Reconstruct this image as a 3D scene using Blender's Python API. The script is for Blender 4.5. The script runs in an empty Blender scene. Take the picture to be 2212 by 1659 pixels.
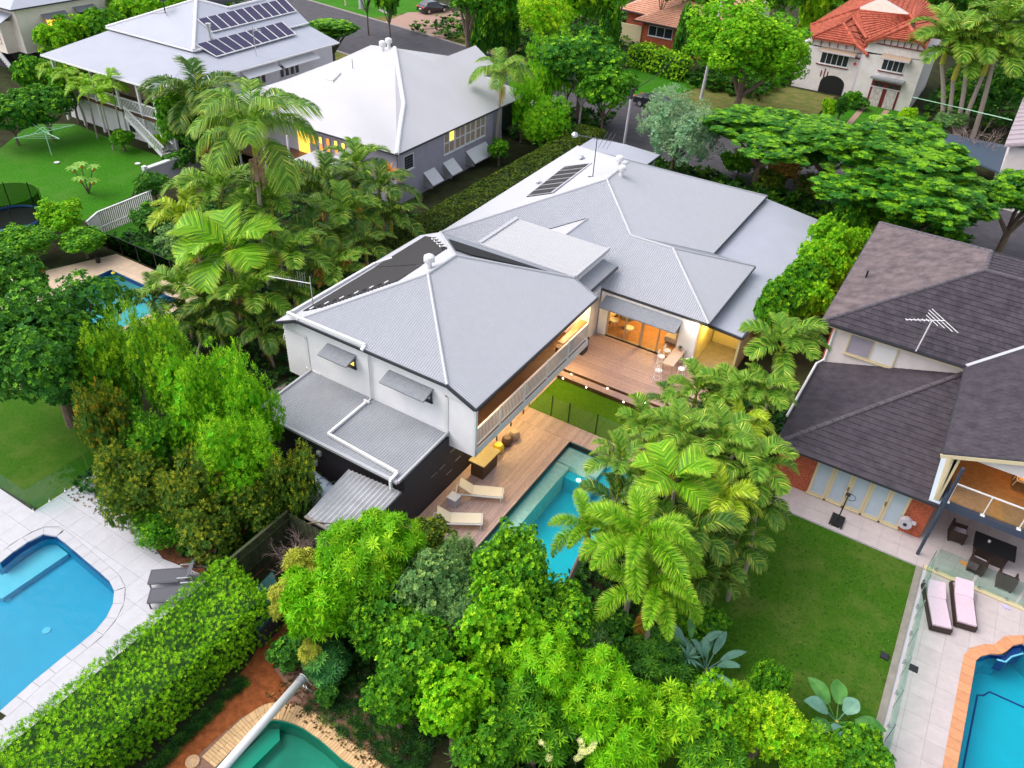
import bpy, bmesh, math, random
import numpy as np
from mathutils import Vector, Matrix
from mathutils.geometry import tessellate_polygon
rnd = random.Random(7); PI = math.pi
col = bpy.context.scene.collection
sc = bpy.context.scene
# ---------------------------------------------------------------- camera (house grid: X = down-right, Y = up-right in the photo)
CH = 25.0; FPX = 1700.0
_p, _y, _r = math.radians(36.95), math.radians(29.6), math.radians(3.6)
FW = np.array([-math.sin(_y)*math.cos(_p), math.cos(_y)*math.cos(_p), -math.sin(_p)])
_rt = np.array([math.cos(_y), math.sin(_y), 0.0]); _up = np.cross(_rt, FW)
RT = _rt*math.cos(_r)+_up*math.sin(_r); UP = -_rt*math.sin(_r)+_up*math.cos(_r)
cam = bpy.data.cameras.new('camera'); co = bpy.data.objects.new('camera', cam); col.objects.link(co); sc.camera = co
cam.sensor_width = 36; cam.lens = FPX/2212*36; cam.clip_start = 0.3; cam.clip_end = 3000
co.matrix_world = Matrix(((RT[0], UP[0], -FW[0], 0), (RT[1], UP[1], -FW[1], 0), (RT[2], UP[2], -FW[2], CH), (0, 0, 0, 1)))
# ---------------------------------------------------------------- light
w = bpy.data.worlds.new('World'); sc.world = w; w.use_nodes = True
nt = w.node_tree; bg = nt.nodes['Background']; sky = nt.nodes.new('ShaderNodeTexSky'); sky.sky_type = 'NISHITA'
SUN_EL, SUN_AZ = math.radians(52), math.radians(-118)      # azimuth from +Y towards +X
sky.sun_disc = False; sky.sun_elevation = SUN_EL; sky.sun_rotation = SUN_AZ
sky.air_density = 1.0; sky.dust_density = 3.0; sky.ozone_density = 0.6
_hs = nt.nodes.new('ShaderNodeHueSaturation'); _hs.inputs['Saturation'].default_value = .42; nt.links.new(sky.outputs[0], _hs.inputs['Color']); nt.links.new(_hs.outputs[0], bg.inputs[0]); bg.inputs[1].default_value = 0.15
sl = bpy.data.lights.new('sun', 'SUN'); so = bpy.data.objects.new('sun', sl); col.objects.link(so)
sl.energy = 0.7; sl.angle = math.radians(60); sl.color = (1.0, 0.93, 0.86)
sd = Vector((math.sin(SUN_AZ)*math.cos(SUN_EL), math.cos(SUN_AZ)*math.cos(SUN_EL), math.sin(SUN_EL)))
so.rotation_euler = sd.to_track_quat('Z', 'Y').to_euler()
sc.view_settings.view_transform = 'Standard'; sc.view_settings.look = 'None'; sc.view_settings.gamma = 1
sc.view_settings.use_curve_mapping = False; sc.view_settings.exposure = 1.02
sc.render.engine = 'CYCLES'; sc.cycles.max_bounces = 6; sc.cycles.transparent_max_bounces = 12
sc.cycles.diffuse_bounces = 4; sc.cycles.glossy_bounces = 2; sc.cycles.transmission_bounces = 4
# ---------------------------------------------------------------- survey helpers
def ray(q): return FW*FPX + RT*(q[0]-1106) - UP*(q[1]-829.5)
O = np.array([0, 0, CH])
def P(x, y, z=0.0):
    d = ray((x, y)); t = (z-CH)/d[2]; p = O+d*t; return (float(p[0]), float(p[1]), float(z))
def atY(q, Y): d = ray(q); return tuple(float(v) for v in O+d*(Y/d[1]))
def atX(q, X): d = ray(q); return tuple(float(v) for v in O+d*(X/d[0]))
def onpl(q, p0, gx, gy):                                   # on the plane z = z0 + gx*(x-x0) + gy*(y-y0)
    d = ray(q); t = (p0[2]-gx*p0[0]-gy*p0[1]-CH)/(d[2]-gx*d[0]-gy*d[1]); return tuple(float(v) for v in O+d*t)
def dist(x, y, z): d = ray((x, y)); return abs((z-CH)/d[2])*1.0   # metres per pixel at that point
def mk(x0, y0, s): return lambda x, y: ((x0+x*s)*.7786, (y0+y*s)*.7786)
c1 = mk(0, 0, .4295); c2 = mk(950, 0, .4295); c3 = mk(1891, 0, .4295); c4 = mk(0, 710, .4295); c5 = mk(950, 710, .4295)
c6 = mk(1891, 710, .4295); c7 = mk(0, 1421, .4295); c8 = mk(950, 1421, .4295); c9 = mk(1891, 1421, .4295)
rA = mk(1200, 350, .49729); rC = mk(750, 1000, .30139); rD = mk(750, 80, .31646); rE = mk(0, 0, .27125); rF = mk(500, 0, .27125)
rG = mk(2200, 0, .28978); rH = mk(2500, 1150, .3015); z2 = mk(1600, 750, .18083); z3 = mk(2200, 850, .18083); z4 = mk(2241, 1250, .27125)
def PZ(q, z=0.0): return P(q[0], q[1], z)
# ---------------------------------------------------------------- materials
def mat(name, color, rough=.6, metal=0.0, noise=0.0, nscale=6.0, bump=0.0, bscale=40.0, spec=.5, c2=None, obj=0.0, stretch=None, emit=None, es=0.0, detail=5, patch=None, pscale=.35):
    m = bpy.data.materials.new(name); m.use_nodes = True; n = m.node_tree.nodes; l = m.node_tree.links
    b = n['Principled BSDF']; b.inputs['Roughness'].default_value = rough; b.inputs['Metallic'].default_value = metal
    b.inputs['Specular IOR Level'].default_value = spec; b.inputs['Base Color'].default_value = (*color, 1)
    geo = n.new('ShaderNodeNewGeometry'); vec = geo.outputs['Position']
    if stretch:
        mp = n.new('ShaderNodeMapping'); mp.inputs['Scale'].default_value = stretch; l.new(vec, mp.inputs['Vector']); vec = mp.outputs[0]
    cur = None
    if noise or c2:
        t = n.new('ShaderNodeTexNoise'); t.inputs['Scale'].default_value = nscale; t.inputs['Detail'].default_value = detail; t.inputs['Roughness'].default_value = .62
        l.new(vec, t.inputs['Vector']); r = n.new('ShaderNodeValToRGB'); r.color_ramp.elements[0].position = .33; r.color_ramp.elements[1].position = .67
        a = tuple(max(0, c*(1-noise)) for c in color); bb = c2 if c2 else tuple(min(1, c*(1+noise)) for c in color)
        r.color_ramp.elements[0].color = (*a, 1); r.color_ramp.elements[1].color = (*bb, 1)
        l.new(t.outputs['Fac'], r.inputs[0]); cur = r.outputs[0]
        if patch:
            t3 = n.new('ShaderNodeTexNoise'); t3.inputs['Scale'].default_value = pscale; t3.inputs['Detail'].default_value = 7; t3.inputs['Roughness'].default_value = .7; l.new(vec, t3.inputs['Vector'])
            r3 = n.new('ShaderNodeMapRange'); r3.inputs[1].default_value = .46; r3.inputs[2].default_value = .72; r3.inputs[4].default_value = .75; l.new(t3.outputs['Fac'], r3.inputs[0])
            mc = n.new('ShaderNodeMixRGB'); mc.inputs[2].default_value = (*patch, 1); l.new(r3.outputs[0], mc.inputs[0]); l.new(cur, mc.inputs[1]); cur = mc.outputs[0]
        l.new(cur, b.inputs['Base Color'])
    if obj:
        oi = n.new('ShaderNodeObjectInfo'); mr = n.new('ShaderNodeMapRange'); mr.inputs[3].default_value = 1-obj; mr.inputs[4].default_value = 1+obj
        l.new(oi.outputs['Random'], mr.inputs[0]); hs = n.new('ShaderNodeHueSaturation'); hs.inputs['Color'].default_value = (*color, 1)
        if cur: l.new(cur, hs.inputs['Color'])
        l.new(mr.outputs[0], hs.inputs['Value']); l.new(hs.outputs[0], b.inputs['Base Color'])
    if bump:
        t2 = n.new('ShaderNodeTexNoise'); t2.inputs['Scale'].default_value = bscale; t2.inputs['Detail'].default_value = 4; l.new(vec, t2.inputs['Vector'])
        bp = n.new('ShaderNodeBump'); bp.inputs['Strength'].default_value = bump; bp.inputs['Distance'].default_value = .03
        l.new(t2.outputs['Fac'], bp.inputs['Height']); l.new(bp.outputs[0], b.inputs['Normal'])
    if emit:
        b.inputs['Emission Color'].default_value = (*emit, 1); b.inputs['Emission Strength'].default_value = es
    return m
def leafmat(name, trans=.28, rough=.5):
    m = bpy.data.materials.new(name); m.use_nodes = True; n = m.node_tree.nodes; l = m.node_tree.links
    b = n['Principled BSDF']; b.inputs['Roughness'].default_value = rough; b.inputs['Specular IOR Level'].default_value = .12
    a = n.new('ShaderNodeAttribute'); a.attribute_name = 'tint'; l.new(a.outputs['Color'], b.inputs['Base Color'])
    t = n.new('ShaderNodeBsdfTranslucent'); l.new(a.outputs['Color'], t.inputs['Color'])
    mx = n.new('ShaderNodeMixShader'); mx.inputs[0].default_value = trans
    l.new(b.outputs[0], mx.inputs[1]); l.new(t.outputs[0], mx.inputs[2]); l.new(mx.outputs[0], n['Material Output'].inputs[0])
    return m
def watermat(name, tint, rough=.03, amt=.35):
    m = bpy.data.materials.new(name); m.use_nodes = True; n = m.node_tree.nodes; l = m.node_tree.links
    n.remove(n['Principled BSDF'])
    tr = n.new('ShaderNodeBsdfTransparent'); tr.inputs[0].default_value = (*tint, 1)
    gl = n.new('ShaderNodeBsdfGlossy'); gl.inputs['Roughness'].default_value = rough
    fr = n.new('ShaderNodeFresnel'); fr.inputs[0].default_value = 1.24; mx = n.new('ShaderNodeMixShader')
    ge = n.new('ShaderNodeNewGeometry'); no = n.new('ShaderNodeTexNoise'); no.inputs['Scale'].default_value = 2.2; no.inputs['Detail'].default_value = 3
    bp = n.new('ShaderNodeBump'); bp.inputs['Strength'].default_value = amt; bp.inputs['Distance'].default_value = .05
    l.new(ge.outputs['Position'], no.inputs['Vector']); l.new(no.outputs['Fac'], bp.inputs['Height'])
    l.new(bp.outputs[0], gl.inputs['Normal']); l.new(bp.outputs[0], fr.inputs['Normal'])
    l.new(fr.outputs[0], mx.inputs[0]); l.new(tr.outputs[0], mx.inputs[1]); l.new(gl.outputs[0], mx.inputs[2]); l.new(mx.outputs[0], n['Material Output'].inputs[0])
    return m
def glassmat(name, tint, refl=.12):
    m = bpy.data.materials.new(name); m.use_nodes = True; n = m.node_tree.nodes; l = m.node_tree.links
    n.remove(n['Principled BSDF'])
    tr = n.new('ShaderNodeBsdfTransparent'); tr.inputs[0].default_value = (*tint, 1)
    gl = n.new('ShaderNodeBsdfGlossy'); gl.inputs['Roughness'].default_value = .02; mx = n.new('ShaderNodeMixShader'); mx.inputs[0].default_value = refl
    l.new(tr.outputs[0], mx.inputs[1]); l.new(gl.outputs[0], mx.inputs[2]); l.new(mx.outputs[0], n['Material Output'].inputs[0])
    return m
M = dict(
 roofgrey=mat('roof_grey', (.415, .42, .46), .42, noise=.03, nscale=2.5, spec=.45),
 roofgar=mat('roof_garage', (.34, .35, .38), .45, noise=.10, nscale=.5),
 roofwhite=mat('roof_white', (.50, .49, .515), .5, noise=.03, nscale=.4, spec=.3),
 roofq=mat('roof_lavender', (.37, .385, .45), .5, noise=.04, nscale=.5),
 tinroof=mat('tin_roof', (.42, .42, .44), .4, noise=.15, nscale=1.6),
 galroof=mat('gallery_roof', (.42, .42, .44), .5), awn=mat('awning_grey', (.27, .28, .31), .45, noise=.1),
 cap=mat('ridge_cap', (.46, .46, .49), .45), white=mat('white_paint', (.74, .73, .74), .5, noise=.03, nscale=2),
 wboard=mat('white_boards', (.76, .74, .77), .55, noise=.04, nscale=1.5), cream=mat('cream_paint', (.84, .74, .65), .6, noise=.04, nscale=2),
 creamtrim=mat('cream_trim', (.62, .52, .33), .5), grey=mat('grey_wall', (.36, .33, .40), .6, noise=.06, nscale=2),
 greyl=mat('light_grey_wall', (.50, .46, .52), .6, noise=.04), charcoal=mat('charcoal_render', (.045, .035, .045), .7, noise=.2, nscale=8),
 gutter=mat('gutter_dark', (.035, .035, .045), .5), black=mat('black_metal', (.012, .012, .014), .45), steel=mat('steel', (.55, .56, .58), .3, metal=.8),
 deck=mat('deck_boards', (.44, .295, .265), .55, noise=.25, nscale=7, stretch=(9, .6, 1), obj=.14), decklow=mat('deck_boards_pool', (.46, .315, .275), .55, noise=.25, nscale=7, stretch=(9, .6, 1), obj=.14),
 timber=mat('dark_timber', (.09, .045, .02), .5, noise=.3, nscale=5, stretch=(6, 1, 1)), warm=mat('warm_timber', (.35, .16, .05), .5, noise=.2),
 limewall=mat('lime_render', (.62, .55, .28), .7, noise=.05), cloth=mat('cream_fabric', (.72, .63, .48), .8, noise=.05, nscale=30),
 greycloth=mat('grey_sling', (.10, .10, .12), .7), pink=mat('mauve_cushion', (.62, .47, .55), .85, noise=.06, nscale=12), wicker=mat('brown_wicker', (.035, .018, .014), .6),
 asphalt=mat('asphalt', (.062, .056, .066), .85, noise=.22, nscale=1.1, bump=.4, bscale=60), kerb=mat('kerb_concrete', (.30, .26, .25), .8, noise=.15),
 grass=mat('lawn_grass', (.030, .115, .006), .95, c2=(.065, .155, .010), nscale=9, patch=(.15, .18, .04), pscale=.42, bump=1, bscale=55, spec=.1, detail=9),
 grass2=mat('backyard_grass', (.022, .14, .004), .95, c2=(.060, .22, .010), nscale=6, patch=(.09, .20, .03), pscale=.3, bump=1, bscale=55, spec=.1, detail=9),
 grass3=mat('courtyard_grass', (.045, .12, .003), .95, c2=(.09, .20, .006), nscale=12, bump=1, bscale=55, spec=.1, detail=9),
 earth=mat('garden_earth', (.028, .022, .014), .95, c2=(.045, .06, .02), nscale=.9, bump=.8, bscale=20, spec=.1),
 mulch=mat('mulch', (.10, .035, .022), .95, c2=(.22, .09, .05), nscale=14, bump=1, bscale=40, spec=.1), path=mat('red_dirt', (.19, .055, .018), .95, c2=(.36, .11, .035), nscale=4, bump=.6, bscale=30, spec=.1),
 soil=mat('pink_brown_soil', (.22, .12, .09), .95, c2=(.30, .18, .13), nscale=9, bump=.8, bscale=30, spec=.1),
 drive=mat('driveway', (.36, .22, .17), .85, noise=.15, nscale=5), verge=mat('verge', (.08, .13, .02), .95, c2=(.20, .16, .06), nscale=1.2, bump=.7, spec=.1),
 pave=mat('pale_paver', (.50, .49, .53), .75, noise=.05, nscale=3, obj=.035), paveR=mat('pink_grey_tile', (.50, .43, .43), .7, noise=.06, nscale=3, obj=.04),
 tanpave=mat('tan_paver', (.56, .42, .30), .75, noise=.08, nscale=2, obj=.05), grout=mat('grout', (.46, .45, .47), .85),
 coping=mat('coping_brick', (.62, .40, .20), .75, noise=.12, nscale=9, obj=.13), orange=mat('orange_coping', (.60, .27, .13), .7, noise=.1, nscale=6, obj=.08),
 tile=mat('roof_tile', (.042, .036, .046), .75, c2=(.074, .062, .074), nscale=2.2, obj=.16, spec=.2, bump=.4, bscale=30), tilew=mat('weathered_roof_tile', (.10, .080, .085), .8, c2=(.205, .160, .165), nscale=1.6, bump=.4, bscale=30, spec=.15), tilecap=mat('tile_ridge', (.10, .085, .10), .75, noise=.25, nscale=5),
 tilered=mat('red_tile', (.30, .075, .045), .8, c2=(.50, .13, .08), nscale=2.2, spec=.15, bump=.4), tileterra=mat('terracotta_tile', (.50, .23, .15), .75, c2=(.62, .33, .22), nscale=2),
 brick=mat('red_brick', (.44, .10, .045), .85, noise=.35, nscale=9), mortar=mat('mortar', (.52, .33, .25), .85), stucco=mat('stucco', (.76, .70, .69), .8, c2=(.66, .59, .57), nscale=1.2),
 maroon=mat('maroon_paint', (.16, .015, .02), .5), glassd=mat('dark_pane', (.03, .035, .045), .08, spec=.7), glassb=mat('curtained_pane', (.42, .50, .58), .12, spec=.6, noise=.04, nscale=3),
 lit=mat('lit_pane', (.5, .3, .08), .3, emit=(1, .50, .06), es=1.0), lity=mat('lit_pane_yellow', (.5, .35, .08), .3, emit=(1, .66, .08), es=1.15), lito=mat('lit_pane_orange', (.4, .15, .05), .3, emit=(1, .26, .03), es=.9),
 lamp=mat('lamp_lens', (1, 1, 1), .3, emit=(1, .9, .7), es=8), solar=mat('solar_cell', (.045, .04, .09), .55, spec=.25), matb=mat('pool_heating_mat', (.028, .026, .028), .8, noise=.3, nscale=4, stretch=(20, 1, 1)),
 trunk=mat('bark', (.16, .11, .08), .9, noise=.35, nscale=8, bump=.6), palmtrunk=mat('palm_trunk', (.34, .28, .24), .85, noise=.25, nscale=9, stretch=(1, 1, 6)), shaft=mat('crown_shaft', (.30, .36, .03), .5, c2=(.45, .38, .03), nscale=2),
 strings=mat('palm_strings', (.46, .26, .18), .9), stringy=mat('yellow_strings', (.66, .50, .12), .9), twig=mat('dry_twig', (.34, .24, .22), .9), fence=mat('old_paling', (.055, .065, .028), .9, noise=.3, nscale=5, obj=.3),
 carblack=mat('black_car_paint', (.012, .013, .018), .15, spec=.8), carwhite=mat('white_car_paint', (.7, .7, .72), .2), tyre=mat('tyre', (.015, .015, .015), .8), taillight=mat('tail_lamp', (.5, .01, .02), .2, emit=(.8, .02, .03), es=.25),
 basin=mat('pool_basin', (.0, .50, .60), .6, noise=.05, nscale=1), basin2=mat('pool_basin_teal', (.06, .42, .44), .6, noise=.08), shelfp=mat('pool_shelf', (.66, .66, .52), .6, noise=.12, nscale=5), basinsw=mat('pool_basin_blue', (.0, .31, .50), .6, noise=.04, nscale=.8), shelfsw=mat('pool_shelf_blue', (.15, .50, .64), .6),
 basin3=mat('pool_basin_green', (.01, .28, .20), .6, noise=.2, nscale=.8), basinr=mat('pool_basin_right', (.0, .40, .52), .6, noise=.06, nscale=.7), basinband=mat('pool_tile_band', (.01, .05, .22), .35), shelf3=mat('pool_shelf_green', (.02, .36, .27), .6),
 water=watermat('pool_water', (.74, .98, 1.0)), waterg=watermat('green_pool_water', (.62, .95, .88)), glass=glassmat('clear_glass', (.92, .97, .95), .05), glassf=glassmat('fence_glass', (.80, .92, .87), .05), net=glassmat('black_net', (.28, .32, .28), .0),
 yellow=mat('yellow_ceramic', (.80, .58, .02), .4), taupe=mat('taupe_ceramic', (.40, .29, .21), .5), dkbrown=mat('dark_brown_ceramic', (.10, .05, .035), .5), concrete=mat('concrete', (.26, .235, .20), .85, noise=.15, nscale=3),
 bluecol=mat('dark_blue_metal', (.035, .05, .085), .5), tealroof=mat('teal_metal', (.02, .07, .07), .8, spec=.15), paleb=mat('pale_blue_tank', (.42, .50, .60), .5), orangep=mat('orange_plastic', (.85, .28, .02), .4), green_metal=mat('pale_green_metal', (.35, .62, .45), .4),
 bluer=mat('blue_grey_roof', (.045, .07, .11), .6, noise=.12), pinkr=mat('mauve_grey_roof', (.36, .30, .33), .7, noise=.08), redp=mat('red_plastic', (.7, .05, .05), .5), leaf=leafmat('foliage'), leafp=leafmat('palm_foliage', .30, .45))
M['leafp'].node_tree.nodes['Principled BSDF'].inputs['Specular IOR Level'].default_value = .3
# ---------------------------------------------------------------- object helpers
def tag(o, label=None, cat=None, group=None, kind=None):
    if label: o['label'] = label
    if cat: o['category'] = cat
    if group: o['group'] = group
    if kind: o['kind'] = kind
    return o
def thing(name, label, cat, loc=(0, 0, 0), rz=0.0, group=None):
    o = bpy.data.objects.new(name, None); col.objects.link(o); o.location = loc; o.rotation_euler = (0, 0, rz); o.empty_display_size = .3
    return tag(o, label, cat, group)
def org(o):
    v = Vector((0, 0, 0))
    while o is not None: v = v+o.location; o = o.parent
    return v
class MB:
    def __init__(s): s.v = []; s.f = []
    def add(s, vs, fs):
        n = len(s.v); s.v += [tuple(v) for v in vs]; s.f += [tuple(i+n for i in f) for f in fs]; return s
    def box(s, a, b):
        x0, y0, z0 = a; x1, y1, z1 = b
        return s.add([(x0, y0, z0), (x1, y0, z0), (x1, y1, z0), (x0, y1, z0), (x0, y0, z1), (x1, y0, z1), (x1, y1, z1), (x0, y1, z1)],
                     [(0, 3, 2, 1), (4, 5, 6, 7), (0, 1, 5, 4), (1, 2, 6, 5), (2, 3, 7, 6), (3, 0, 4, 7)])
    def poly(s, pts): return s.add(pts, [tuple(range(len(pts)))])
    def slab(s, pts, t, up=(0, 0, 1)):                      # polygon thickened against 'up'
        n = len(pts); u = Vector(up)*t; lo = [tuple(Vector(p)-u) for p in pts]
        return s.add(list(pts)+lo, [tuple(range(n)), tuple(range(2*n-1, n-1, -1))]+[(i, (i+1) % n, n+(i+1) % n, n+i) for i in range(n)])
    def bar(s, a, b, w, h=None, up=(0, 0, 1)):
        a, b = Vector(a), Vector(b); h = h or w; d = (b-a).normalized(); u = Vector(up)
        if abs(d.dot(u)) > .97: u = Vector((0, 1, 0))
        x = d.cross(u).normalized()*w/2; z = x.cross(d).normalized()*h/2
        return s.add([a-x-z, a+x-z, a+x+z, a-x+z, b-x-z, b+x-z, b+x+z, b-x+z], [(0, 1, 2, 3), (7, 6, 5, 4), (0, 4, 5, 1), (1, 5, 6, 2), (2, 6, 7, 3), (3, 7, 4, 0)])
    def tube(s, pts, r, n=8, cap=True):
        pts = [Vector(p) for p in pts]; rs = r if isinstance(r, (list, tuple)) else [r]*len(pts); base = len(s.v); u = None
        for i, p in enumerate(pts):
            d = (pts[min(i+1, len(pts)-1)]-pts[max(i-1, 0)]).normalized()
            if u is None: u = d.orthogonal().normalized()
            u = (u-d*u.dot(d)).normalized(); v = d.cross(u)
            for k in range(n): a = 2*PI*k/n; s.v.append(tuple(p+(u*math.cos(a)+v*math.sin(a))*rs[i]))
        for i in range(len(pts)-1):
            for k in range(n): a = base+i*n+k; b = base+i*n+(k+1) % n; s.f.append((a, b, b+n, a+n))
        if cap: s.f.append(tuple(base+k for k in range(n-1, -1, -1))); s.f.append(tuple(base+(len(pts)-1)*n+k for k in range(n)))
        return s
    def lathe(s, prof, c=(0, 0, 0), n=16):
        return s.tube([(c[0], c[1], c[2]+z) for r, z in prof], [max(r, .001) for r, z in prof], n) if all(prof[i+1][1] > prof[i][1] for i in range(len(prof)-1)) else s
    def obj(s, name, m, parent=None, label=None, smooth=False, world=True, bevel=0.0):
        me = bpy.data.meshes.new(name); off = org(parent) if (parent is not None and world) else Vector((0, 0, 0))
        vs = [tuple(Vector(v)-off) for v in s.v] if off.length > 0 else s.v
        me.from_pydata(vs, [], s.f); me.materials.append(m)
        o = bpy.data.objects.new(name, me); col.objects.link(o); o.parent = parent
        if smooth: me.polygons.foreach_set('use_smooth', [True]*len(me.polygons))
        if label: o['label'] = label
        if bevel:
            bv = o.modifiers.new('b', 'BEVEL'); bv.width = bevel; bv.segments = 2; bv.limit_method = 'ANGLE'
        return o
def box(name, a, b, m, parent=None, **k): return MB().box(a, b).obj(name, m, parent, **k)
def copytree(src, loc=None, rz=None, label=None, scale=None):
    r = src.copy(); col.objects.link(r)
    if loc is not None: r.location = loc
    if rz is not None: r.rotation_euler = (0, 0, rz)
    if scale is not None: r.scale = (scale,)*3
    if label: r['label'] = label
    for ch in list(src.children):
        c = ch.copy(); col.objects.link(c); c.parent = r
        for g in list(ch.children): d = g.copy(); col.objects.link(d); d.parent = c
    return r
def tess(outer, holes=()):
    loops = [[Vector((p[0], p[1], 0)) for p in outer]]+[[Vector((p[0], p[1], 0)) for p in h] for h in holes]
    flat = [v for l in loops for v in l]; tris = tessellate_polygon(loops); out = []
    for t in tris:
        a, b, c = (flat[i] for i in t); out.append(tuple(t) if (b-a).cross(c-a).z > 0 else tuple(t[::-1]))
    return flat, out
def sheet(name, outer, z, m, holes=(), parent=None, kind='structure'):
    fl, tr = tess(outer, holes); mb = MB(); vs = [(v.x, v.y, z) for v in fl]; fs = []
    for t in tr:
        a, b, c = (fl[i] for i in t); fs.append(t if (b-a).cross(c-a).z > 0 else t[::-1])
    mb.add(vs, fs); o = mb.obj(name, m, parent)
    if parent is None: o['kind'] = kind
    return o
def paved(base, outer, holes, cell, z, m, name='paver', ang=0.0, th=.025, gap=.008, off=(0, 0)):
    fl, tr = tess(outer, holes); bm = bmesh.new(); vs = [bm.verts.new((v.x, v.y, 0)) for v in fl]
    for t in tr:
        try: bm.faces.new([vs[i] for i in t])
        except ValueError: pass
    ca, sa = math.cos(ang), math.sin(ang); cxs = cell if isinstance(cell, tuple) else (cell, cell)
    U = [v.co.x*ca+v.co.y*sa for v in bm.verts]; V = [-v.co.x*sa+v.co.y*ca for v in bm.verts]
    for ax, vals, cs, nn in ((0, U, cxs[0], (ca, sa, 0)), (1, V, cxs[1], (-sa, ca, 0))):
        k = math.floor((min(vals)-off[ax])/cs)+1
        while k*cs+off[ax] < max(vals):
            d = k*cs+off[ax]; bmesh.ops.bisect_plane(bm, geom=bm.verts[:]+bm.edges[:]+bm.faces[:], plane_co=Vector(nn)*d, plane_no=nn); k += 1
    cells = {}
    for f in bm.faces:
        c = f.calc_center_median(); u = c.x*ca+c.y*sa; v = -c.x*sa+c.y*ca
        cells.setdefault((math.floor((u-off[0])/cxs[0]), math.floor((v-off[1])/cxs[1])), []).append(f)
    for (iu, iv), fs in cells.items():
        mu = (iu+.5)*cxs[0]+off[0]; mv = (iv+.5)*cxs[1]+off[1]; cx = mu*ca-mv*sa; cy = mu*sa+mv*ca; sx = 1-gap*2/cxs[0]; sy = 1-gap*2/cxs[1]
        mb = MB(); edges = {}
        for f in fs:
            pts = [v.co for v in f.verts]
            if (pts[1]-pts[0]).cross(pts[2]-pts[0]).z < 0: pts = pts[::-1]
            pts = [(cx+(p.x-cx)*sx, cy+(p.y-cy)*sy) for p in pts]
            mb.poly([(p[0], p[1], z) for p in pts])
            for i in range(len(pts)):
                a, b = pts[i], pts[(i+1) % len(pts)]; ka = (round(a[0], 4), round(a[1], 4)); kb = (round(b[0], 4), round(b[1], 4))
                if (kb, ka) in edges: edges.pop((kb, ka))
                else: edges[(ka, kb)] = 1
        for a, b in edges: mb.poly([(a[0], a[1], z), (a[0], a[1], z-th), (b[0], b[1], z-th), (b[0], b[1], z)])
        mb.obj(name, m, base)
    bm.free()
# corrugated sheet on a convex planar polygon; ribs run along the fall direction
def plane_axes(pts):
    n = Vector((0, 0, 0)); k = len(pts)
    for i in range(k): n += Vector(pts[i]).cross(Vector(pts[(i+1) % k]))
    n.normalize(); n = n if n.z > 0 else -n
    e1 = Vector((0, 0, 1)).cross(n); e1 = e1.normalized() if e1.length > 1e-4 else Vector((1, 0, 0)); e2 = n.cross(e1)
    return n, e1, e2
def corr(mb, pts, pitch=.105, amp=.011, e1=None, seg=4):
    n, a1, e2 = plane_axes(pts)
    if e1 is not None: a1 = Vector(e1).normalized(); e2 = n.cross(a1).normalized()
    o = Vector(pts[0]); uv = [((Vector(p)-o).dot(a1), (Vector(p)-o).dot(e2)) for p in pts]
    u0, u1 = min(p[0] for p in uv)+1e-4, max(p[0] for p in uv)-1e-4; N = max(2, math.ceil((u1-u0)/pitch*seg)); base = len(mb.v)
    for i in range(N+1):
        u = min(u0+i*pitch/seg, u1); vs = []
        for j in range(len(uv)):
            (ua, va), (ub, vb) = uv[j], uv[(j+1) % len(uv)]
            if (ua-u)*(ub-u) <= 0 and abs(ub-ua) > 1e-7: vs.append(va+(vb-va)*(u-ua)/(ub-ua))
        h = amp*math.cos(2*PI*i/seg)
        for v in (min(vs), max(vs)) if vs else (0, 0): mb.v.append(tuple(o+a1*u+e2*v+n*(h+.012)))
    for i in range(N): b = base+2*i; mb.f.append((b, b+2, b+3, b+1))
    mb.slab([tuple(Vector(p)-n*(amp+.004)) for p in pts], .05)
    return mb
def roofcorr(polys, m, parent, name='roof_sheet', pitch=.115, amp=.020, e1=None, label=None):
    for p in polys: o = corr(MB(), p, pitch, amp, e1).obj(name, m, parent, label=label)
    return o
def caps(lines, m, parent, r=.075, name='ridge_cap'):
    for a, b in lines: MB().tube([Vector(a)+Vector((0, 0, .01)), Vector(b)+Vector((0, 0, .01))], r, 8).obj(name, m, parent)
def gutters(lines, m, parent, w=.12, name='gutter', dz=-.06):
    for a, b in lines: MB().bar(Vector(a)+Vector((0, 0, dz)), Vector(b)+Vector((0, 0, dz)), w, .12).obj(name, m, parent)
# weatherboard cladding on a vertical wall from a to b (plan), outward normal n, joined into one part
def boards(a, b, z0, z1, n, m, parent, pitch=.16, name='cladding_boards', ztop=None):
    mb = MB(); a = Vector((a[0], a[1], 0)); b = Vector((b[0], b[1], 0)); n = Vector((n[0], n[1], 0)); z = z0
    top = ztop if ztop else (lambda t: z1)
    K = 1 if ztop is None else 12
    while z < (z1 if ztop is None else max(ztop(i/12) for i in range(13))):
        for k in range(K):
            t0, t1 = k/K, (k+1)/K; zm = top((t0+t1)/2)
            if z >= zm: continue
            zt = min(z+pitch, zm); p, q = a.lerp(b, t0), a.lerp(b, t1); o = n*.042; i = n*.006; Z = lambda h: Vector((0, 0, h))
            mb.add([p+Z(z), q+Z(z), q+o+Z(z), p+o+Z(z), q+i+Z(zt), p+i+Z(zt)], [(0, 3, 2, 1), (3, 5, 4, 2)] if n.cross(b-a).z > 0 else [(0, 1, 2, 3), (3, 2, 4, 5)])
        z += pitch
    return tag(mb.obj(name, m, parent), kind='stuff')
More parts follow.
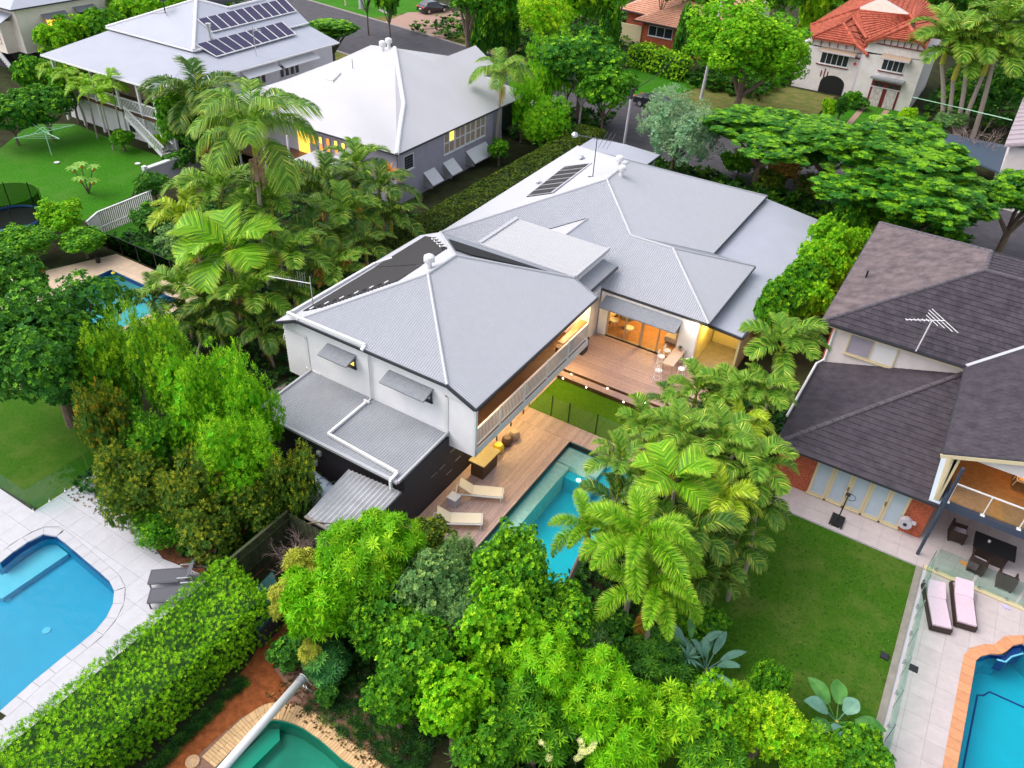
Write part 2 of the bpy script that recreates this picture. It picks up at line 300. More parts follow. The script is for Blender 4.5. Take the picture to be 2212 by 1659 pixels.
# window on a wall: part window(frame) > pane sub-parts.  c = lower-left corner (world), u = unit along wall, n = outward
def window(parent, c, u, n, w, h, cols=2, rows=1, frame=None, panes=None, name='window', fw=.07, proud=.05, pname='pane', label=None):
    frame = frame or M['white']; c = Vector(c); u = Vector(u); n = Vector(n); Zv = Vector((0, 0, 1)); mb = MB()
    def bx(u0, u1, v0, v1, d0, d1):
        return [c+u*a+Zv*b+n*d for a, b, d in ((u0, v0, d0), (u1, v0, d0), (u1, v1, d0), (u0, v1, d0), (u0, v0, d1), (u1, v0, d1), (u1, v1, d1), (u0, v1, d1))]
    F = [(0, 3, 2, 1), (4, 5, 6, 7), (0, 1, 5, 4), (1, 2, 6, 5), (2, 3, 7, 6), (3, 0, 4, 7)]
    for i in range(cols+1):
        x = (w-fw)*i/cols; mb.add(bx(x, x+fw, 0, h, -.02, proud), F)
    for j in range(rows+1):
        y = (h-fw)*j/rows
        for i in range(cols): mb.add(bx((w-fw)*i/cols+fw, (w-fw)*(i+1)/cols, y, y+fw, -.02, proud-.004), F)
    mb.add(bx(-.05, w+.05, -.06, 0, -.02, proud+.04), F)
    o = mb.obj(name, frame, parent, label=label)
    for j in range(rows):
        for i in range(cols):
            pm = panes(i, j) if callable(panes) else (panes or M['glassd'])
            MB().add(bx((w-fw)*i/cols+fw, (w-fw)*(i+1)/cols, (h-fw)*j/rows+fw, (h-fw)*(j+1)/rows, .0, .02), F).obj(pname, pm, o, world=True)
    return o
def awning(parent, p, m, name='awning', pitch=.08, th=.03, e1=None):   # p: 4 corners, first two against the wall
    return corr(MB(), p, pitch, .008, e1).obj(name, m, parent)
def whirly(parent, c, s=1.0, name='roof_ventilator'):
    mb = MB(); mb.lathe([(.15*s, -.35), (.15*s, .10*s), (.16*s, .11*s), (.27*s, .2*s), (.30*s, .34*s), (.27*s, .48*s), (.16*s, .56*s), (.02, .59*s)], c, 18)
    for k in range(14):
        a = 2*PI*k/14; r = .29*s; mb.bar((c[0]+r*math.cos(a), c[1]+r*math.sin(a), c[2]+.17*s), (c[0]+(r-.02)*math.cos(a+.25), c[1]+(r-.02)*math.sin(a+.25), c[2]+.5*s), .035, .012)
    return mb.obj(name, M['white'], parent, smooth=False)
# raised wall with sheet metal boxes
def wallbox(name, x0, y0, x1, y1, z0, z1, m, parent): return box(name, (x0, y0, z0), (x1, y1, z1), m, parent)
# ================================================================ THE SETTING
POOL_MAIN = [(-11.68, 17.3), (-7.75, 17.3), (-7.75, 26.58), (-11.68, 26.58)]
POOL_SW = [PZ(c7(*q))[:2] for q in ((0, 330), (120, 232), (230, 165), (285, 143), (340, 143), (385, 170), (420, 200), (550, 310), (680, 420), (715, 455), (738, 500), (742, 545), (728, 610), (680, 700), (600, 790), (420, 930), (200, 1110), (0, 1290))]+[(-24.4, 1.0), (-31.5, 1.0), (-31.5, 7.39)]
POOL_SW = POOL_SW[::-1]
POOL3 = [PZ(c7(*q))[:2] for q in ((1390, 1653), (1500, 1540), (1620, 1425), (1720, 1352), (1760, 1340), (1800, 1342), (1870, 1358), (1950, 1390), (2080, 1480), (2212, 1600))]+[PZ(c8(*q))[:2] for q in ((80, 1653), (200, 1760), (330, 1900))]+[(-8.2, 5.2), (-11, 3.3), (-13.47, 4.6)]
_pr = [(1905, 930), (1940, 934), (1975, 925), (2010, 912), (2045, 915), (2080, 925), (2100, 905), (2112, 880), (2150, 858), (2212, 850)]
POOL_R = [PZ(c9(*q))[:2] for q in _pr]+[(9.2, 25.6), (11, 24), (11, 12), (6.62, 12)]
POOL2 = [(-42.97, 17.5), (-36.9, 17.5), (-36.9, 24.37), (-42.97, 24.37)]
HOLES = [POOL_MAIN, POOL_SW, POOL3, POOL_R, POOL2]
# terrain far beyond, then the near ground with the pool holes cut into it
sheet('ground', [(-420, -60), (260, -60), (260, 520), (-420, 520)], -.02, M['earth'], holes=HOLES)
def fy(x): return 72.95-.1715*(x-3)
# road with kerbs and verges
sheet('road', [(-200, fy(-200)-13.5), (90, fy(90)-13.5), (90, fy(90)), (-200, fy(-200))], .01, M['asphalt'])
sheet('verge', [(-200, fy(-200)), (90, fy(90)), (90, fy(90)+5), (-200, fy(-200)+5)], .05, M['verge'])
sheet('verge', [(-200, fy(-200)-17), (90, fy(90)-17), (90, fy(90)-13.5), (-200, fy(-200)-13.5)], .05, M['verge'])
for dy, zz in ((0, .1), (-13.7, .1)):
    kb = MB(); a = (-200, fy(-200)+dy); b = (90, fy(90)+dy)
    kb.add([(a[0], a[1], 0), (b[0], b[1], 0), (b[0], b[1]+.3, 0), (a[0], a[1]+.3, 0), (a[0], a[1], zz), (b[0], b[1], zz), (b[0], b[1]+.3, zz), (a[0], a[1]+.3, zz)], [(0, 3, 2, 1), (4, 5, 6, 7), (0, 1, 5, 4), (1, 2, 6, 5), (2, 3, 7, 6), (3, 0, 4, 7)])
    tag(kb.obj('kerb', M['kerb']), kind='structure')
sheet('driveway', [PZ(c2(*q), .06)[:2] for q in ((265, 145), (650, 255), (780, 200), (1080, 160), (1060, 90), (700, 70), (420, 80))][::-1], .065, M['drive'])
sheet('front_lawn', [(-110, 92), (-74, 86.5), (-70, 100), (-108, 104)], .06, M['grass2'])
sheet('front_lawn', [(-38, 80.2), (-30, 78.9), (-27, 92), (-37, 92)], .06, M['grass2'])
sheet('front_lawn', [(-14.5, 80), (-5.8, 79), (-5.2, 93.3), (-14.5, 94)], .06, M['grass2'])
for x in (-11.9, -9.6): box('wheel_track', (x, 79.5, .06), (x+.55, 92.8, .075), M['drive'])['kind'] = 'structure'
# lawns
sheet('left_lawn', [PZ(c1(*q))[:2] for q in ((-300, 1500), (-300, 900), (0, 960), (200, 800), (480, 800), (700, 890), (1060, 1020), (900, 1130), (850, 1270), (620, 1370), (560, 1420), (0, 1600))][::-1], .012, M['grass2'])
sheet('pool_side_lawn', [(-47.6, 26.9), (-40.3, 26.0), (-38.9, 27.5), (-39.2, 35), (-47.6, 34.5)], .012, M['grass2'])
sheet('courtyard_lawn', [(-14.9, 27.75), (-8.0, 27.75), (-8.0, 30.7), (-14.9, 30.7)], .02, M['grass3'])
sheet('back_lawn', [(-2.9, 27.98), (4.22, 27.98), (4.05, 12.0), (-3.0, 12)], .012, M['grass'])
sheet('neighbour_lawn', [(-28.06, 9.9), (-28.02, 14.2), (-31.2, 17.5), (-44, 17), (-44, 3), (-31.8, 3), (-31.8, 9.7)], .012, M['grass'])
sheet('garden_bed', [(-27.9, 11.2), (-21.6, 10.9), (-19.2, 11.3), (-18.0, 11.2), (-18, 15), (-28, 15)][::1], .016, M['mulch'])
sheet('dirt_path', [PZ(c7(*q))[:2] for q in ((1640, 700), (1870, 700), (1880, 800), (1760, 1000), (1900, 1180), (1750, 1245), (1560, 1325), (1300, 1550), (1180, 1700), (950, 1700), (1200, 1420), (1480, 1130), (1620, 960), (1680, 850))], .014, M['path'])
sheet('front_lawn', [(-29.5, 79.0), (-15, 76.5), (-15, 94), (-27, 94)], .055, M['verge'])
sheet('side_yard', [(-70, 60), (-38, 60), (-38, 66), (-70, 71)], .02, M['grass2'])
sheet('garden_soil', [(-14.9, 8.2), (-14.4, 10.2), (-12.6, 11.3), (-10.0, 10.6), (-7.4, 8.2), (-6.2, 5), (-6.2, 3), (-14.8, 3)], .006, M['soil'], holes=[POOL3])
# foliage litter / ground cover: small leafy tufts on planted ground come later
# ---------------------------------------------------------------- pools
def pool(label, outl, basinm, waterm, depth=1.5, wz=-.12, shelf=(), band=None, bm_=None):
    cx = sum(p[0] for p in outl)/len(outl); cy = sum(p[1] for p in outl)/len(outl); t = thing('swimming_pool', label, 'swimming pool', (cx, cy, 0))
    fl, tr = tess(outl); mb = MB(); n = len(outl); mb.add([(v.x, v.y, -depth) for v in fl], tr)
    for i in range(n):
        a, b = outl[i], outl[(i+1) % n]; mb.poly([(a[0], a[1], 0), (b[0], b[1], 0), (b[0], b[1], -depth), (a[0], a[1], -depth)])
    mb.obj('basin', basinm, t)
    if band:
        mb = MB()
        for i in range(n):
            a, b = outl[i], outl[(i+1) % n]; A = Vector((a[0]+(cx-a[0])*.004, a[1]+(cy-a[1])*.004, 0)); B = Vector((b[0]+(cx-b[0])*.004, b[1]+(cy-b[1])*.004, 0))
            mb.poly([A+Vector((0, 0, -.01)), B+Vector((0, 0, -.01)), B+Vector((0, 0, -.30)), A+Vector((0, 0, -.30))])
        mb.obj('tile_band', band, t)
    mb = MB(); mb.add([(v.x, v.y, wz) for v in fl], tr); mb.obj('water', waterm, t)
    for nm, pts, z, m in shelf:
        f2, t2 = tess(pts); mb = MB(); mb.add([(v.x, v.y, z) for v in f2], t2); k = len(pts)
        for i in range(k): a, b = pts[i], pts[(i+1) % k]; mb.poly([(a[0], a[1], z), (b[0], b[1], z), (b[0], b[1], -depth), (a[0], a[1], -depth)])
        mb.obj(nm, m, t)
    return t
pm = pool('long narrow turquoise pool beside the timber deck and two cream loungers', POOL_MAIN, M['basin'], M['water'],
     shelf=(('bench_ledge', [(-11.67, 17.31), (-11.05, 17.31), (-11.05, 25.4), (-11.67, 25.4)], -.42, M['shelfp']), ('step', [(-11.67, 25.42), (-9.6, 25.42), (-9.6, 26.57), (-11.67, 26.57)], -.36, M['shelfp']), ('step', [(-9.58, 25.42), (-8.9, 25.42), (-8.9, 26.57), (-9.58, 26.57)], -.62, M['basin']), ('step', [(-11.03, 24.9), (-9.6, 24.9), (-9.6, 25.4), (-11.03, 25.4)], -.66, M['basin'])), band=M['black'])
MB().lathe([(.09, -.66), (.085, -.62), (.02, -.60)], (-10.35, 25.1, 0), 12).obj('pool_light', M['lamp'], pm)
pool('large bright blue pool with a rounded corner next to two grey sling loungers', POOL_SW, M['basinsw'], M['water'], .85,
     shelf=(('step', [PZ(c7(*q), -.4)[:2] for q in ((0, 385), (170, 262), (300, 180), (360, 190), (430, 245), (0, 535))]+[(-31.4, 5.2), (-31.4, 7.2)], -.62, M['shelfsw']),), band=M['basinband'])
for q in ((300, 763), (45, 560)): MB().lathe([(.16, -.02), (.15, .01), (.04, .02)], P(*c7(*q), -.83), 14).obj('drain_cover', M['shelfsw'], bpy.data.objects['swimming_pool.001'])
p3 = pool('green pool with curved yellow brick coping under a white cover roller', POOL3, M['basin3'], M['waterg'], .8,
     shelf=(('step', [(-13.45, 5.0), (-12.9, 5.0), (-12.7, 8.3), (-13.0, 8.57), (-13.30, 8.36)], -.5, M['shelf3']),))
pr = pool('blue pool with curved orange coping on the right edge of the photo', POOL_R, M['basinr'], M['water'], 1.3, band=M['basinband'])
ln = [P(*c9(*q), -1.28) for q in ((1820, 1653), (1912, 1180), (1950, 1183), (1990, 1160), (2212, 1260))]
MB().tube([(a, b, -1.285) for a, b, c in ln], .035, 6).obj('tile_line', M['basinband'], pr)
sp = [P(*c9(*q), 0)[:2] for q in ((2045, 945), (2100, 960), (2140, 925), (2212, 905))]; spb = [P(*c9(*q), 0)[:2] for q in ((2085, 920), (2112, 885), (2150, 862), (2205, 856))]
mb = MB(); pts = [(a[0], a[1], -.16) for a in sp]+[(a[0], a[1], -.16) for a in spb[::-1]]; mb.slab(pts, .5); mb.obj('spa_seat', M['basinband'], pr)
MB().tube([(a[0], a[1]+.02, -.10) for a in sp], .035, 6).obj('spa_edge', M['shelfsw'], pr)
pool('small teal pool in a pale tan terrace behind the palms', POOL2, M['basin2'], M['water'], 1.5, band=M['basinband'])
def offset(pts, d):
    n = len(pts); out = []; ar = sum(pts[i][0]*pts[(i+1) % n][1]-pts[(i+1) % n][0]*pts[i][1] for i in range(n)); s = 1 if ar > 0 else -1
    for i in range(n):
        a, b, c = Vector(pts[i-1]), Vector(pts[i]), Vector(pts[(i+1) % n]); n1 = Vector(((b-a).y, -(b-a).x)).normalized()*s; n2 = Vector(((c-b).y, -(c-b).x)).normalized()*s
        m_ = (n1+n2).normalized(); out.append(tuple(b+m_*d/max(.5, m_.dot(n1))))
    return out
def copings(t, pts, closed, d0, d1, length, m, name, z0=-.04, z1=.05, gap=.006):
    cv = [Vector((p[0], p[1])) for p in pts]
    if closed: cv.append(cv[0])
    seg = [(cv[i+1]-cv[i]).length for i in range(len(cv)-1)]; tot = sum(seg); N = int(tot/length)
    def at(s):
        s = min(max(s, 0), tot-1e-5)
        for i, L in enumerate(seg):
            if s <= L: break
            s -= L
        p = cv[i].lerp(cv[i+1], s/L); d = (cv[i+1]-cv[i]).normalized(); return p, d
    def nrm(s): _, a = at(s-.25); _, b = at(s+.25); d = (a+b).normalized(); return Vector((d.y, -d.x))
    for k in range(N):
        s0, s1 = tot*k/N+gap, tot*(k+1)/N-gap; (p, _), (q, _) = at(s0), at(s1); n0, n1 = nrm(s0), nrm(s1)
        c = [p+n0*d0, q+n1*d0, q+n1*d1, p+n0*d1]; mb = MB(); mb.add([(v.x, v.y, z) for z in (z0, z1) for v in c], [(0, 3, 2, 1), (4, 5, 6, 7), (0, 1, 5, 4), (1, 2, 6, 5), (2, 3, 7, 6), (3, 0, 4, 7)]); mb.obj(name, m, t)
P3 = [Vector(p) for p in POOL3[:13]][::-1]
copings(p3, P3, False, .0, .30, .105, M['coping'], 'coping_brick'); copings(p3, P3, False, .31, .60, .105, M['coping'], 'coping_brick')
PRc = [Vector(p) for p in ([(6.62, 15.5)]+POOL_R[:11])][::-1]
copings(pr, PRc, False, 0, .42, .42, M['orange'], 'coping_tile')
copings(bpy.data.objects['swimming_pool.001'], POOL_SW[3:], False, 0, .38, .6, M['pave'], 'coping_paver', z1=.035)
# round sun-patterned paver beside the green pool
t = thing('round_paver', 'round pale paver with sun rays at the edge of the brick coping', 'paver', PZ(c7(1245, 1615)))
c = PZ(c7(1245, 1615)); MB().lathe([(.22, 0), (.22, .06), (.2, .07)], c, 20).obj('stone_disc', M['coping'], t)
for k in range(14):
    a = 2*PI*k/14; MB().bar((c[0]+.1*math.cos(a), c[1]+.1*math.sin(a), .078), (c[0]+.19*math.cos(a), c[1]+.19*math.sin(a), .078), .02, .01).obj('ray', M['mortar'], t)
# cover roller
t = thing('cover_roller', 'long white pool cover roller tube reaching over the green pool', 'pool roller', (-13, 9.6, 0))
MB().tube([(-13.06, 9.72, .62), (-12.9, 5.2, .62)], .145, 20).obj('rolled_cover', M['white'], t, smooth=True)
MB().tube([(-13.068, 9.93, .62), (-13.06, 9.7, .62)], .16, 20).obj('end_cap', M['awn'], t)
MB().bar((-13.07, 9.95, .62), (-13.0, 9.98, 0), .04).bar((-13.07, 9.95, .62), (-13.16, 9.98, 0), .04).bar((-12.75, 9.95, .05), (-13.3, 9.95, .05), .05).bar((-13.07, 9.95, .62), (-12.7, 9.95, .5), .03).obj('stand', M['steel'], t)
MB().tube([(-13.06+.17*math.cos(a*.35), 9.96, .62+.17*math.sin(a*.35)) for a in range(19)], .012, 6).obj('hand_wheel', M['white'], t)
# ---------------------------------------------------------------- paved areas
pat = sheet('pool_terrace', [(-28.02, 9.72), (-28.02, 11.2), (-27.9, 11.3), (-21.6, 11.0), (-19.9, 11.3), (-18.3, 11.35), (-17.6, 10.6), (-19.9, 8.9), (-19.9, 1), (-31.9, 1), (-31.9, 9.7)], .006, M['grout'], holes=[offset(POOL_SW, .30)])
paved(pat, [(-31.9, 9.7), (-28.02, 9.72), (-28.02, 12.5), (-24.8, 11.7), (-21.6, 11.0), (-19.9, 11.3), (-18.3, 11.35), (-17.6, 10.6), (-19.0, 8.9), (-19.0, 1), (-31.9, 1)], [offset(POOL_SW, .39)], .9, .035, M['pave'], gap=.004)
patR = sheet('patio', [(-1.2, 28.0), (4.2, 28.0), (4.1, 12), (6.45, 12), (6.5, 24.8), (6.75, 25.0), (7.3, 25.45), (7.7, 25.75), (8.1, 26.3), (12, 26.6), (12, 37), (-1.2, 37)], .006, M['grout'])
paved(patR, [(-2.6, 28.02), (4.28, 28.02), (4.28, 28.25), (12, 28.25), (12, 33), (-2.6, 33)], [], .8, .05, M['paveR'], gap=.003)
_o = [(6.34, 12), (6.42, 24.85), (6.7, 25.1), (7.2, 25.5), (7.6, 25.9), (8.0, 26.5), (12, 26.75), (12, 27.95), (4.45, 27.95), (4.28, 12)]
paved(patR, _o, [], .8, .03, M['paveR'], gap=.003)
box('patio_edge', (4.3, 27.98, 0), (12, 28.22, .09), M['creamtrim'])['kind'] = 'structure'
box('lawn_edge', (4.02, 12, 0), (4.26, 28.0, .07), M['concrete'])['kind'] = 'structure'
pt = sheet('tan_terrace', [(-49, 14), (-36, 14), (-36, 25.85), (-44.4, 25.85), (-46.2, 21.2), (-49, 19)], .006, M['grout'], holes=[POOL2])
paved(pt, [(-49, 14), (-36, 14), (-36, 25.85), (-44.4, 25.85), (-46.2, 21.2), (-49, 19)], [POOL2], .8, .03, M['tanpave'], gap=.005)
sheet('concrete_slab', [(-26.4, 17.2), (-22.6, 17.2), (-22.6, 20.8), (-26.0, 22.5)], .02, M['concrete'])
box('concrete_slab', (-26.2, 12.5, 0), (-22.0, 17.2, .015), M['concrete'])['kind'] = 'structure'
# ---------------------------------------------------------------- decks (setting: each board its own piece)
pd = box('pool_deck', (-14.7, 14.6, -.06), (-11.7, 27.7, -.02), M['timber']); pd['kind'] = 'structure'
bw = .132; x = -14.72
def brd(x0, y0, x1, y1, z, m, base): box('deck_board', (x0, y0, z-.03), (x1, y1, z), m, base)
while x < -11.75:
    brd(x, 14.6, min(x+bw-.012, -11.69), 26.57+.01, .03, M['decklow'], pd); x += bw
x = -14.72
box('pool_deck', (-14.7, 26.6, -.06), (-8.0, 27.7, -.02), M['timber'])['kind'] = 'structure'
while x < -7.8:
    brd(x, 26.60, x+bw-.012, 27.72, .03, M['decklow'], pd); x += bw
ud = box('upper_deck', (-15.4, 31.3, 0), (-7.4, 35.5, .36), M['timber']); ud['kind'] = 'structure'
y = 31.27
while y < 35.45: brd(-15.4, y, -7.4, min(y+bw-.012, 35.47), .40, M['deck'], ud); y += bw
st = MB().box((-15.4, 30.82, 0), (-7.4, 31.26, .19)).obj('deck_step', M['timber']); st['kind'] = 'structure'
for k in range(3): brd(-15.4, 30.80+k*.155, -7.4, 30.80+k*.155+.143, .22, M['deck'], st)
for q, z, Y in (((1425, 790), .1, 30.8), ((1575, 848), .1, 30.8), ((1815, 943), .1, 30.8), ((2065, 1043), .1, 30.8), ((1478, 764), .3, 31.25), ((1712, 855), .3, 31.25), ((1958, 948), .3, 31.25)):
    p = atY(c5(*q), Y-.01); t = thing('step_light', 'small round white light set in the %s deck riser%s' % ('lower' if Y < 31 else 'upper', {1425: ', nearest the balcony', 1575: ', second from the balcony', 1815: ', third from the balcony', 2065: ', beside the palm fronds', 1478: ', at its left end', 1712: ', in its middle', 1958: ', at its right end'}[q[0]]), 'light', p, group='step lights in the deck risers')
    MB().tube([(p[0], p[1]+.02, p[2]), (p[0], p[1]-.012, p[2])], .04, 10).obj('lens', M['lamp'], t); MB().tube([(p[0], p[1]+.02, p[2]), (p[0], p[1]-.006, p[2])], .055, 10).obj('rim', M['steel'], t)
# ================================================================ MAIN HOUSE (front wing with balcony + rear block)
H = thing('grey_roofed_house', 'large white weatherboard house with grey corrugated hip roofs and a long balcony, centre', 'house', (-18.7, 21, 0))
ze, sl_, XL, XR, YF, YB = 5.3, .436, -24.15, -13.25, 20.5, 31.3
apF = (-18.7, 24.75, 7.68); apB = (-18.7, 26.9, 7.68); zc = 5.9
cF1, cF2 = (-22.78, YF, zc), (-14.62, YF, zc); cB1, cB2 = (-22.78, YB, zc), (-14.62, YB, zc)
A_, B_, C_, D_ = (XR, YF, ze), (XR, YB, ze), (XL, YF, ze), (XL, YB, ze)
roofcorr([[cF1, cF2, apF], [A_, B_, cB2, apB, apF, cF2], [cB2, cB1, apB], [D_, C_, cF1, apF, apB, cB1]], M['roofgrey'], H)
caps([(cF2, apF), (cF1, apF), (cB2, apB), (cB1, apB), (apF, apB)], M['cap'], H)
gutters([(cF1, cF2), (cF2, A_), (A_, B_), (B_, cB2), (cB2, cB1), (cB1, D_), (D_, C_), (C_, cF1)], M['gutter'], H)
# walls of the front wing
def wt(t):
    x = -24.0+t*10.5
    return 5.72 if -22.7 < x < -14.75 else 5.72-.436*(abs(x+18.7)-4.0)+.0
box('wall', (-24.0, 20.86, 2.4), (-14.85, 31.2, 5.25), M['wboard'], H); box('wall', (-22.6, 20.86, 5.25), (-14.85, 31.2, 5.78), M['wboard'], H)
boards((-24.03, 20.86), (-13.45, 20.86), 2.4, 5.7, (0, -1), M['wboard'], H, ztop=wt)
box('wall', (-14.86, 20.87, 2.4), (-13.47, 21.0, 5.2), M['wboard'], H)
box('wall', (-14.86, 31.05, 2.4), (-13.47, 31.2, 5.2), M['cream'], H)
boards((-24.03, 31.2), (-24.03, 20.86), 2.4, 5.2, (-1, 0), M['wboard'], H)
for a, b in (((-22.75, 20.80, 2.9), (-22.6, 20.84, 4.85)), ((-14.95, 20.80, 2.7), (-14.8, 20.84, 5.05)), ((-13.52, 20.80, 2.4), (-13.40, 20.9, 5.25)), ((-24.06, 20.80, 4.82), (-22.6, 20.84, 4.93)), ((-14.95, 20.80, 5.0), (-13.4, 20.84, 5.12)), ((-22.9, 20.79, 2.9), (-22.0, 20.84, 3.12)), ((-15.5, 20.79, 2.95), (-14.8, 20.84, 3.15))):
    box('wall_trim', a, b, M['white'], H)
# two awnings over small windows in the front wall
for (xa, xb, zt, lw) in ((-21.27, -19.74, 5.08, 1), (-17.82, -15.60, 5.08, 0)):
    window(H, (xa+.1, 20.84, 4.38), (1, 0, 0), (0, -1, 0), xb-xa-.12, .62, 2, 1, frame=M['gutter'], panes=M['lity'] if lw else M['glassb'], proud=.06)
    awning(H, [(xa-.05, 20.82, zt), (xb+.05, 20.82, zt), (xb+.05, 20.12, zt-.22), (xa-.05, 20.12, zt-.22)], M['awn'])
    for x in (xa, xb): MB().poly([(x, 20.82, zt-.05), (x, 20.14, zt-.27), (x, 20.82, zt-.27)]).bar((x, 20.84, zt-.6), (x, 20.15, zt-.24), .03).obj('awning_bracket', M['gutter'], H)
# white downpipe, roof gutter pipes
MB().tube([(-20.9+1.95, 20.74, 5.65), (-18.95, 20.74, 3.1), (-18.95, 20.5, 3.08)], .045, 8).obj('downpipe', M['white'], H)
MB().bar((-23.4, 20.62, 5.97), (-18.95, 20.62, 6.02), .13).bar((-18.95, 20.62, 6.0), (-18.95, 20.38, 5.9), .13).bar((-23.4, 20.62, 5.97), (-23.75, 21.2, 5.62), .12).bar((-23.75, 21.2, 5.62), (-23.75, 27.0, 5.58), .12).bar((-23.75, 27.0, 5.58), (-23.1, 27.6, 5.84), .1).obj('overflow_pipe', M['white'], H)
MB().tube([(-24.1+.28*math.cos(a)*.2-.25, 21.3+.28*math.sin(a), 4.1+.3*math.cos(a)) for a in np.linspace(0, 6.28, 17)], .025, 6).obj('hose_loop', M['white'], H)
# black solar pool-heating mats on the west and back planes
def west(q): return onpl(q, (XL, 0, ze), sl_, 0)
mw = [(-23.35, 22.0), (-23.0, 26.9), (-22.9, 26.95), (-22.75, 30.4), (-20.35, 28.1), (-20.0, 27.5), (-20.7, 25.6), (-20.3, 25.1), (-19.6, 24.9), (-19.75, 24.3)]
def mat3(pts): return [(x, y, ze+sl_*(x-XL)+.05) for x, y in pts]
for pts in ([(-23.3, 21.4), (-22.35, 21.7), (-19.95, 24.15), (-20.0, 26.0), (-23.35, 26.5)], [(-23.4, 26.56), (-20.05, 26.1), (-20.1, 28.1), (-22.6, 30.4), (-23.5, 30.9)]):
    o = corr(MB(), mat3(pts[::-1] if False else pts), .07, .008).obj('heating_mat', M['matb'], H)
bk = lambda pts: [(x, y, zc+.418*(YB-y)+.05) for x, y in pts]
corr(MB(), bk([(-21.3, 30.0), (-15.5, 30.4), (-18.5, 27.9), (-19.4, 27.9)]), .07, .008).obj('heating_mat', M['matb'], H)
for k in range(9): # coiled hose ends along the hip
    c = Vector((-22.3+k*.26, 30.0-k*.245, 0)); c.z = ze+sl_*(c.x-XL)+.12
    MB().tube([c+Vector((.16*math.cos(a), .10*math.sin(a), .05*math.sin(2*a))) for a in np.linspace(0, 6.28, 11)], .03, 5).obj('hose_coil', M['white'] if k % 2 else M['matb'], H)
for k in range(11):
    c = Vector((-22.9+k*.235, 21.05+k*.245+.42, 0)); c.z = ze+sl_*(c.x-XL)+.09
    MB().tube([c, c+Vector((.12, .16, .09))], .03, 5).obj('hose_clip', M['matb'] if k % 2 else M['white'], H)
whirly(H, (-19.15, 25.45, 7.72), .85)
# tv antenna at the west corner
a0 = Vector((-23.1, 21.9, 5.75)); an = MB().tube([a0, a0+Vector((0, 0, 1.6))], .025, 6)
b0, b1 = a0+Vector((0, 0, 1.25)), a0+Vector((-1.9, -.65, 1.25)); an.tube([b0, b1], .02, 6)
for k in range(16):
    t_ = k/15; p = b0.lerp(b1, .12+.86*t_); hh = .5 if k < 4 else .16; an.bar(p-Vector((0, 0, hh*.5)), p+Vector((0, 0, hh)), .018)
an.obj('television_antenna', M['steel'], H)
# balcony along the east side
xb = -13.45
box('balcony_floor', (-14.85, 20.9, 2.62), (xb-.02, 31.1, 2.78), M['timber'], H); box('balcony_fascia', (xb-.03, 20.84, 2.4), (xb+.05, 31.22, 2.74), M['white'], H)
box('balcony_ceiling', (-14.8, 20.95, 5.02), (xb-.1, 31.1, 5.12), M['cream'], H); box('balcony_soffit', (-14.85, 20.9, 2.40), (xb-.04, 31.1, 2.5), M['cream'], H)
fb = bpy.data.objects.get('balcony_floor')
k = 0; y = 20.92
while y < 31: box('floor_board', (-14.8, y, 2.78), (xb-.05, min(y+.14, 31.05), 2.80), M['timber'], fb); y += .15
box('balcony_back_wall', (-14.88, 21.0, 2.8), (-14.8, 31.05, 5.0), M['cream'], H)
for y0 in (22.2, 25.0, 27.9): window(H, (-14.79, y0, 2.85), (0, 1, 0), (1, 0, 0), 2.2, 2.0, 2, 1, panes=M['glassd'], frame=M['gutter'], name='sliding_door')
ys = [20.95, 22.85, 24.92, 26.98, 29.04, 31.1]
for y in ys: box('balcony_post', (xb-.06, y-.045, 2.74), (xb+.02, y+.045, 3.86 if y not in (ys[0], ys[-1]) else 5.15), M['white'], H)
for i in range(5):
    ra = tag(MB().bar((xb-.02, ys[i]+.05, 3.80), (xb-.02, ys[i+1]-.05, 3.80), .09, .06).bar((xb-.02, ys[i]+.05, 2.92), (xb-.02, ys[i+1]-.05, 2.92), .06, .06).obj('balustrade', M['white'], H))
    n = 16
    for k in range(n): y = ys[i]+.05+(ys[i+1]-ys[i]-.1)*(k+.5)/n; box('baluster', (xb-.035, y-.014, 2.95), (xb-.005, y+.014, 3.77), M['white'], ra)
box('serving_ledge', (-13.85, 28.6, 3.82), (xb-.08, 31.05, 3.88), M['warm'], H); box('balcony_bench', (-14.1, 28.9, 2.8), (xb-.25, 30.2, 3.3), M['timber'], H)
# undercroft behind the pool deck
box('undercroft_wall', (-19.5, 22.8, 0), (-15.0, 22.95, 2.4), M['charcoal'], H); box('undercroft_wall', (-16.05, 22.95, 0), (-15.9, 31.0, 2.4), M['limewall'], H)
box('undercroft_floor', (-16, 22.95, 0), (-14.72, 31, .03), M['decklow'], H)
for y in (24.7, 26.4, 28.1):
    MB().tube([(-14.3, y, 2.40), (-14.3, y, 2.34)], .05, 8).obj('downlight', M['lamp'], H)
def lamp(loc, e, colr, r=.12, size=None):
    l = bpy.data.lights.new('lamp_light', 'POINT'); l.energy = e; l.color = colr; l.shadow_soft_size = r
    o = bpy.data.objects.new('lamp_light', l); col.objects.link(o); o.location = loc; return o
for y, e in ((22.6, 60), (25.5, 66), (28.3, 48)): lamp((-14.7, y, 2.25), e, (1, .76, .32), .1)
lamp((-14.2, 30.7, 2.2), 70, (1, .72, .3)); lamp((-14.2, 22.0, 4.9), 50, (1, .68, .34)); lamp((-14.2, 30.3, 4.9), 90, (1, .68, .34)); lamp((-14.2, 26, 4.9), 18, (1, .6, .28))
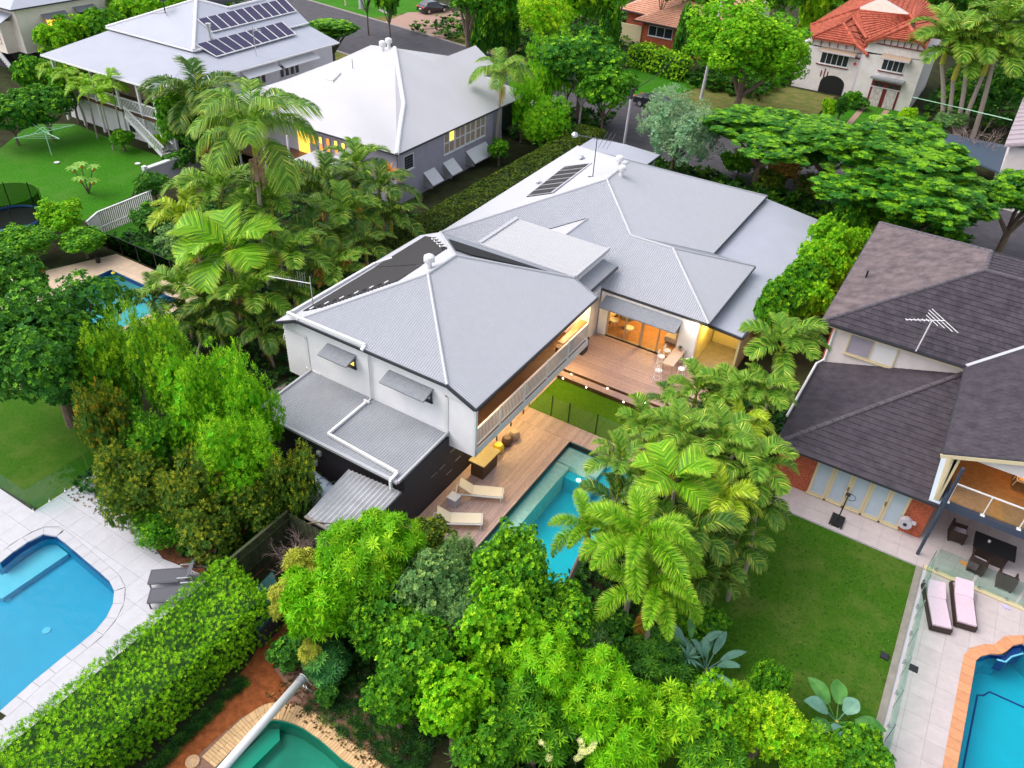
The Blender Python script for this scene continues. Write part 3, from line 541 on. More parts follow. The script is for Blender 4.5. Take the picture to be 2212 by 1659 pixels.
# ---- rear block: big hip roof + small hip wing
ez = 3.3; s4 = .4
P1 = (-18.55, 42.85, 6.24); P1b = (-18.7, 46.3, 6.24); T = (-15.1, 39.4, 4.86); P2 = (-12.5, 39.4, 4.86)
SW, SM, SE, VE, NE, NW, NEW = (-25.9, 35.5, ez), (-15.1, 35.5, ez), (-8.6, 35.5, ez), (-11.2, 43.3, ez), (-11.2, 54.0, ez), (-26.2, 54.0, ez), (-8.6, 43.3, ez)
roofcorr([[SW, SM, T, P1], [SM, SE, P2, T], [SE, NEW, P2], [P2, NEW, VE, T], [P1, T, VE, NE, P1b], [P1b, NE, NW], [P1b, NW, SW, P1]], M['roofgrey'], H)
caps([(SW, P1), (P1, T), (T, P2), (P2, SE), (P2, NEW), (P1b, NE), (P1, P1b), (P1b, NW)], M['cap'], H)
gutters([((-15.3, 35.5, ez), SE), (SE, NEW), (VE, NE), (NE, NW), (SW, NW), (T, VE)], M['gutter'], H)
roofcorr([[(-11.5, 36.35, 3.02), (-6.95, 36.45, 2.6), (-6.85, 53.85, 2.6), (-11.3, 54.3, 3.02)]], M['roofq'], H, name='verandah_roof_sheet', pitch=.2, amp=.006)
gutters([((-6.9, 36.5, 2.58), (-6.8, 53.9, 2.58)), ((-9.1, 36.35, 2.75), (-6.9, 36.4, 2.58)), ((-6.8, 53.9, 2.58), (-11.3, 54.35, 2.9))], M['gutter'], H)
roofcorr([[(-26.5, 54.3, 2.95), (-23.6, 54.3, 3.05), (-23.6, 57.5, 3.05), (-26.5, 57.5, 2.95)], [(-23.6, 54.3, 3.05), (-20.7, 54.7, 2.92), (-20.7, 57.5, 2.92), (-23.6, 57.5, 3.05)]], M['roofq'], H, name='carport_roof_sheet', pitch=.2, amp=.006)
gutters([((-26.5, 57.5, 2.95), (-20.7, 57.5, 2.92)), ((-20.7, 54.7, 2.92), (-20.7, 57.5, 2.92))], M['gutter'], H)
for x, y in ((-26.2, 57.2), (-21, 57.2), (-21, 55)): box('carport_post', (x-.06, y-.06, 0), (x+.06, y+.06, 2.9), M['white'], H)
# walls of the rear block (opening left for the sliding doors)
x0, x1, y0, y1 = -14.8, -9.05, 35.52, 43
box('wall', (-25.5, 35.9, 0), (-14.9, 36.1, 3.25), M['wboard'], H); box('wall', (-25.6, 35.9, 0), (-25.4, 53.6, 3.25), M['wboard'], H); box('wall', (-25.6, 53.4, 0), (-11.5, 53.6, 3.25), M['wboard'], H)
box('wall', (-11.6, 43, 0), (-11.4, 53.6, 3.25), M['wboard'], H)
box('wall', (-14.8, 35.52, .4), (-14.28, 35.72, 3.25), M['wboard'], H); box('wall', (-10.05, 35.52, .4), (-9.05, 35.72, 3.25), M['wboard'], H)
box('wall', (-14.28, 35.521, 2.55), (-10.05, 35.719, 3.25), M['wboard'], H)
boards((-14.8, 35.52), (-14.28, 35.52), .4, 3.2, (0, -1), M['wboard'], H); boards((-10.05, 35.52), (-9.05, 35.52), .4, 3.2, (0, -1), M['wboard'], H); boards((-14.28, 35.52), (-10.05, 35.52), 2.56, 3.2, (0, -1), M['wboard'], H)
box('wall', (-14.82, 31.2, 0), (-14.72, 35.5, 3.0), M['greyl'], H) if False else None
box('wall', (-9.2, 35.72, 0), (-9.05, 43, 3.2), M['limewall'], H); box('wall', (-7.1, 36.6, 0), (-6.98, 53.6, 2.45), M['limewall'], H)
box('verandah_floor', (-9.05, 36.0, 0), (-7.1, 53, .3), M['concrete'], H); box('end_fence', (-9.0, 38.8, .3), (-7.1, 38.9, 2.4), M['limewall'], H)
lamp((-8.6, 36.9, 2.3), 60, (1, .62, .12)); lamp((-9.3, 35.2, 2.9), 10, (1, .85, .6)); MB().tube([(-9.3, 35.5, 3.0), (-9.3, 35.42, 3.0)], .07, 10).obj('wall_light', M['lamp'], H)
# living room seen through the doors
box('room_floor', (-14.6, 35.72, .36), (-9.2, 40.5, .40), M['warm'], H); box('room_wall', (-14.75, 40.4, .4), (-9.2, 40.5, 3.2), M['cream'], H); box('room_wall', (-14.8, 35.72, .4), (-14.7, 40.4, 3.2), M['cream'], H); box('room_wall', (-9.3, 35.72, .4), (-9.21, 40.4, 3.2), M['cream'], H)
box('room_ceiling', (-14.7, 35.72, 3.1), (-9.3, 40.4, 3.16), M['white'], H)
lamp((-12, 37.8, 2.7), 170, (1, .56, .13), .2)
for i, xx in enumerate((-14.28, -13.2, -12.24, -11.2, -10.13)): box('door_frame', (xx, 35.60, .4), (xx+(.16 if i == 2 else .08), 35.68, 2.55), M['taupe'], H)
box('door_frame', (-14.28, 35.60, .4), (-10.05, 35.68, .46), M['taupe'], H)
for a, b in ((-14.2, -13.2), (-13.12, -12.24), (-12.08, -11.2), (-11.12, -10.13)): box('door_pane', (a, 35.63, .46), (b, 35.645, 2.5), M['glass'], H)
awning(H, [(-14.5, 35.5, 2.98), (-10.0, 35.5, 2.98), (-10.0, 34.55, 2.68), (-14.5, 34.55, 2.68)], M['awn'])
for x in (-14.45, -10.05): MB().bar((x, 35.5, 2.2), (x, 34.6, 2.66), .04).poly([(x, 35.5, 2.9), (x, 34.6, 2.6), (x, 35.5, 2.3)]).obj('awning_bracket', M['gutter'], H)
# gallery between the wings
g = [(-21.35, 33.0, 5.02), (-15.35, 33.0, 4.95), (-15.35, 36.95, 4.95), (-21.35, 36.95, 5.02)]
roofcorr([g], M['galroof'], H, name='gallery_roof_sheet', pitch=.23, amp=.024, e1=(0, 1, 0))
box('gallery_wall', (-21.3, 32.2, 2.4), (-15.45, 36.85, 4.84), M['white'], H)
MB().bar((-21.35, 32.95, 5.06), (-21.35, 37.0, 5.06), .22, .1).bar((-15.35, 32.95, 4.94), (-15.35, 37, 4.94), .14, .22).bar((-21.35, 32.95, 4.98), (-15.35, 32.95, 4.92), .12, .2).obj('gallery_flashing', M['cap'], H)
box('gallery_link', (-21.3, 31.0, 2.0), (-15.6, 33.0, 4.7), M['white'], H)
awning(H, [(-15.42, 36.6, 4.42), (-15.42, 33.3, 4.42), (-14.6, 33.4, 4.2), (-14.6, 36.7, 4.2)], M['awn'], e1=(0, 1, 0)); gutters([((-14.58, 33.4, 4.2), (-14.58, 36.7, 4.2))], M['gutter'], H)
box('link_wall', (-15.5, 31.2, 0.4), (-14.85, 35.5, 3.4), M['wboard'], H)
# small gablet behind the gallery
pk = onpl(rA(865, 515), (0, 35.5, ez), 0, s4); zr = pk[2]; yl = 36.95; zl = ez+s4*(yl-35.5); hw = (zr-zl)/.42
MB().slab([pk, (pk[0], yl, zr), (pk[0]-hw*1.15, yl, zl)], .04).obj('gablet_roof', M['roofwhite'], H); MB().slab([pk, (pk[0]+hw, yl, zl), (pk[0], yl, zr)], .04).obj('gablet_roof', M['roofgrey'], H)
caps([(pk, (pk[0], yl, zr))], M['cap'], H, .05); caps([(pk, (pk[0]-hw*1.15, yl, zl))], M['gutter'], H, .035, name='valley_flashing')
# roof furniture of the rear block
def westr(q): return onpl(q, (-25.9, 0, ez), s4, 0)
cs = [Vector(westr(rA(*q)))+Vector((0, 0, .12)) for q in ((525, 400), (665, 382), (885, 217), (735, 235))]
pn = MB().slab([tuple(v) for v in cs], .08).obj('solar_water_panel', M['matb'], H)
for k in range(7):
    t_ = (k+.5)/7 if False else k/6; a = cs[0].lerp(cs[3], t_); b = cs[1].lerp(cs[2], t_); MB().bar(a+Vector((0, 0, .02)), b+Vector((0, 0, .02)), .05, .03).obj('strip', M['cap'], pn)
MB().bar(cs[1], cs[2], .1, .1).obj('header_pipe', M['cap'], pn)
for q, s in (((1038, 225), .85), ((1052, 280), .85)): c = westr(rA(*q)) if q[0] < 1045 else onpl(rA(*q), (-11.2, 0, ez), -s4, 0); whirly(H, (c[0], c[1], c[2]+.25), s)
for q in ((828, 195), (585, 328)):
    c = Vector(westr(rA(*q))); MB().lathe([(.12, 0), (.12, .25), (.24, .28), (.22, .33), (.05, .42)], c, 14).obj('roof_vent', M['steel'] if q[0] > 800 else M['white'], H)
c = Vector(westr(rA(893, 288))); an = MB().tube([c, c+Vector((0, 0, 2.6))], .03, 6).tube([c+Vector((-1.5, .3, 2.3)), c+Vector((1.2, .2, 2.55))], .025, 6).bar(c-Vector((.3, 0, 0)), c+Vector((.3, 0, .1)), .06)
for k in range(9): p = c+Vector((-1.4+.28*k, .27, 2.32+.02*k)); hh = .12 if k < 6 else .55; an.bar(p-Vector((0, hh, hh*.6)), p+Vector((0, hh, hh*.6)), .02)
an.obj('television_antenna', M['gutter'], H); MB().lathe([(.02, 0), (.2, .1), (.22, .22), (.12, .34), (.01, .38)], c+Vector((-1.7, .3, 2.1)), 12).obj('antenna_dish', M['steel'], H)
# ================================================================ garage wing, tin lean-to and tank
Gg = thing('garage', 'charcoal rendered garage with flat grey metal roof in front of the white house', 'garage', (-18.7, 17.6, 0))
roofcorr([[(-22.55, 17.5, 2.84), (-14.82, 17.5, 2.84), (-14.82, 20.8, 3.04), (-22.55, 20.8, 3.04)]], M['roofgar'], Gg, pitch=.12, amp=.016)
box('wall', (-22.4, 17.75, 0), (-14.9, 17.95, 2.78), M['charcoal'], Gg); box('wall', (-14.93, 17.95, 0), (-14.75, 22.8, 2.4), M['charcoal'], Gg); box('wall', (-14.93, 17.75, 0), (-14.751, 20.85, 2.86), M['charcoal'], Gg)
box('wall', (-22.4, 17.95, 0), (-22.2, 22, 2.4), M['charcoal'], Gg); box('garage_slab', (-22.2, 17.9, .0), (-14.9, 24, .02), M['concrete'], Gg)
gutters([((-22.55, 17.45, 2.86), (-14.85, 17.45, 2.86))], M['cap'], Gg, .14); MB().bar((-14.8, 17.4, 2.9), (-14.8, 20.84, 3.1), .1, .12).obj('barge_flashing', M['cap'], Gg); MB().bar((-22.58, 17.4, 2.88), (-22.58, 20.84, 3.08), .1, .12).obj('barge_flashing', M['cap'], Gg)
MB().bar((-18.95, 20.4, 3.1), (-18.95, 17.95, 2.98), .12).bar((-18.95, 17.95, 2.98), (-15.1, 17.75, 2.98), .12).bar((-15.1, 17.75, 2.98), (-15.1, 17.3, 2.9), .12).bar((-15.1, 17.3, 2.9), (-15.1, 17.3, 2.45), .1).bar((-19.1, 20.45, 3.12), (-18.8, 20.45, 3.12), .1).obj('roof_pipe', M['white'], Gg)
for k in range(6): # score lines cut in the render of the deck-side wall
    y, z = ((19.5, 1.5), (20.1, 1.5), (20.9, 1.9), (21.5, 1.9), (20.6, .8), (21.3, 1.1))[k]; box('render_strip', (-14.75, y, z), (-14.735, y+.42, z+.02), M['steel'], Gg)
Ln = thing('lean_to', 'low shed with ribbed tin roof and bare twigs lying on it', 'shed', (-16, 15, 0))
corr(MB(), [(-17.1, 14.55, 2.15), (-14.72, 14.55, 2.15), (-14.72, 17.5, 2.32), (-17.3, 17.3, 2.32)], .2, .035).obj('tin_sheet', M['tinroof'], Ln)
box('wall', (-14.93, 14.7, 0), (-14.75, 17.74, 2.1), M['charcoal'], Ln); box('wall', (-17.0, 14.7, 0), (-14.95, 14.85, 2.05), M['charcoal'], Ln); MB().bar((-17.1, 14.5, 2.1), (-14.7, 14.5, 2.1), .1, .08).obj('gutter', M['concrete'], Ln)
rnd.seed(5)
def twigs(mb, p, d, L, r, depth):
    q = p+d*L; mb.tube([p, p.lerp(q, .5)+Vector([rnd.uniform(-.1, .1)*L for _ in range(3)]), q], [r, r*.8, r*.6], 4, cap=False)
    if depth > 0:
        for _ in range(rnd.choice((2, 3))): nd = (d+Vector([rnd.uniform(-.8, .8) for _ in range(3)])).normalized(); twigs(mb, q if rnd.random() < .6 else p.lerp(q, .6), nd, L*.72, r*.6, depth-1)
t = thing('fallen_branch', 'bare dry branch lying across the ribbed tin roof', 'branch', (-15.6, 14.4, 2.2))
mb = MB(); twigs(mb, Vector((-16.6, 14.1, 2.35)), Vector((.8, .5, .06)), .9, .03, 3); mb.obj('twig', M['trunk'], t)
t = thing('water_tank', 'pale blue-grey rounded tank beside the ribbed tin roof', 'tank', (-18.2, 16.6, 0))
MB().tube([(-19.4, 16.7, 1.0), (-17.6, 16.4, 1.0)], .6, 20).box((-19.3, 16.2, 0), (-17.7, 16.9, .6)).obj('tank_body', M['paleb'], t, smooth=False)
for x in (-19.0, -18.5, -18.0): MB().tube([(x, 16.6+.61*math.cos(a), 1.0+.61*math.sin(a)) for a in np.linspace(0, PI, 9)], .02, 5).obj('tank_rib', M['steel'], t)
for i, q in enumerate(((450, 855), (415, 945))):
    p = atY(rC(*q), 17.7); t = thing('wall_meter', 'small white box on the dark garage wall, %s' % ('upper one' if i == 0 else 'lower one'), 'box', p); box('meter_box', (p[0]-.1, 17.62, p[2]-.12), (p[0]+.1, 17.75, p[2]+.12), M['white'], t); box('meter_lid', (p[0]-.08, 17.60, p[2]-.1), (p[0]+.08, 17.62, p[2]+.02), M['steel'], t)
# ================================================================ TILED HOUSE on the right
# tile field on a planar roof polygon; nearest pieces become parts, the rest one joined part
_tile_me = None
def tiles(polys, m, parent, w_=.30, c_=.34, keep=300, off=.0, thick=.035, lift=.03, name='roof_tile', part_label=None):
    allp = []
    for pts in polys:
        n, e1, e2 = plane_axes(pts); o = Vector(pts[0])       # e1 horizontal, e2 up the slope
        if e2.z < 0: e2 = -e2
        uv = [((Vector(p)-o).dot(e1), (Vector(p)-o).dot(e2)) for p in pts]
        MB().slab([tuple(Vector(p)-n*.02) for p in pts], .06).obj('roof_underlay', m, parent)
        v0, v1 = min(a[1] for a in uv), max(a[1] for a in uv); v = v0; r = 0
        while v < v1:
            vm = v+c_*.5; xs = []
            for j in range(len(uv)):
                (ua, va), (ub, vb) = uv[j], uv[(j+1) % len(uv)]
                if (va-vm)*(vb-vm) <= 0 and abs(vb-va) > 1e-7: xs.append(ua+(ub-ua)*(vm-va)/(vb-va))
            if len(xs) >= 2:
                u = min(xs)+(w_*.5 if r % 2 else 0); u -= w_*.5
                while u < max(xs):
                    a, b = max(u, min(xs)), min(u+w_*.96, max(xs))
                    if b-a > .04: allp.append((o+e1*a+e2*v, e1*(b-a), e2*(c_*1.03), n))
                    u += w_
            v += c_; r += 1
    allp.sort(key=lambda t: (t[0]-Vector((0, 0, CH))).length)
    def geo(mb, t, org_=Vector((0, 0, 0))):
        p, a, b, n = t; p = p-org_; h = n*(lift+rnd.uniform(0, .006))
        mb.add([p+h, p+a+h, p+a+b+n*.004, p+b+n*.004, p-n*.005, p+a-n*.005], [(0, 1, 2, 3), (4, 5, 1, 0)])
    off = org(parent)
    for t in allp[:keep]:
        mb = MB(); geo(mb, t, off); mb.obj(name, m, parent, world=False)
    if allp[keep:]:
        mb = MB()
        for t in allp[keep:]: geo(mb, t, off)
        tag(mb.obj(name, m, parent, world=False), kind='stuff')
rnd.seed(11)
TH = thing('tiled_roof_house', 'two storey brick house with dark purple-grey tiled roofs and a glass balcony, right side', 'house', (0, 30, 0))
ue = 5.0
uA, uB, uC = (-3.4, 36.4, ue), (3.15, 36.4, ue), (3.15, 29.2, ue)
a1, a2 = (2.55, 42.3, 7.2), (2.6, 44.8, 7.2); uD = (-3.4, 50.3, ue)
fr = .373
vt = (8.0, 41.25, 5+4.85*.373)
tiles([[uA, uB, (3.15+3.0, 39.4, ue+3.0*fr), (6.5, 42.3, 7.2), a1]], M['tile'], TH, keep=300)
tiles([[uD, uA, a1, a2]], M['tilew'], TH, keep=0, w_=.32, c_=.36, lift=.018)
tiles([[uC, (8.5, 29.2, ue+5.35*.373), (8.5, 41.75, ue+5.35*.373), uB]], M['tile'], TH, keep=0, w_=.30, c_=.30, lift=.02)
tiles([[a2, (8.5, 50.3, ue+.0), uD], [a1, (6.5, 42.3, 7.2), (8.6, 44.8, 7.2-.78*0), a2][:4]], M['tile'], TH, keep=0)
le = 2.5; lt = 4.32
lA, lB, lT, lW = (-2.9, 29.2, le), (3.85, 29.2, le), (3.32, 37.0, lt+.05), (-2.9, 37.0, le)
tiles([[lA, (3.85, 29.2, le), (3.6, 37.0, lt+.02), lT]], M['tile'], TH, keep=0, w_=.30, c_=.34)
tiles([[lW, lA, lT]], M['tile'], TH, keep=0, w_=.30, c_=.34, lift=.015)
def ridge(a, b, parent, m=M['tilecap'], r=.13, L=.4):
    a, b = Vector(a), Vector(b); n = max(1, int((b-a).length/L))
    for i in range(n): p, q = a.lerp(b, i/n), a.lerp(b, (i+.97)/n); MB().tube([p, q], [r, r*.86], 8).obj('ridge_tile', m, parent)
ridge(lA, lT, TH); ridge(uA, a1, TH, r=.11); ridge(a1, a2, TH, r=.11); ridge(a2, uD, TH, r=.1); ridge(a1, (6.5, 42.3, 7.22), TH, r=.1)
MB().bar((3.15, 36.4, ue+.05), (6.4, 39.65, ue+.05+3.25*fr), .16, .05).obj('valley_flashing', M['cap'], TH)
MB().bar((3.68, 29.2, le+.06), (3.55, 36.9, lt+.1), .45, .03).obj('wall_flashing', M['paleb'], TH)
gutters([(uA, uB), (uA, uD), (lA, lB), (lA, (-2.9, 37, le))], M['gutter'], TH, .14); gutters([(uC, (8.5, 29.2, ue+5.35*.373)), ((3.15, 36.4, ue), uC)], M['gutter'], TH, .10)
MB().bar((3.1, 29.16, ue-.14), (8.5, 29.16, ue-.14+5.35*.373), .06, .16).obj('barge_board', M['creamtrim'], TH); MB().bar((-3.3, 36.42, ue-.16), (3.1, 36.42, ue-.16), .06, .08).obj('fascia', M['creamtrim'], TH)
MB().tube([(-2.75, 36.8, 4.9), (-2.75, 36.8, 2.75), (-3.0, 36.3, 2.68), (-3.05, 31.2, 2.62)], .06, 8).obj('downpipe', M['white'], TH)
box('wall', (-2.75, 36.85, 2.3), (3.3, 37.05, 4.95), M['stucco'], TH); box('wall', (-2.9, 37.05, 0), (-2.75, 49.5, 4.95), M['brick'], TH); box('wall', (-2.75, 36.86, 0), (3.3, 49.4, 2.2), M['brick'], TH)
box('gable_panel', (3.7, 29.5, 5.1), (8.5, 29.6, 5.2), M['stucco'], TH); MB().slab([(3.75, 29.45, 5.0), (8.5, 29.45, 5.0), (8.5, 29.45, 6.9), (3.75, 29.45, 5.15)], .05, (0, -1, 0)).obj('gable_panel', M['stucco'], TH)
MB().slab([(3.6, 29.3, 4.95), (3.82, 29.3, 4.95), (3.80, 29.3, 2.6), (3.74, 29.3, 2.6)], .1, (0, -1, 0)).box((3.6, 29.3, 2.6), (3.72, 36.8, 4.95)).obj('wing_wall', M['creamtrim'], TH)
window(TH, (-1.98, 36.84, 3.45), (1, 0, 0), (0, -1, 0), 2.3, 1.25, 2, 1, frame=M['creamtrim'], panes=lambda i, j: M['white'] if i else M['grey'])
# ground floor: brick wall in courses and five folding window doors
box('wall', (-2.7, 29.72, 0), (3.85, 29.9, 2.45), M['mortar'], TH)
box('side_wall', (3.7, 29.72, 0), (3.85, 36.9, 2.5), M['mortar'], TH)
nb = 0
def bricks(x0, x1, y, z0, z1, parent):
    mb = MB(); z = z0; r = 0
    while z < z1-.03:
        x = x0-(.12 if r % 2 else 0)
        while x < x1:
            a, b = max(x, x0), min(x+.23, x1)
            if b-a > .03: mb.box((a, y-.02-rnd.uniform(0, .006), z), (b, y+.01, z+.066))
            x += .242
        z += .078; r += 1
    tag(mb.obj('brick_course', M['brick'], parent), kind='stuff')
bricks(-2.7, -1.05, 29.72, 0, 2.42, TH); bricks(2.95, 3.85, 29.72, 0, 2.42, TH); bricks(-1.05, 2.95, 29.72, 0, .10, TH)
for i in range(5):
    x = -1.03+i*.796; window(TH, (x, 29.70, .14), (1, 0, 0), (0, -1, 0), .785, 2.2, 1, 1, frame=M['creamtrim'], panes=M['glassb'], fw=.11, name='folding_door')
    if i in (1, 3): box('door_handle', (x+.73, 29.58, 1.1), (x+.76, 29.64, 1.3), M['black'], TH)
MB().tube([(3.95, 28.7, .05), (3.95, 28.7, 5.0)], .07, 8).obj('balcony_post', M['bluecol'], TH)
MB().bar((3.85, 28.95, 2.85), (9.5, 28.95, 2.85), .16, .32).bar((3.95, 29, 2.95), (3.95, 36.5, 2.95), .12, .3).obj('balcony_beam', M['bluecol'], TH)
box('balcony_floor', (3.9, 29.05, 3.0), (9.5, 34, 3.08), M['warm'], TH); MB().slab([(3.85, 33.6, 3.08), (9.5, 33.6, 3.08), (9.5, 33.6, 6.9), (3.85, 33.6, 5.0)], .15, (0, -1, 0)).obj('balcony_back_wall', M['timber'], TH); box('undercroft_wall', (3.86, 34.6, 0), (9.5, 34.75, 2.9), M['charcoal'], TH)
window(TH, (4.6, 33.58, 3.1), (1, 0, 0), (0, -1, 0), 3.6, 2.1, 3, 1, frame=M['timber'], name='sliding_door')
MB().bar((4.0, 28.95, 4.02), (9.5, 28.95, 4.02), .05, .05).obj('handrail', M['white'], TH)
for x in (4.05, 5.35, 6.65, 7.95): MB().bar((x, 28.95, 3.0), (x, 28.95, 4.0), .04).box((x-.08, 28.87, 3.01), (x+.08, 29.03, 3.04)).obj('rail_post', M['white'], TH)
for x in (4.1, 5.4, 6.7): box('balustrade_pane', (x, 28.94, 3.08), (x+1.2, 28.955, 3.96), M['glass'], TH)
lamp((6.3, 31.5, 4.6), 25, (1, .5, .15))
MB().tube([(6.2, 31.5, 3.1), (6.3, 31.4, 3.9), (6.9, 31.3, 3.9), (7.0, 31.3, 3.1)], .03, 6).tube([(6.2, 31.9, 3.1), (6.25, 31.9, 4.3), (6.9, 31.9, 4.3), (7.0, 31.9, 3.1)], .03, 6).box((6.2, 31.3, 3.5), (7.0, 31.9, 3.55)).obj('cane_chair', M['coping'], None)
t = col.objects['cane_chair']; tag(t, 'orange cane chair on the upper glass balcony of the tiled house', 'chair')
# antenna on the tiled roof
b = Vector(onpl(z3(1885, 690), uA, 0, fr)); tp = b+Vector((.1, 0, 1.7)); an = MB().tube([b, tp], .03, 6)
bm0, bm1 = tp+Vector((-1.0, -.25, -.15)), tp+Vector((.5, .25, .1)); an.tube([bm0, bm1], .02, 6)
for k in range(10): p = bm0.lerp(bm1, k/9); L = (.09, .1, .1, .12, .12, .14, .5, .7, 1.0, 1.1)[k]; an.bar(p+Vector((-L*.6, L*.7, 0)), p+Vector((L*.6, -L*.7, 0)), .02)
an.obj('television_antenna', M['white'], TH)
b = onpl(c6(1190, 140), uA, .373, 0); MB().tube([b, (b[0], b[1], b[2]+.4)], .05, 8).obj('vent_pipe', M['black'], TH)
# ================================================================ WHITE ROOFED HOUSE
W = thing('white_roofed_house', 'house with a broad white metal roof and mauve-grey boards behind the long clipped hedge', 'house', (-34.5, 42.5, 0))
we = 4.15
Cn = Vector((-34.45, 42.2, we)); pe = lambda q: Vector(onpl(q, tuple(Cn), -.48, 0)); ap, K1, K2, N1, N2, N3, N4 = [pe(rD(*q)) for q in ((1090, 168), (1170, 660), (1135, 880), (1435, 285), (1800, 145), (1870, 415), (2010, 360))]
SWc = Vector((-52.5, 42.2, we)); NWc = Vector(PZ(rD(150, 440), 4.2)); E1 = Vector((-34.45, 57.2, we)); E2 = Vector((-34.45, 60.5, we)); Bk = Vector(PZ(rD(600, 270), 5.6))
for pts in ([ap, K1, N1], [K1, K2, Cn, E1, N1], [N1, E1, E2, N3], [N1, N3, N4, N2], [ap, N1, Vector((-47, 66, 4.0))], [ap, K1, K2, Cn, SWc], [ap, SWc, NWc, Bk], [ap, Bk, Vector((-55, 64, 4.0))]):
    n = len(pts)
    if n > 3:
        for i in range(1, n-1): MB().slab([tuple(pts[0]), tuple(pts[i]), tuple(pts[i+1])], .06).obj('roof_sheet', M['roofwhite'], W)
    else: MB().slab([tuple(p) for p in pts], .06).obj('roof_sheet', M['roofwhite'], W)
caps([(tuple(ap), tuple(K1)), (tuple(K1), tuple(K2)), (tuple(K2), tuple(Cn))], M['white'], W, .17)
gutters([(tuple(Cn), tuple(E1)), (tuple(SWc), tuple(Cn))], M['gutter'], W)
box('wall', (-51.5, 43.1, 0), (-38.9, 43.3, 4.0), M['greyl'], W); box('wall', (-38.9, 42.8, 0), (-34.95, 57, 4.1), M['grey'], W); box('wall', (-51.5, 43.2, 0), (-38.9, 63, 3.9), M['greyl'], W)
boards((-34.94, 42.8), (-34.94, 51.2), 0, 4.05, (1, 0), M['grey'], W, pitch=.2); boards((-34.94, 51.2), (-34.94, 57), 0, 1.3, (1, 0), M['grey'], W, pitch=.2)
boards((-38.9, 42.79), (-34.95, 42.79), 0, 4.0, (0, -1), M['grey'], W, pitch=.2)
wy0 = atX(rD(1520, 1110), -34.9)[1]; wy1 = atX(rD(1885, 900), -34.9)[1]
wz = atX(rD(1520, 1110), -34.9)[2]
ww = (wy1-wy0)/4
for i in range(4): window(W, (-34.92, wy0+i*ww, wz), (0, 1, 0), (1, 0, 0), ww-.04, 1.75, 2, 2, frame=M['white'], panes=(lambda a, b, i=i: M['lity'] if (i == 0 and b == 1 and a == 1) else M['timber' if False else 'taupe']), fw=.09)
q = atX(rD(1170, 1255), -34.9); window(W, (-34.92, q[1], q[2]), (0, 1, 0), (1, 0, 0), 1.2, 1.15, 1, 1, panes=M['glassd'])
box('corner_screen', (-34.95, wy1+2.6, wz-.3), (-34.9, wy1+4.2, 4.0), M['black'], W)
for (a, b_, w2) in ((rD(1345, 1355), rD(1410, 1460), 1.4), (rD(1515, 1255), rD(1580, 1370), 1.4), (rD(1715, 1160), rD(1775, 1260), 2.9)):
    p = atX(a, -34.9); y = p[1]; z = max(p[2], 1.2)
    sh = MB().slab([(-34.92, y, z+.35), (-34.92, y+w2, z+.35), (-34.0, y+w2, z-.45), (-34.0, y, z-.45)], .05).obj('window_hood', M['white'], W)
    for k in range(7): MB().bar((-34.9+.13*k, y, z+.28-.12*k), (-34.9+.13*k, y, z-.75), .03).obj('hood_slat', M['white'], sh)
# lit southern verandah windows of the white house
lw = [atY(rD(*q), 43.08) for q in ((350, 920), (420, 935), (485, 950), (555, 970), (620, 990))]
for i, (x, zlo, h, w2, mm) in enumerate(((0, 1, .75, .55, 'lity'), (1, 0, 1.15, .42, 'lity'), (2, 0, 1.15, .42, 'lito'), (3, 0, 1.1, .42, 'lity'), (4, 0, 1.1, .42, 'lity'))):
    p = lw[i]; window(W, (p[0], 43.08, p[2]-h), (1, 0, 0), (0, -1, 0), w2, h, 1, 1 if i == 0 else 2, frame=M['greyl'], panes=(lambda a, b, mm=mm: M[mm] if b else M['lito']), fw=.06)
p = atY(rD(240, 890), 43.08); q2 = atY(rD(340, 910), 43.08); box('lit_doorway', (p[0], 43.02, p[2]-2.1), (q2[0], 43.09, p[2]), M['lit'], W)
p = atY(rD(345, 1000), 43.0); box('wall_panel', (p[0], 42.98, p[2]-1.1), (p[0]+.75, 43.07, p[2]), M['grey'], W)
box('verandah_floor', (-52, 40.2, 1.5), (-39.5, 43.1, 1.7), M['timber'], W); box('stair_roof', (-41.5, 39.0, 2.9), (-38.6, 41.6, 3.0), M['roofwhite'], W)
MB().slab([tuple(PZ(rD(*q), z)) for q, z in (((440, 1160), 2.6), ((690, 1035), 3.5), ((740, 1110), 3.4), ((770, 1240), 2.2), ((530, 1220), 2.2))], .12).obj('awning', M['roofwhite'], W)
for x in (-48.6, -45.8, -43.2): box('verandah_post', (x-.06, 40.3, 0), (x+.06, 40.42, 4.0), M['white'], W)
for q in ((985, 165), (1038, 140)): whirly(W, tuple(Vector(PZ(rD(*q), 7.95))), .95)
sk = [Vector(onpl(rD(*q), tuple(ap), (we-8)/((-52.5)-ap.x)*1.0, .05)) for q in ((487, 460), (550, 470), (622, 395), (555, 375))]
MB().slab([tuple(v+Vector((0, 0, .16))) for v in sk], .2).obj('skylight', M['white'], W, bevel=.03)
c = Vector(PZ(rD(724, 368), 6.6)); MB().tube([c, c+Vector((0, 0, .9))], .02, 6).tube([c-Vector((0, 0, .3)), c+Vector((0, 0, .12))], .1, 10).obj('roof_flue', M['black'], W)
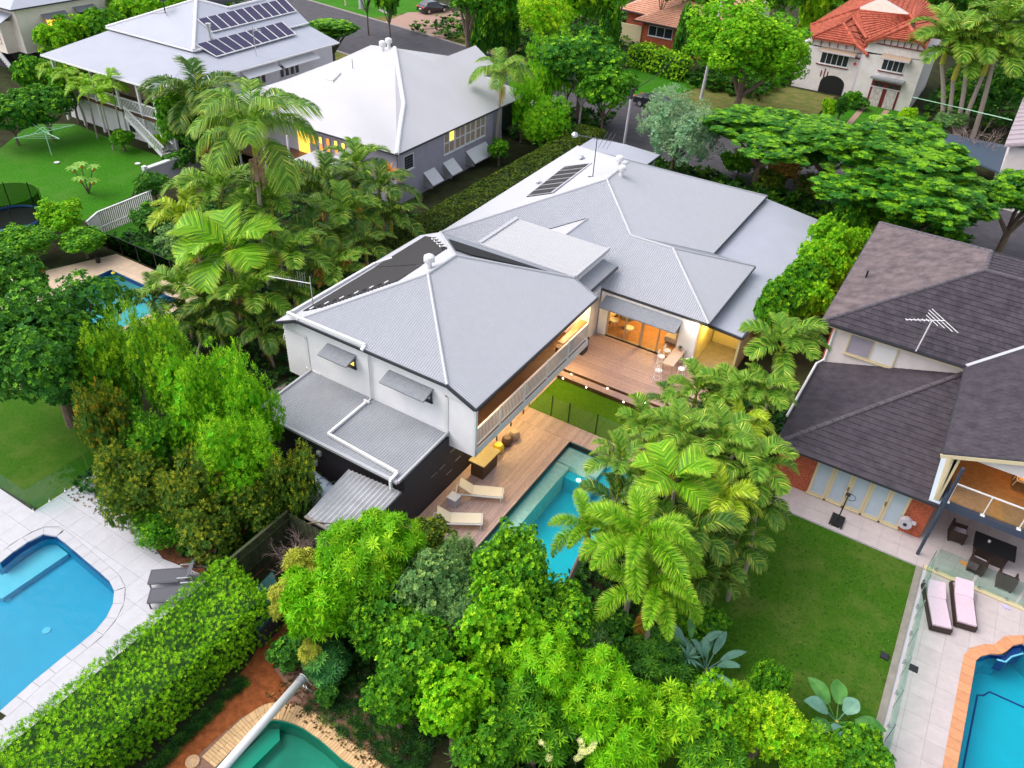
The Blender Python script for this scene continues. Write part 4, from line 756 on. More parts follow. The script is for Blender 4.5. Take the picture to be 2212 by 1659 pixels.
# ================================================================ QUEENSLANDER with solar panels
Q = thing('verandah_house', 'high-set white house with lavender roof, two rows of solar panels and a verandah', 'house', (-60, 39, 0))
qs = .4; ua_ = (-69.2, 45.1, 6.5); ub_ = (-57.95, 45.1, 6.5); uap = (-63.6, 50.75, 8.75)
ep = lambda q: onpl(q, ub_, -qs, 0)
n1, n2, n3, n4 = ep(rF(490, 82)), ep(rF(860, -5)), ep(rF(1075, -10)), ep(rF(1310, 228)); n0 = ep(rF(165, -25))
roofcorr([[ua_, ub_, uap]], M['roofq'], Q, pitch=.2, amp=.006)
for pts in ([ub_, n4, n3, n2], [ub_, n2, n1, uap]): MB().slab(pts, .06).obj('roof_sheet', M['roofq'], Q)
MB().slab([uap, (-63.6, 56.5, 8.75), (-69.2, 62, 6.5), ua_], .06).obj('roof_sheet', M['roofq'], Q)
caps([(ub_, uap), (uap, n1), (n1, n2), (ua_, uap)], M['white'], Q, .14)
box('upper_wall', (-68.9, 45.5, 4.5), (-58.4, n4[1]-.5, 6.4), M['wboard'], Q); gutters([(ua_, ub_), (ub_, n4)], M['white'], Q, .2)
lz = 5.35; l0, l1, l2 = (-69.4, 38.7, lz), (-54.3, 38.7, lz), (-54.3, 58.6, lz)
for pts in ([l0, l1, (-58.1, 45.3, 6.25), (-69.0, 45.3, 6.25)], [l1, l2, (-58.1, 58.6, 6.25), (-58.1, 45.3, 6.25)]): roofcorr([pts], M['roofq'], Q, name='verandah_roof_sheet', pitch=.2, amp=.006)
gutters([(l0, l1), (l1, l2), ((-69.4, 38.7, lz), (-69.4, 46, lz))], M['white'], Q, .2)
box('wall', (-55.0, 41.5, 2.7), (-54.85, 58.2, 5.2), M['wboard'], Q); box('wall', (-69, 41.5, 2.7), (-55, 41.7, 5.3), M['taupe'], Q); box('wall', (-55.2, 41, 0), (-54.9, 58, 2.7), M['grey'], Q); box('base_wall', (-69, 39.6, 0), (-55.2, 39.8, 2.4), M['wboard'], Q)
box('verandah_floor', (-69, 38.9, 2.45), (-55, 41.6, 2.6), M['timber'], Q)
for k in range(8): window(Q, (-54.84, 47.2+k*.62+(1.6 if k > 3 else 0), 3.5), (0, 1, 0), (1, 0, 0), .55, 1.1, 1, 1, panes=M['glassd'], fw=.06)
for y0, L in ((46.9, 3.9), (51.2, 4.4)): MB().slab([(-54.84, y0, 5.0), (-54.84, y0+L, 5.0), (-53.9, y0+L, 4.6), (-53.9, y0, 4.6)], .05).obj('awning', M['white'], Q)
for rows in (((180, 212), (1060, -2), (1190, 128), (332, 342)), ((165, 468), (1045, 238), (1182, 362), (375, 595))):
    cs_ = [Vector(ep(rF(*q)))+Vector((0, 0, .12)) for q in rows]
    for k in range(10 if rows[0][1] < 300 else 9):
        n_ = 10 if rows[0][1] < 300 else 9; a, b = k/n_+.006, (k+1)/n_-.006; sp_ = MB().slab([tuple(cs_[0].lerp(cs_[1], a)), tuple(cs_[0].lerp(cs_[1], b)), tuple(cs_[3].lerp(cs_[2], b)), tuple(cs_[3].lerp(cs_[2], a))], .05).obj('solar_panel', M['solar'], Q)
    for k in range((10 if rows[0][1] < 300 else 9)+1):
        t_ = k/(10 if rows[0][1] < 300 else 9); MB().bar(cs_[0].lerp(cs_[1], t_), cs_[3].lerp(cs_[2], t_), .06, .07).obj('panel_rail', M['white'], Q)
    MB().bar(cs_[3], cs_[2], .08, .08).obj('panel_rail', M['white'], Q)
c = Vector(ep(rF(318, 400))); MB().tube([c, c+Vector((-.1, 0, 1.1))], .14, 10).tube([c+Vector((-.1, 0, 1.0)), c+Vector((-.1, 0, 1.25))], .24, 10).obj('flue', M['steel'], Q)
c = Vector((-55.5, 49.5, 5.6)); MB().tube([c, c+Vector((0, 0, 2.4))], .04, 6).bar(c+Vector((-1.2, 0, 2.1)), c+Vector((1, 0, 2.2)), .04).bar(c+Vector((.5, -.4, 2.2)), c+Vector((.5, .4, 2.2)), .03).obj('television_antenna', M['steel'], Q)
c = Vector(onpl(rE(1690, 130), ua_, 0, .4)); MB().tube([c, c+Vector((0, 0, .9))], .05, 6).lathe([(.02, .9), (.3, .98), (.42, 1.12), (.43, 1.15)], c, 14).bar(c, c+Vector((-.9, -.9, -.1)), .02).bar(c, c+Vector((.9, -.5, 0)), .02).obj('satellite_dish', M['black'], Q)
rails = MB(); px_ = [-68.6, -66.2, -63.6, -60.55, -57.86, -56.0]
for x in px_: box('verandah_post', (x-.09, 38.95, 0), (x+.09, 39.13, lz-.1), M['white'], Q)
for i in range(5):
    r_ = MB().bar((px_[i], 39.04, 3.58), (px_[i+1], 39.04, 3.58), .1, .08).bar((px_[i], 39.04, 2.72), (px_[i+1], 39.04, 2.72), .08).obj('balustrade', M['white'], Q)
    x = px_[i]+.15
    while x < px_[i+1]-.1: box('baluster', (x-.03, 39.02, 2.75), (x+.03, 39.06, 3.55), M['white'], r_); x += .19
st = MB().bar((-58.9, 38.2, 3.4), (-54.9, 38.2, .95), .08, .1).bar((-59.0, 38.2, 2.55), (-55.3, 38.2, .15), .08, .3).bar((-58.9, 39.1, 3.4), (-54.9, 39.1, .95), .08, .1).obj('stair_rail', M['white'], Q)
for k in range(21): x = -58.85+k*.185; z = 2.6-k*.115; box('baluster', (x-.03, 38.18, z), (x+.03, 38.22, z+.85), M['white'], st)
for k in range(14): x = -59+k*.27; box('stair_tread', (x, 38.25, 2.4-k*.17), (x+.28, 39.05, 2.45-k*.17), M['white'], Q)
window(Q, (-60.9, 39.58, .5), (1, 0, 0), (0, -1, 0), .9, 1.3, 1, 2, panes=M['glassd'])
# ================================================================ CREAM HOUSE, top left
Cc = thing('cream_house', 'cream weatherboard house with lit orange windows and an outside stair, top left corner', 'house', (-80.9, 44, 0))
kx, ky = -80.9, 43.85
box('wall', (-98, ky, 2.4), (kx, 66, 6.3), M['cream'], Cc); boards((kx, ky), (kx, 66), 2.4, 6.3, (1, 0), M['cream'], Cc, pitch=.22); boards((-92, ky), (kx, ky), 2.4, 6.3, (0, -1), M['cream'], Cc, pitch=.22)
box('understorey', (-97, ky+.5, 0), (kx-.4, 65, 2.4), M['charcoal'], Cc)
MB().slab([(-99, ky-.7, 6.5), (kx+.6, ky-.7, 6.5), (kx-4.4, ky+4.5, 8.6), (-93, ky+4.5, 8.6)], .1).slab([(kx+.6, ky-.7, 6.5), (kx+.6, 67, 6.5), (kx-4.4, 62, 8.6), (kx-4.4, ky+4.5, 8.6)], .1).obj('roof_sheet', M['roofq'], Cc)
gutters([((-99, ky-.7, 6.5), (kx+.6, ky-.7, 6.5)), ((kx+.6, ky-.7, 6.5), (kx+.6, 67, 6.5))], M['gutter'], Cc, .18)
for q0, wd, hh in ((rE(455, 185), 1.9, 1.5), (rE(780, 110), 1.6, 1.1), (rE(1110, 50), 1.7, 1.1)):
    p = atX(q0, kx); lit_ = q0[0] < 110; window(Cc, (kx+.03, p[1], p[2]-hh), (0, 1, 0), (1, 0, 0), wd, hh, 2, 1, frame=M['cream'], panes=M['lit'] if lit_ else M['glassd'])
    MB().slab([(kx, p[1]-.3, p[2]+.4), (kx, p[1]+wd+.3, p[2]+.4), (kx+.9, p[1]+wd+.3, p[2]+.05), (kx+.9, p[1]-.3, p[2]+.05)], .05).obj('awning', M['awn'], Cc)
pb = atY(rE(15, 200), ky-1.2); box('bay_wall', (-88, ky-1.2, 2.4), (kx-1.2, ky, 5.2), M['cream'], Cc); MB().slab([(-89, ky-1.6, 5.05), (kx-.8, ky-1.6, 5.05), (kx-.6, ky+.0, 5.9), (-89, ky, 5.9)], .08).obj('bay_roof_sheet', M['roofq'], Cc)
window(Cc, (-86.6, ky-1.23, 3.4), (1, 0, 0), (0, -1, 0), 4.0, 1.1, 5, 1, frame=M['cream'], panes=M['lit'])
s0 = [Vector(P(*rE(*q), z)) for q, z in (((0, 370), 2.4), ((300, 770), .1), ((0, 560), 2.4), ((240, 850), .1))]
MB().bar(s0[0]+Vector((0, 0, .1)), s0[1], .12, .5).bar(s0[2]+Vector((0, 0, .1)), s0[3], .12, .5).obj('stair_string', M['white'], Cc)
for k in range(12): t_ = (k+.5)/12; a, b = s0[0].lerp(s0[1], t_), s0[2].lerp(s0[3], t_); MB().bar(a, b, .3, .05).obj('stair_tread', M['gutter'], Cc)
# ================================================================ RED TILED STUCCO HOUSE
R_ = thing('red_roofed_house', 'white stucco house with red tiled roofs, peeling garage doors and small casement windows', 'house', (-10, 93.4, 0))
g6 = lambda x, y, z: PZ(rG(x, y), z)
fx0, fx1, fyw = -13.3, -7.42, 93.4
box('wall', (fx0, fyw, 0), (fx1, fyw+12, 5.2), M['stucco'], R_)
L0 = -20.2; ly = 95.0
box('wall', (L0, ly, 0), (fx0, ly+10, 4.6), M['stucco'], R_); box('buttress', (fx0-.25, fyw+.2, 0), (fx0+.1, fyw+1.8, 5.2), M['greyl'], R_)
gq = lambda x, y, Y: atY(rG(x, y), Y)
a_, b_, tp1, tp2, r1_, r2_ = gq(180, 362, 94.4), gq(600, 430, 94.4), gq(715, 540, 93.2), gq(775, 490, 95.6), gq(480, 232, 97.5), gq(565, 170, 100.5)
e1_, e2_, e3_, e4_, rr1, rr2 = gq(690, 412, 93.0), gq(870, 360, 92.9), gq(1215, 402, 92.9), gq(1272, 475, 93.0), gq(1105, 255, 95.6), gq(1150, 195, 99.0)
vly = gq(705, 378, 95.2); gb1, gb2, gt = gq(635, 85, 101.5), gq(1110, 145, 101.5), gq(850, -8, 101.6); lft, lf2 = gq(165, 250, 99.5), gq(560, 0, 107.5); rf1, rf2 = gq(1440, 125, 107), gq(1190, -40, 107)
def courses(a, b, c, d, n):                                # tile courses between the lower edge a-b and upper edge d-c
    a, b, c, d = map(Vector, (a, b, c, d)); nn = (b-a).cross(d-a).normalized(); nn = nn if nn.dot(Vector((0, -.6, 1))) > 0 else -nn; mb = MB()
    for k in range(n):
        t0, t1 = k/n, (k+1.04)/n; p, q, r, s = a.lerp(d, t0), b.lerp(c, t0), b.lerp(c, t1), a.lerp(d, t1); m2 = max(1, int((q-p).length/.55))
        for j in range(m2):
            u0, u1 = j/m2, (j+.93)/m2; mb.add([p.lerp(q, u0)+nn*.12, p.lerp(q, u1)+nn*.12, s.lerp(r, u1)+nn*.02, s.lerp(r, u0)+nn*.02, p.lerp(q, u0), p.lerp(q, u1)], [(0, 1, 2, 3), (4, 5, 1, 0)])
    tag(mb.obj('roof_tile', M['tilered'], R_), kind='stuff')
    for t3 in ([a, b, c], [a, c, d]) if (c-d).length > .01 else ([a, b, c],): MB().slab([tuple(v-nn*.05) for v in t3], .08).obj('roof_underlay', M['tilered'], R_)
courses(a_, b_, r1_, r1_, 8); courses(b_, tp1, r2_, r1_, 5); courses(tp1, tp2, r2_, r2_, 9); courses(e2_, e3_, rr1, rr1, 7); courses(e1_, e2_, rr1, rr2, 6)
courses(vly, rr2, gb2, gb1, 11); courses(r2_, vly, gb1, gb1, 6); courses(lft, a_, r2_, gb1, 8); courses(lf2, lft, gb1, gt, 8); courses(e3_, e4_, rf1, rr2, 5); courses(rr2, rf1, rf2, gb2, 10); courses(gb2, rf2, gt, gt, 6)
MB().slab([gb1, gb2, gt], .1, (0, 1, 0)).obj('gable_panel', M['cream'], R_); MB().bar(gb1, gt, .15, .3).bar(gb2, gt, .15, .3).obj('barge_board', M['white'], R_)
for a, b in ((a_, r1_), (r1_, r2_), (b_, r1_), (b_, tp1), (r2_, vly), (e1_, rr2), (rr1, e2_), (rr1, e3_), (rr1, rr2), (lft, gb1), (rr2, gb2)): ridge(tuple(Vector(a)+Vector((0, 0, .12))), tuple(Vector(b)+Vector((0, 0, .12))), R_, M['tilered'], .17, .8)
for pts in ([(fx0+.1, fyw, 5.0), (e1_[0]+.3, fyw, e1_[2]-.1), (e2_[0], fyw, e2_[2]-.1), (e3_[0], fyw, e3_[2]-.1), (fx1, fyw, 5.4)], [(L0, ly, 4.5), (a_[0], ly, a_[2]-.15), (b_[0], ly, b_[2]-.15), (fx0, ly, tp1[2]+.1), (fx0, ly, 4.5)]): MB().slab(pts, .1, (0, -1, 0)).obj('gable_wall', M['stucco'], R_)
for k in range(6):
    t_ = k/5; z = e2_[2]-.12; x = e2_[0]+.1+(e3_[0]-e2_[0]-.2)*t_; box('eave_bracket', (x, fyw-.14, z-.55), (x+.09, fyw-.1, z), M['maroon'], R_); z = a_[2]+(b_[2]-a_[2])*t_-.15; x = a_[0]+.1+(b_[0]-a_[0]-.2)*t_; box('eave_bracket', (x, ly-.14, z-.5), (x+.09, ly-.1, z), M['maroon'], R_)
box('string_course', (fx0+.9, fyw-.16, e2_[2]-.75), (fx1-.2, fyw-.1, e2_[2]-.65), M['maroon'], R_); box('string_course', (-14.8, ly-.16, 4.0), (-13.5, ly-.1, 4.15), M['maroon'], R_)
wa, wb = atY(rG(835, 665), fyw), atY(rG(1050, 695), fyw)
window(R_, (wa[0], fyw-.02, wa[2]), (1, 0, 0), (0, -1, 0), wb[0]-wa[0], 1.15, 4, 1, panes=M['glassd'])
wa2, wb2 = atY(rG(250, 600), ly), atY(rG(520, 640), ly); window(R_, (wa2[0], ly-.02, wa2[2]), (1, 0, 0), (0, -1, 0), wb2[0]-wa2[0], 1.25, 5, 1, panes=M['glassd'])
for (a, b, z, Y) in ((wa[0]-.2, wb[0]+.4, wa[2]+1.3, fyw), (wa2[0]-.2, wb2[0]+.6, wa2[2]+1.4, ly)): MB().slab([(a, Y, z+.3), (b, Y, z+.3), (b, Y-.75, z), (a, Y-.75, z)], .07).obj('window_hood', M['taupe'], R_); box('hood_fascia', (a, Y-.80, z-.10), (b, Y-.72, z+.03), M['greyl'], R_)
for a, b, Y in ((wa[0]-.2, wb[0]+.1, fyw), (wa2[0]-.3, wb2[0]+.1, ly)): box('sill', (a, Y-.12, (wa[2] if Y == fyw else wa2[2])-.16), (b, Y, (wa[2] if Y == fyw else wa2[2])-.06), M['maroon'], R_)
pa, pb_ = atY(rG(760, 705), fyw), atY(rG(1080, 750), fyw); box('door_hood', (pa[0], fyw-.85, pa[2]-.25), (pb_[0], fyw, pa[2]-.08), M['awn'], R_)
for k in range(3): x = pa[0]+.3+k*1.05; box('hood_bracket', (x, fyw-.6, pa[2]-.5), (x+.08, fyw, pa[2]-.25), M['awn'], R_)
da, db = atY(rG(690, 1000), fyw)[0], atY(rG(965, 1050), fyw)[0]
box('garage_frame', (da, fyw-.05, 0), (db, fyw, 2.6), M['maroon'], R_)
for k in range(2):
    x = da+.22+k*(db-da)*.5; dd = box('garage_door', (x, fyw-.09, .02), (x+(db-da)*.5-.42, fyw-.05, 1.95), mat('peeling_paint', (.72, .68, .68), .8, c2=(.36, .27, .24), nscale=5, stretch=(3, 1, .7)), R_)
    for j in range(2): box('transom_pane', (x+.05+j*.55, fyw-.08, 2.15), (x+.5+j*.55, fyw-.05, 2.42), M['glassd'], R_)
box('door_lintel', (da, fyw-.1, 1.98), (db, fyw-.05, 2.06), M['white'], R_)
p = atY(rG(593, 611), ly); MB().slab([(p[0]-.2, ly-.03, p[2]), (p[0], ly-.03, p[2]-.2), (p[0]+.2, ly-.03, p[2]), (p[0], ly-.03, p[2]+.2)], .03, (0, -1, 0)).obj('diamond_tile', M['redp'], R_)
for dx, h in ((-.35, .35), (0, .7), (.35, .35)): p = atY(rG(300, 705), ly); box('vent_slot', (p[0]+dx-.06, ly-.03, p[2]-h), (p[0]+dx+.06, ly, p[2]+h*.8), M['maroon'], R_)
p = atY(rG(370, 850), ly); mb = MB(); mb.add([(p[0]-1.4, ly-.04, 0), (p[0]+1.2, ly-.04, 0)]+[(p[0]-.1+1.3*math.cos(a), ly-.04, 1.0+.9*math.sin(a)) for a in np.linspace(0, PI, 11)], [tuple(range(13))]); mb.obj('arch_opening', M['black'], R_)
# ================================================================ BRICK HOUSE and other far roofs
Bk_ = thing('brick_house', 'low red brick house with pale terracotta tiled hip roof behind the clipped street hedge', 'house', (-38, 98, 0))
be = 3.2; b0 = PZ(c2(1785, 55), be); b1 = PZ(c2(1940, 80), be); b2 = PZ(c2(1885, 128), be); b3 = PZ(c2(2212, 188), be); b4 = (b3[0]+9, b3[1]-.8, be)
def tcourse(a, b, c, d, n, m, par):
    a, b, c, d = map(Vector, (a, b, c, d)); nn = (b-a).cross(d-a).normalized(); nn = nn if nn.z > 0 else -nn; mb = MB()
    for k in range(n):
        t0, t1 = k/n, (k+1.04)/n; p, q, r, s = a.lerp(d, t0), b.lerp(c, t0), b.lerp(c, t1), a.lerp(d, t1); mb.add([p+nn*.09, q+nn*.09, r+nn*.01, s+nn*.01, p, q], [(0, 1, 2, 3), (4, 5, 1, 0)])
    tag(mb.obj('tile_course', m, par), kind='stuff'); MB().slab([tuple(v-nn*.04) for v in ((a, b, c, d) if (c-d).length > .01 else (a, b, c))], .1).obj('roof_underlay', m, par)
r0 = (b2[0]+5.0, b2[1]+5.2, 5.3); r1 = (b4[0]-4, b4[1]+5.2, 5.3)
tcourse(b2, b4, r1, r0, 16, M['tileterra'], Bk_); tcourse((b2[0], b2[1]+9, be), b2, r0, r0, 12, M['tileterra'], Bk_); tcourse(b4, (b4[0], b4[1]+11, be), r1, r1, 12, M['tileterra'], Bk_)
s0_ = (b0[0]+5.5, b0[1]+4.6, 5.4); tcourse(b0, (b0[0]+14, b0[1]-2.4, be), (b0[0]+14, b0[1]+2.5, 5.4), s0_, 14, M['tileterra'], Bk_); tcourse((b0[0]-.5, b0[1]+10, be), b0, s0_, s0_, 12, M['tileterra'], Bk_)
gutters([(b2, b4), (b0, (b0[0]+14, b0[1]-2.4, be))], M['gutter'], Bk_, .25)
box('wall', (b0[0]+1, b0[1]+.7, 0), (b2[0]+1.2, b0[1]+9, 3.1), M['brick'], Bk_); box('garage_door', (b2[0]-2.6, b2[1]+.55, 0), (b2[0]+.9, b2[1]+.7, 2.5), M['creamtrim'], Bk_); box('wall', (b2[0]+.9, b2[1]+.7, 0), (b4[0]-.7, b2[1]+9, 3.05), M['brick'], Bk_)
window(Bk_, (b2[0]+1.8, b2[1]+.68, 1.6), (1, 0, 0), (0, -1, 0), 3.2, 1.2, 3, 1, panes=M['glassd']); window(Bk_, (b2[0]+6.3, b2[1]+.68, .5), (1, 0, 0), (0, -1, 0), 2.6, 2.3, 2, 1, panes=M['taupe'])
Fr = thing('far_tiled_house', 'pale house with a tan roof glimpsed through trees at the very top of the photo', 'house', PZ((1560, 8), 3))
c = PZ((1580, 6), 3.0); MB().slab([(c[0]-8, c[1], 3), (c[0]+5, c[1]-1, 3), (c[0]+1, c[1]+5, 5), (c[0]-4, c[1]+5, 5)], .15).obj('roof', M['tileterra'], Fr); box('wall', (c[0]-7, c[1]+.6, 0), (c[0]+4, c[1]+6, 2.9), M['cream'], Fr)
Sb = thing('blue_roofed_carport', 'dark blue-grey flat roof behind the spreading street tree, right of the palm trunks', 'carport', (-1, 76, 0))
br = [PZ(rG(*q), 2.8) for q in ((1335, 1260), (2040, 1470), (2060, 1660), (1350, 1360))]
br = [(-3.8, 79.2, 2.8), (3.0, 79.6, 2.8), (2.6, 71.8, 2.8), (-3.4, 75.6, 2.8)]
MB().slab(br, .12).obj('roof_sheet', M['bluer'], Sb)
for x, y in ((-3.5, 78.6), (2.6, 78.9), (2.3, 72.6), (-3.1, 76.2)): box('post', (x-.08, y-.08, 0), (x+.08, y+.08, 2.7), M['bluecol'], Sb)
Pk = thing('mauve_roofed_house', 'house with mauve-grey roof cut off by the right edge of the photo', 'house', (3, 82, 0))
MB().slab([(2.1, 87.5, 5), (1.85, 71.5, 5), (8, 71.5, 7), (8, 87.5, 7)], .15).obj('roof_sheet', M['pinkr'], Pk); box('wall', (2.3, 72, 0), (8, 87, 4.9), M['stucco'], Pk)
for k in range(12): MB().bar((1.86+k*.02, 71.6+k*1.4, 5.08), (7.9, 71.6+k*1.4, 7.05), .06, .05).obj('roof_rib', M['pinkr'], Pk)
# ================================================================ FURNITURE AND SITE OBJECTS
def V2(v): return Vector((v[0], v[1], 0))
# ---- cream sun loungers on the pool deck
def lounger(label, foot, ang, frame, cloth, group, L=2.05, W_=.62, zh=.34, back=38, kind='sun_lounger', thick=.05, wick=False):
    t = thing(kind, label, 'sun lounger', (0, 0, 0), 0, group)
    bl = .72; cb = math.cos(math.radians(back)); sb = math.sin(math.radians(back)); hx = L-bl
    f = MB()
    for s in (-1, 1): f.bar((0, s*W_/2, zh), (L-.02, s*W_/2, zh), .045, .05)
    f.bar((0, -W_/2, zh), (0, W_/2, zh), .045, .05).bar((L, -W_/2, zh-.005), (L, W_/2, zh-.005), .045, .04).obj('frame', frame, t)
    for x in (.06, L-.08):
        for s in (-1, 1): box('leg', (x-.022, s*(W_/2-.01)-.022, 0), (x+.022, s*(W_/2-.01)+.022, zh), frame, t)
    box('seat', (.03, -W_/2+.03, zh+.01), (hx, W_/2-.03, zh+.01+thick), cloth, t, bevel=.015)
    MB().slab([(hx, -W_/2+.03, zh+.02+thick), (hx+bl*cb, -W_/2+.03, zh+thick+bl*sb), (hx+bl*cb, W_/2-.03, zh+thick+bl*sb), (hx, W_/2-.03, zh+.02+thick)], thick).obj('backrest', cloth, t)
    for s in (-1, 1): MB().bar((hx+bl*cb*.6, s*(W_/2-.06), zh+bl*sb*.6), (hx+bl*cb*.75, s*(W_/2-.06), zh), .02).obj('back_strut', frame, t)
    if kind == 'sling_lounger':
        for s in (-1, 1): MB().bar((hx-.25, s*W_/2, zh+.2), (hx+.3, s*W_/2, zh+.2), .05, .03).bar((hx-.22, s*W_/2, zh), (hx-.22, s*W_/2, zh+.2), .03).bar((hx+.28, s*W_/2, zh), (hx+.28, s*W_/2, zh+.2), .03).obj('armrest', M['steel'], t)
    t.location = (foot[0], foot[1], foot[2] if len(foot) > 2 else .03); t.rotation_euler = (0, 0, ang); return t
a = math.atan2(20.62-21.45, -14.1+12.3)
lounger('cream fabric sun lounger nearest the bar bench on the pool deck', (-12.3, 21.45), math.atan2(20.55-21.45, -1.75), M['white'], M['cloth'], 'cream loungers on the pool deck')
lounger('cream fabric sun lounger at the near end of the pool deck', (-12.2, 19.65), math.atan2(18.55-19.65, -1.72), M['white'], M['cloth'], 'cream loungers on the pool deck')
t = thing('side_table', 'pale grey cube side table between the two cream loungers', 'side table', (-13.9, 20.0, .03)); box('table_body', (-14.13, 19.78, .03), (-13.68, 20.22, .45), M['greyl'], t, bevel=.01); box('table_top', (-14.14, 19.77, .45), (-13.67, 20.23, .48), M['white'], t)
# ---- bar bench and ceramic drum stools
t = thing('bar_bench', 'dark wooden outdoor bar bench under the balcony beside the drum stools', 'bench', (-14, 22.5, .03))
box('bench_body', (-14.33, 21.95, .03), (-13.68, 23.15, .86), M['timber'], t); box('bench_top', (-14.42, 21.87, .86), (-13.58, 23.24, .91), mat('bench_stone', (.34, .27, .13), .45, noise=.1), t)
for i, (nm, m, y) in enumerate((('bright yellow drum stool nearest the bar bench', 'yellow', 23.95), ('dark brown drum stool between the yellow and taupe ones', 'dkbrown', 24.62), ('taupe drum stool furthest from the bar bench', 'taupe', 25.2))):
    t = thing('drum_stool', nm, 'stool', (-14.12+.06*i, y, .03), group='ceramic drum stools'); c = (-14.12+.06*i, y, .03)
    MB().lathe([(.17, 0), (.235, .08), (.27, .22), (.255, .36), (.20, .46), (.185, .475)], c, 24).obj('stool_body', M[m], t, smooth=False); MB().lathe([(.18, .476), (.175, .49), (.01, .495)], c, 24).obj('stool_top', M[m], t)
# ---- high table with chairs, potted plant (upper deck)
t = thing('high_table', 'long pale timber bar table on the upper deck outside the sliding doors', 'table', (-9.75, 34.5, .4))
box('table_top', (-10.05, 33.6, 1.28), (-9.45, 35.42, 1.33), mat('pale_timber', (.56, .40, .31), .6, noise=.12, nscale=4, stretch=(8, 1, 1)), t)
for x in (-10.0, -9.5):
    for y in (33.66, 35.36): box('leg', (x-.03, y-.03, .4), (x+.03, y+.03, 1.28), M['taupe'], t)
for y in (33.66, 35.36): box('crossbar', (-10, y-.02, .62), (-9.5, y+.02, .66), M['taupe'], t)
def stool(label, x, y, rz, z=.4):
    t = thing('bar_chair', label, 'bar chair', (x, y, z), rz, 'white high chairs round the deck table')
    def o(mb, n): return mb.obj(n, M['white'], t, world=False)
    o(MB().lathe([(.17, .74), (.20, .76), (.19, .79), (.02, .80)], (0, 0, 0), 16), 'seat')
    for sx in (-1, 1):
        for sy in (-1, 1): o(MB().tube([(sx*.13, sy*.13, .75), (sx*.2, sy*.2, 0)], .017, 6), 'leg')
    o(MB().tube([(.19*math.cos(a), .19*math.sin(a), .28) for a in np.linspace(0, 2*PI, 13)], .012, 5), 'footrest')
    o(MB().tube([(-.17, .16*math.cos(a), .78+.34*math.sin(a)) for a in np.linspace(0, PI, 11)], .018, 6).bar((-.17, -.02, .8), (-.17, .1, 1.08), .02).bar((-.17, .02, .8), (-.17, -.1, 1.08), .02), 'backrest'); return t
for lb, x, y, rz in (('white high chair beside the sliding doors, far left of the bar table', -10.35, 35.05, 0), ('white high chair on the left side of the bar table, in its middle', -10.4, 34.35, 0), ('white high chair at the near end of the bar table', -10.0, 33.05, PI/2), ('white high chair on the right of the bar table, near the house wall', -9.05, 34.85, PI), ('white high chair on the right of the bar table, near the palm fronds', -9.05, 33.9, PI)): stool(lb, x, y, rz)
t = thing('potted_plant', 'small dark potted plant on the far end of the bar table', 'potted plant', (-9.72, 35.2, 1.33))
MB().lathe([(.07, 0), (.1, .14), (.1, .15)], (-9.72, 35.2, 1.33), 12).obj('pot', M['taupe'], t)
mb = MB()
for k in range(16): a = k*2.4; r = .16; mb.add([(-9.72, 35.2, 1.47), (-9.72+r*.5*math.cos(a-.25), 35.2+r*.5*math.sin(a-.25), 1.56), (-9.72+r*math.cos(a), 35.2+r*math.sin(a), 1.53+.05*(k % 3)), (-9.72+r*.5*math.cos(a+.25), 35.2+r*.5*math.sin(a+.25), 1.56)], [(0, 1, 2, 3)])
mb.obj('leaves', mat('dark_leaf', (.02, .05, .02), .5), t)
t = thing('kettle_barbecue', 'black barbecue against the end wall under the balcony corner', 'barbecue', (-14.55, 33.2, .4)); box('cabinet', (-14.75, 32.9, .4), (-14.35, 33.5, 1.1), M['black'], t); box('lid', (-14.78, 32.86, 1.1), (-14.32, 33.54, 1.3), M['gutter'], t, bevel=.03)
# furniture seen through the living room doors
t = thing('round_table', 'round dark table seen through the left glass door', 'table', (-13.6, 36.9, .4)); MB().lathe([(.42, .72), (.45, .74), (.45, .76), (.01, .765)], (-13.6, 36.9, .4), 20).obj('table_top', M['gutter'], t); MB().lathe([(.25, 0), (.03, .05), (.03, .72)], (-13.6, 36.9, .4), 10).obj('pedestal', M['gutter'], t)
for lb, x, y in (('white moulded chair left of the round indoor table', -14.2, 36.5), ('white moulded chair in front of the round indoor table', -13.15, 36.25), ('white moulded chair behind the round indoor table', -13.9, 37.6)):
    t = thing('dining_chair', lb, 'chair', (x, y, .4)); MB().lathe([(.12, .40), (.24, .46), (.26, .56)], (x, y, .4), 14).obj('shell', M['white'], t)
    for k in range(4): a = k*PI/2+.78; MB().tube([(x+.1*math.cos(a), y+.1*math.sin(a), .82), (x+.22*math.cos(a), y+.22*math.sin(a), .4)], .015, 5).obj('leg', M['coping'], t)
t = thing('armchair', 'grey armchair seen through the right glass door', 'armchair', (-10.8, 37.2, .4)); box('seat', (-11.2, 36.8, .5), (-10.4, 37.6, .85), M['grey'], t, bevel=.06); box('backrest', (-10.55, 36.8, .8), (-10.35, 37.6, 1.35), M['grey'], t, bevel=.05)
t = thing('television', 'dark wall television seen through the glass doors', 'television', (-13, 40.3, 1.4)); box('screen', (-13.9, 40.3, 1.3), (-12.3, 40.37, 2.3), M['black'], t); box('bezel', (-13.95, 40.34, 1.25), (-12.25, 40.39, 2.35), M['gutter'], t)
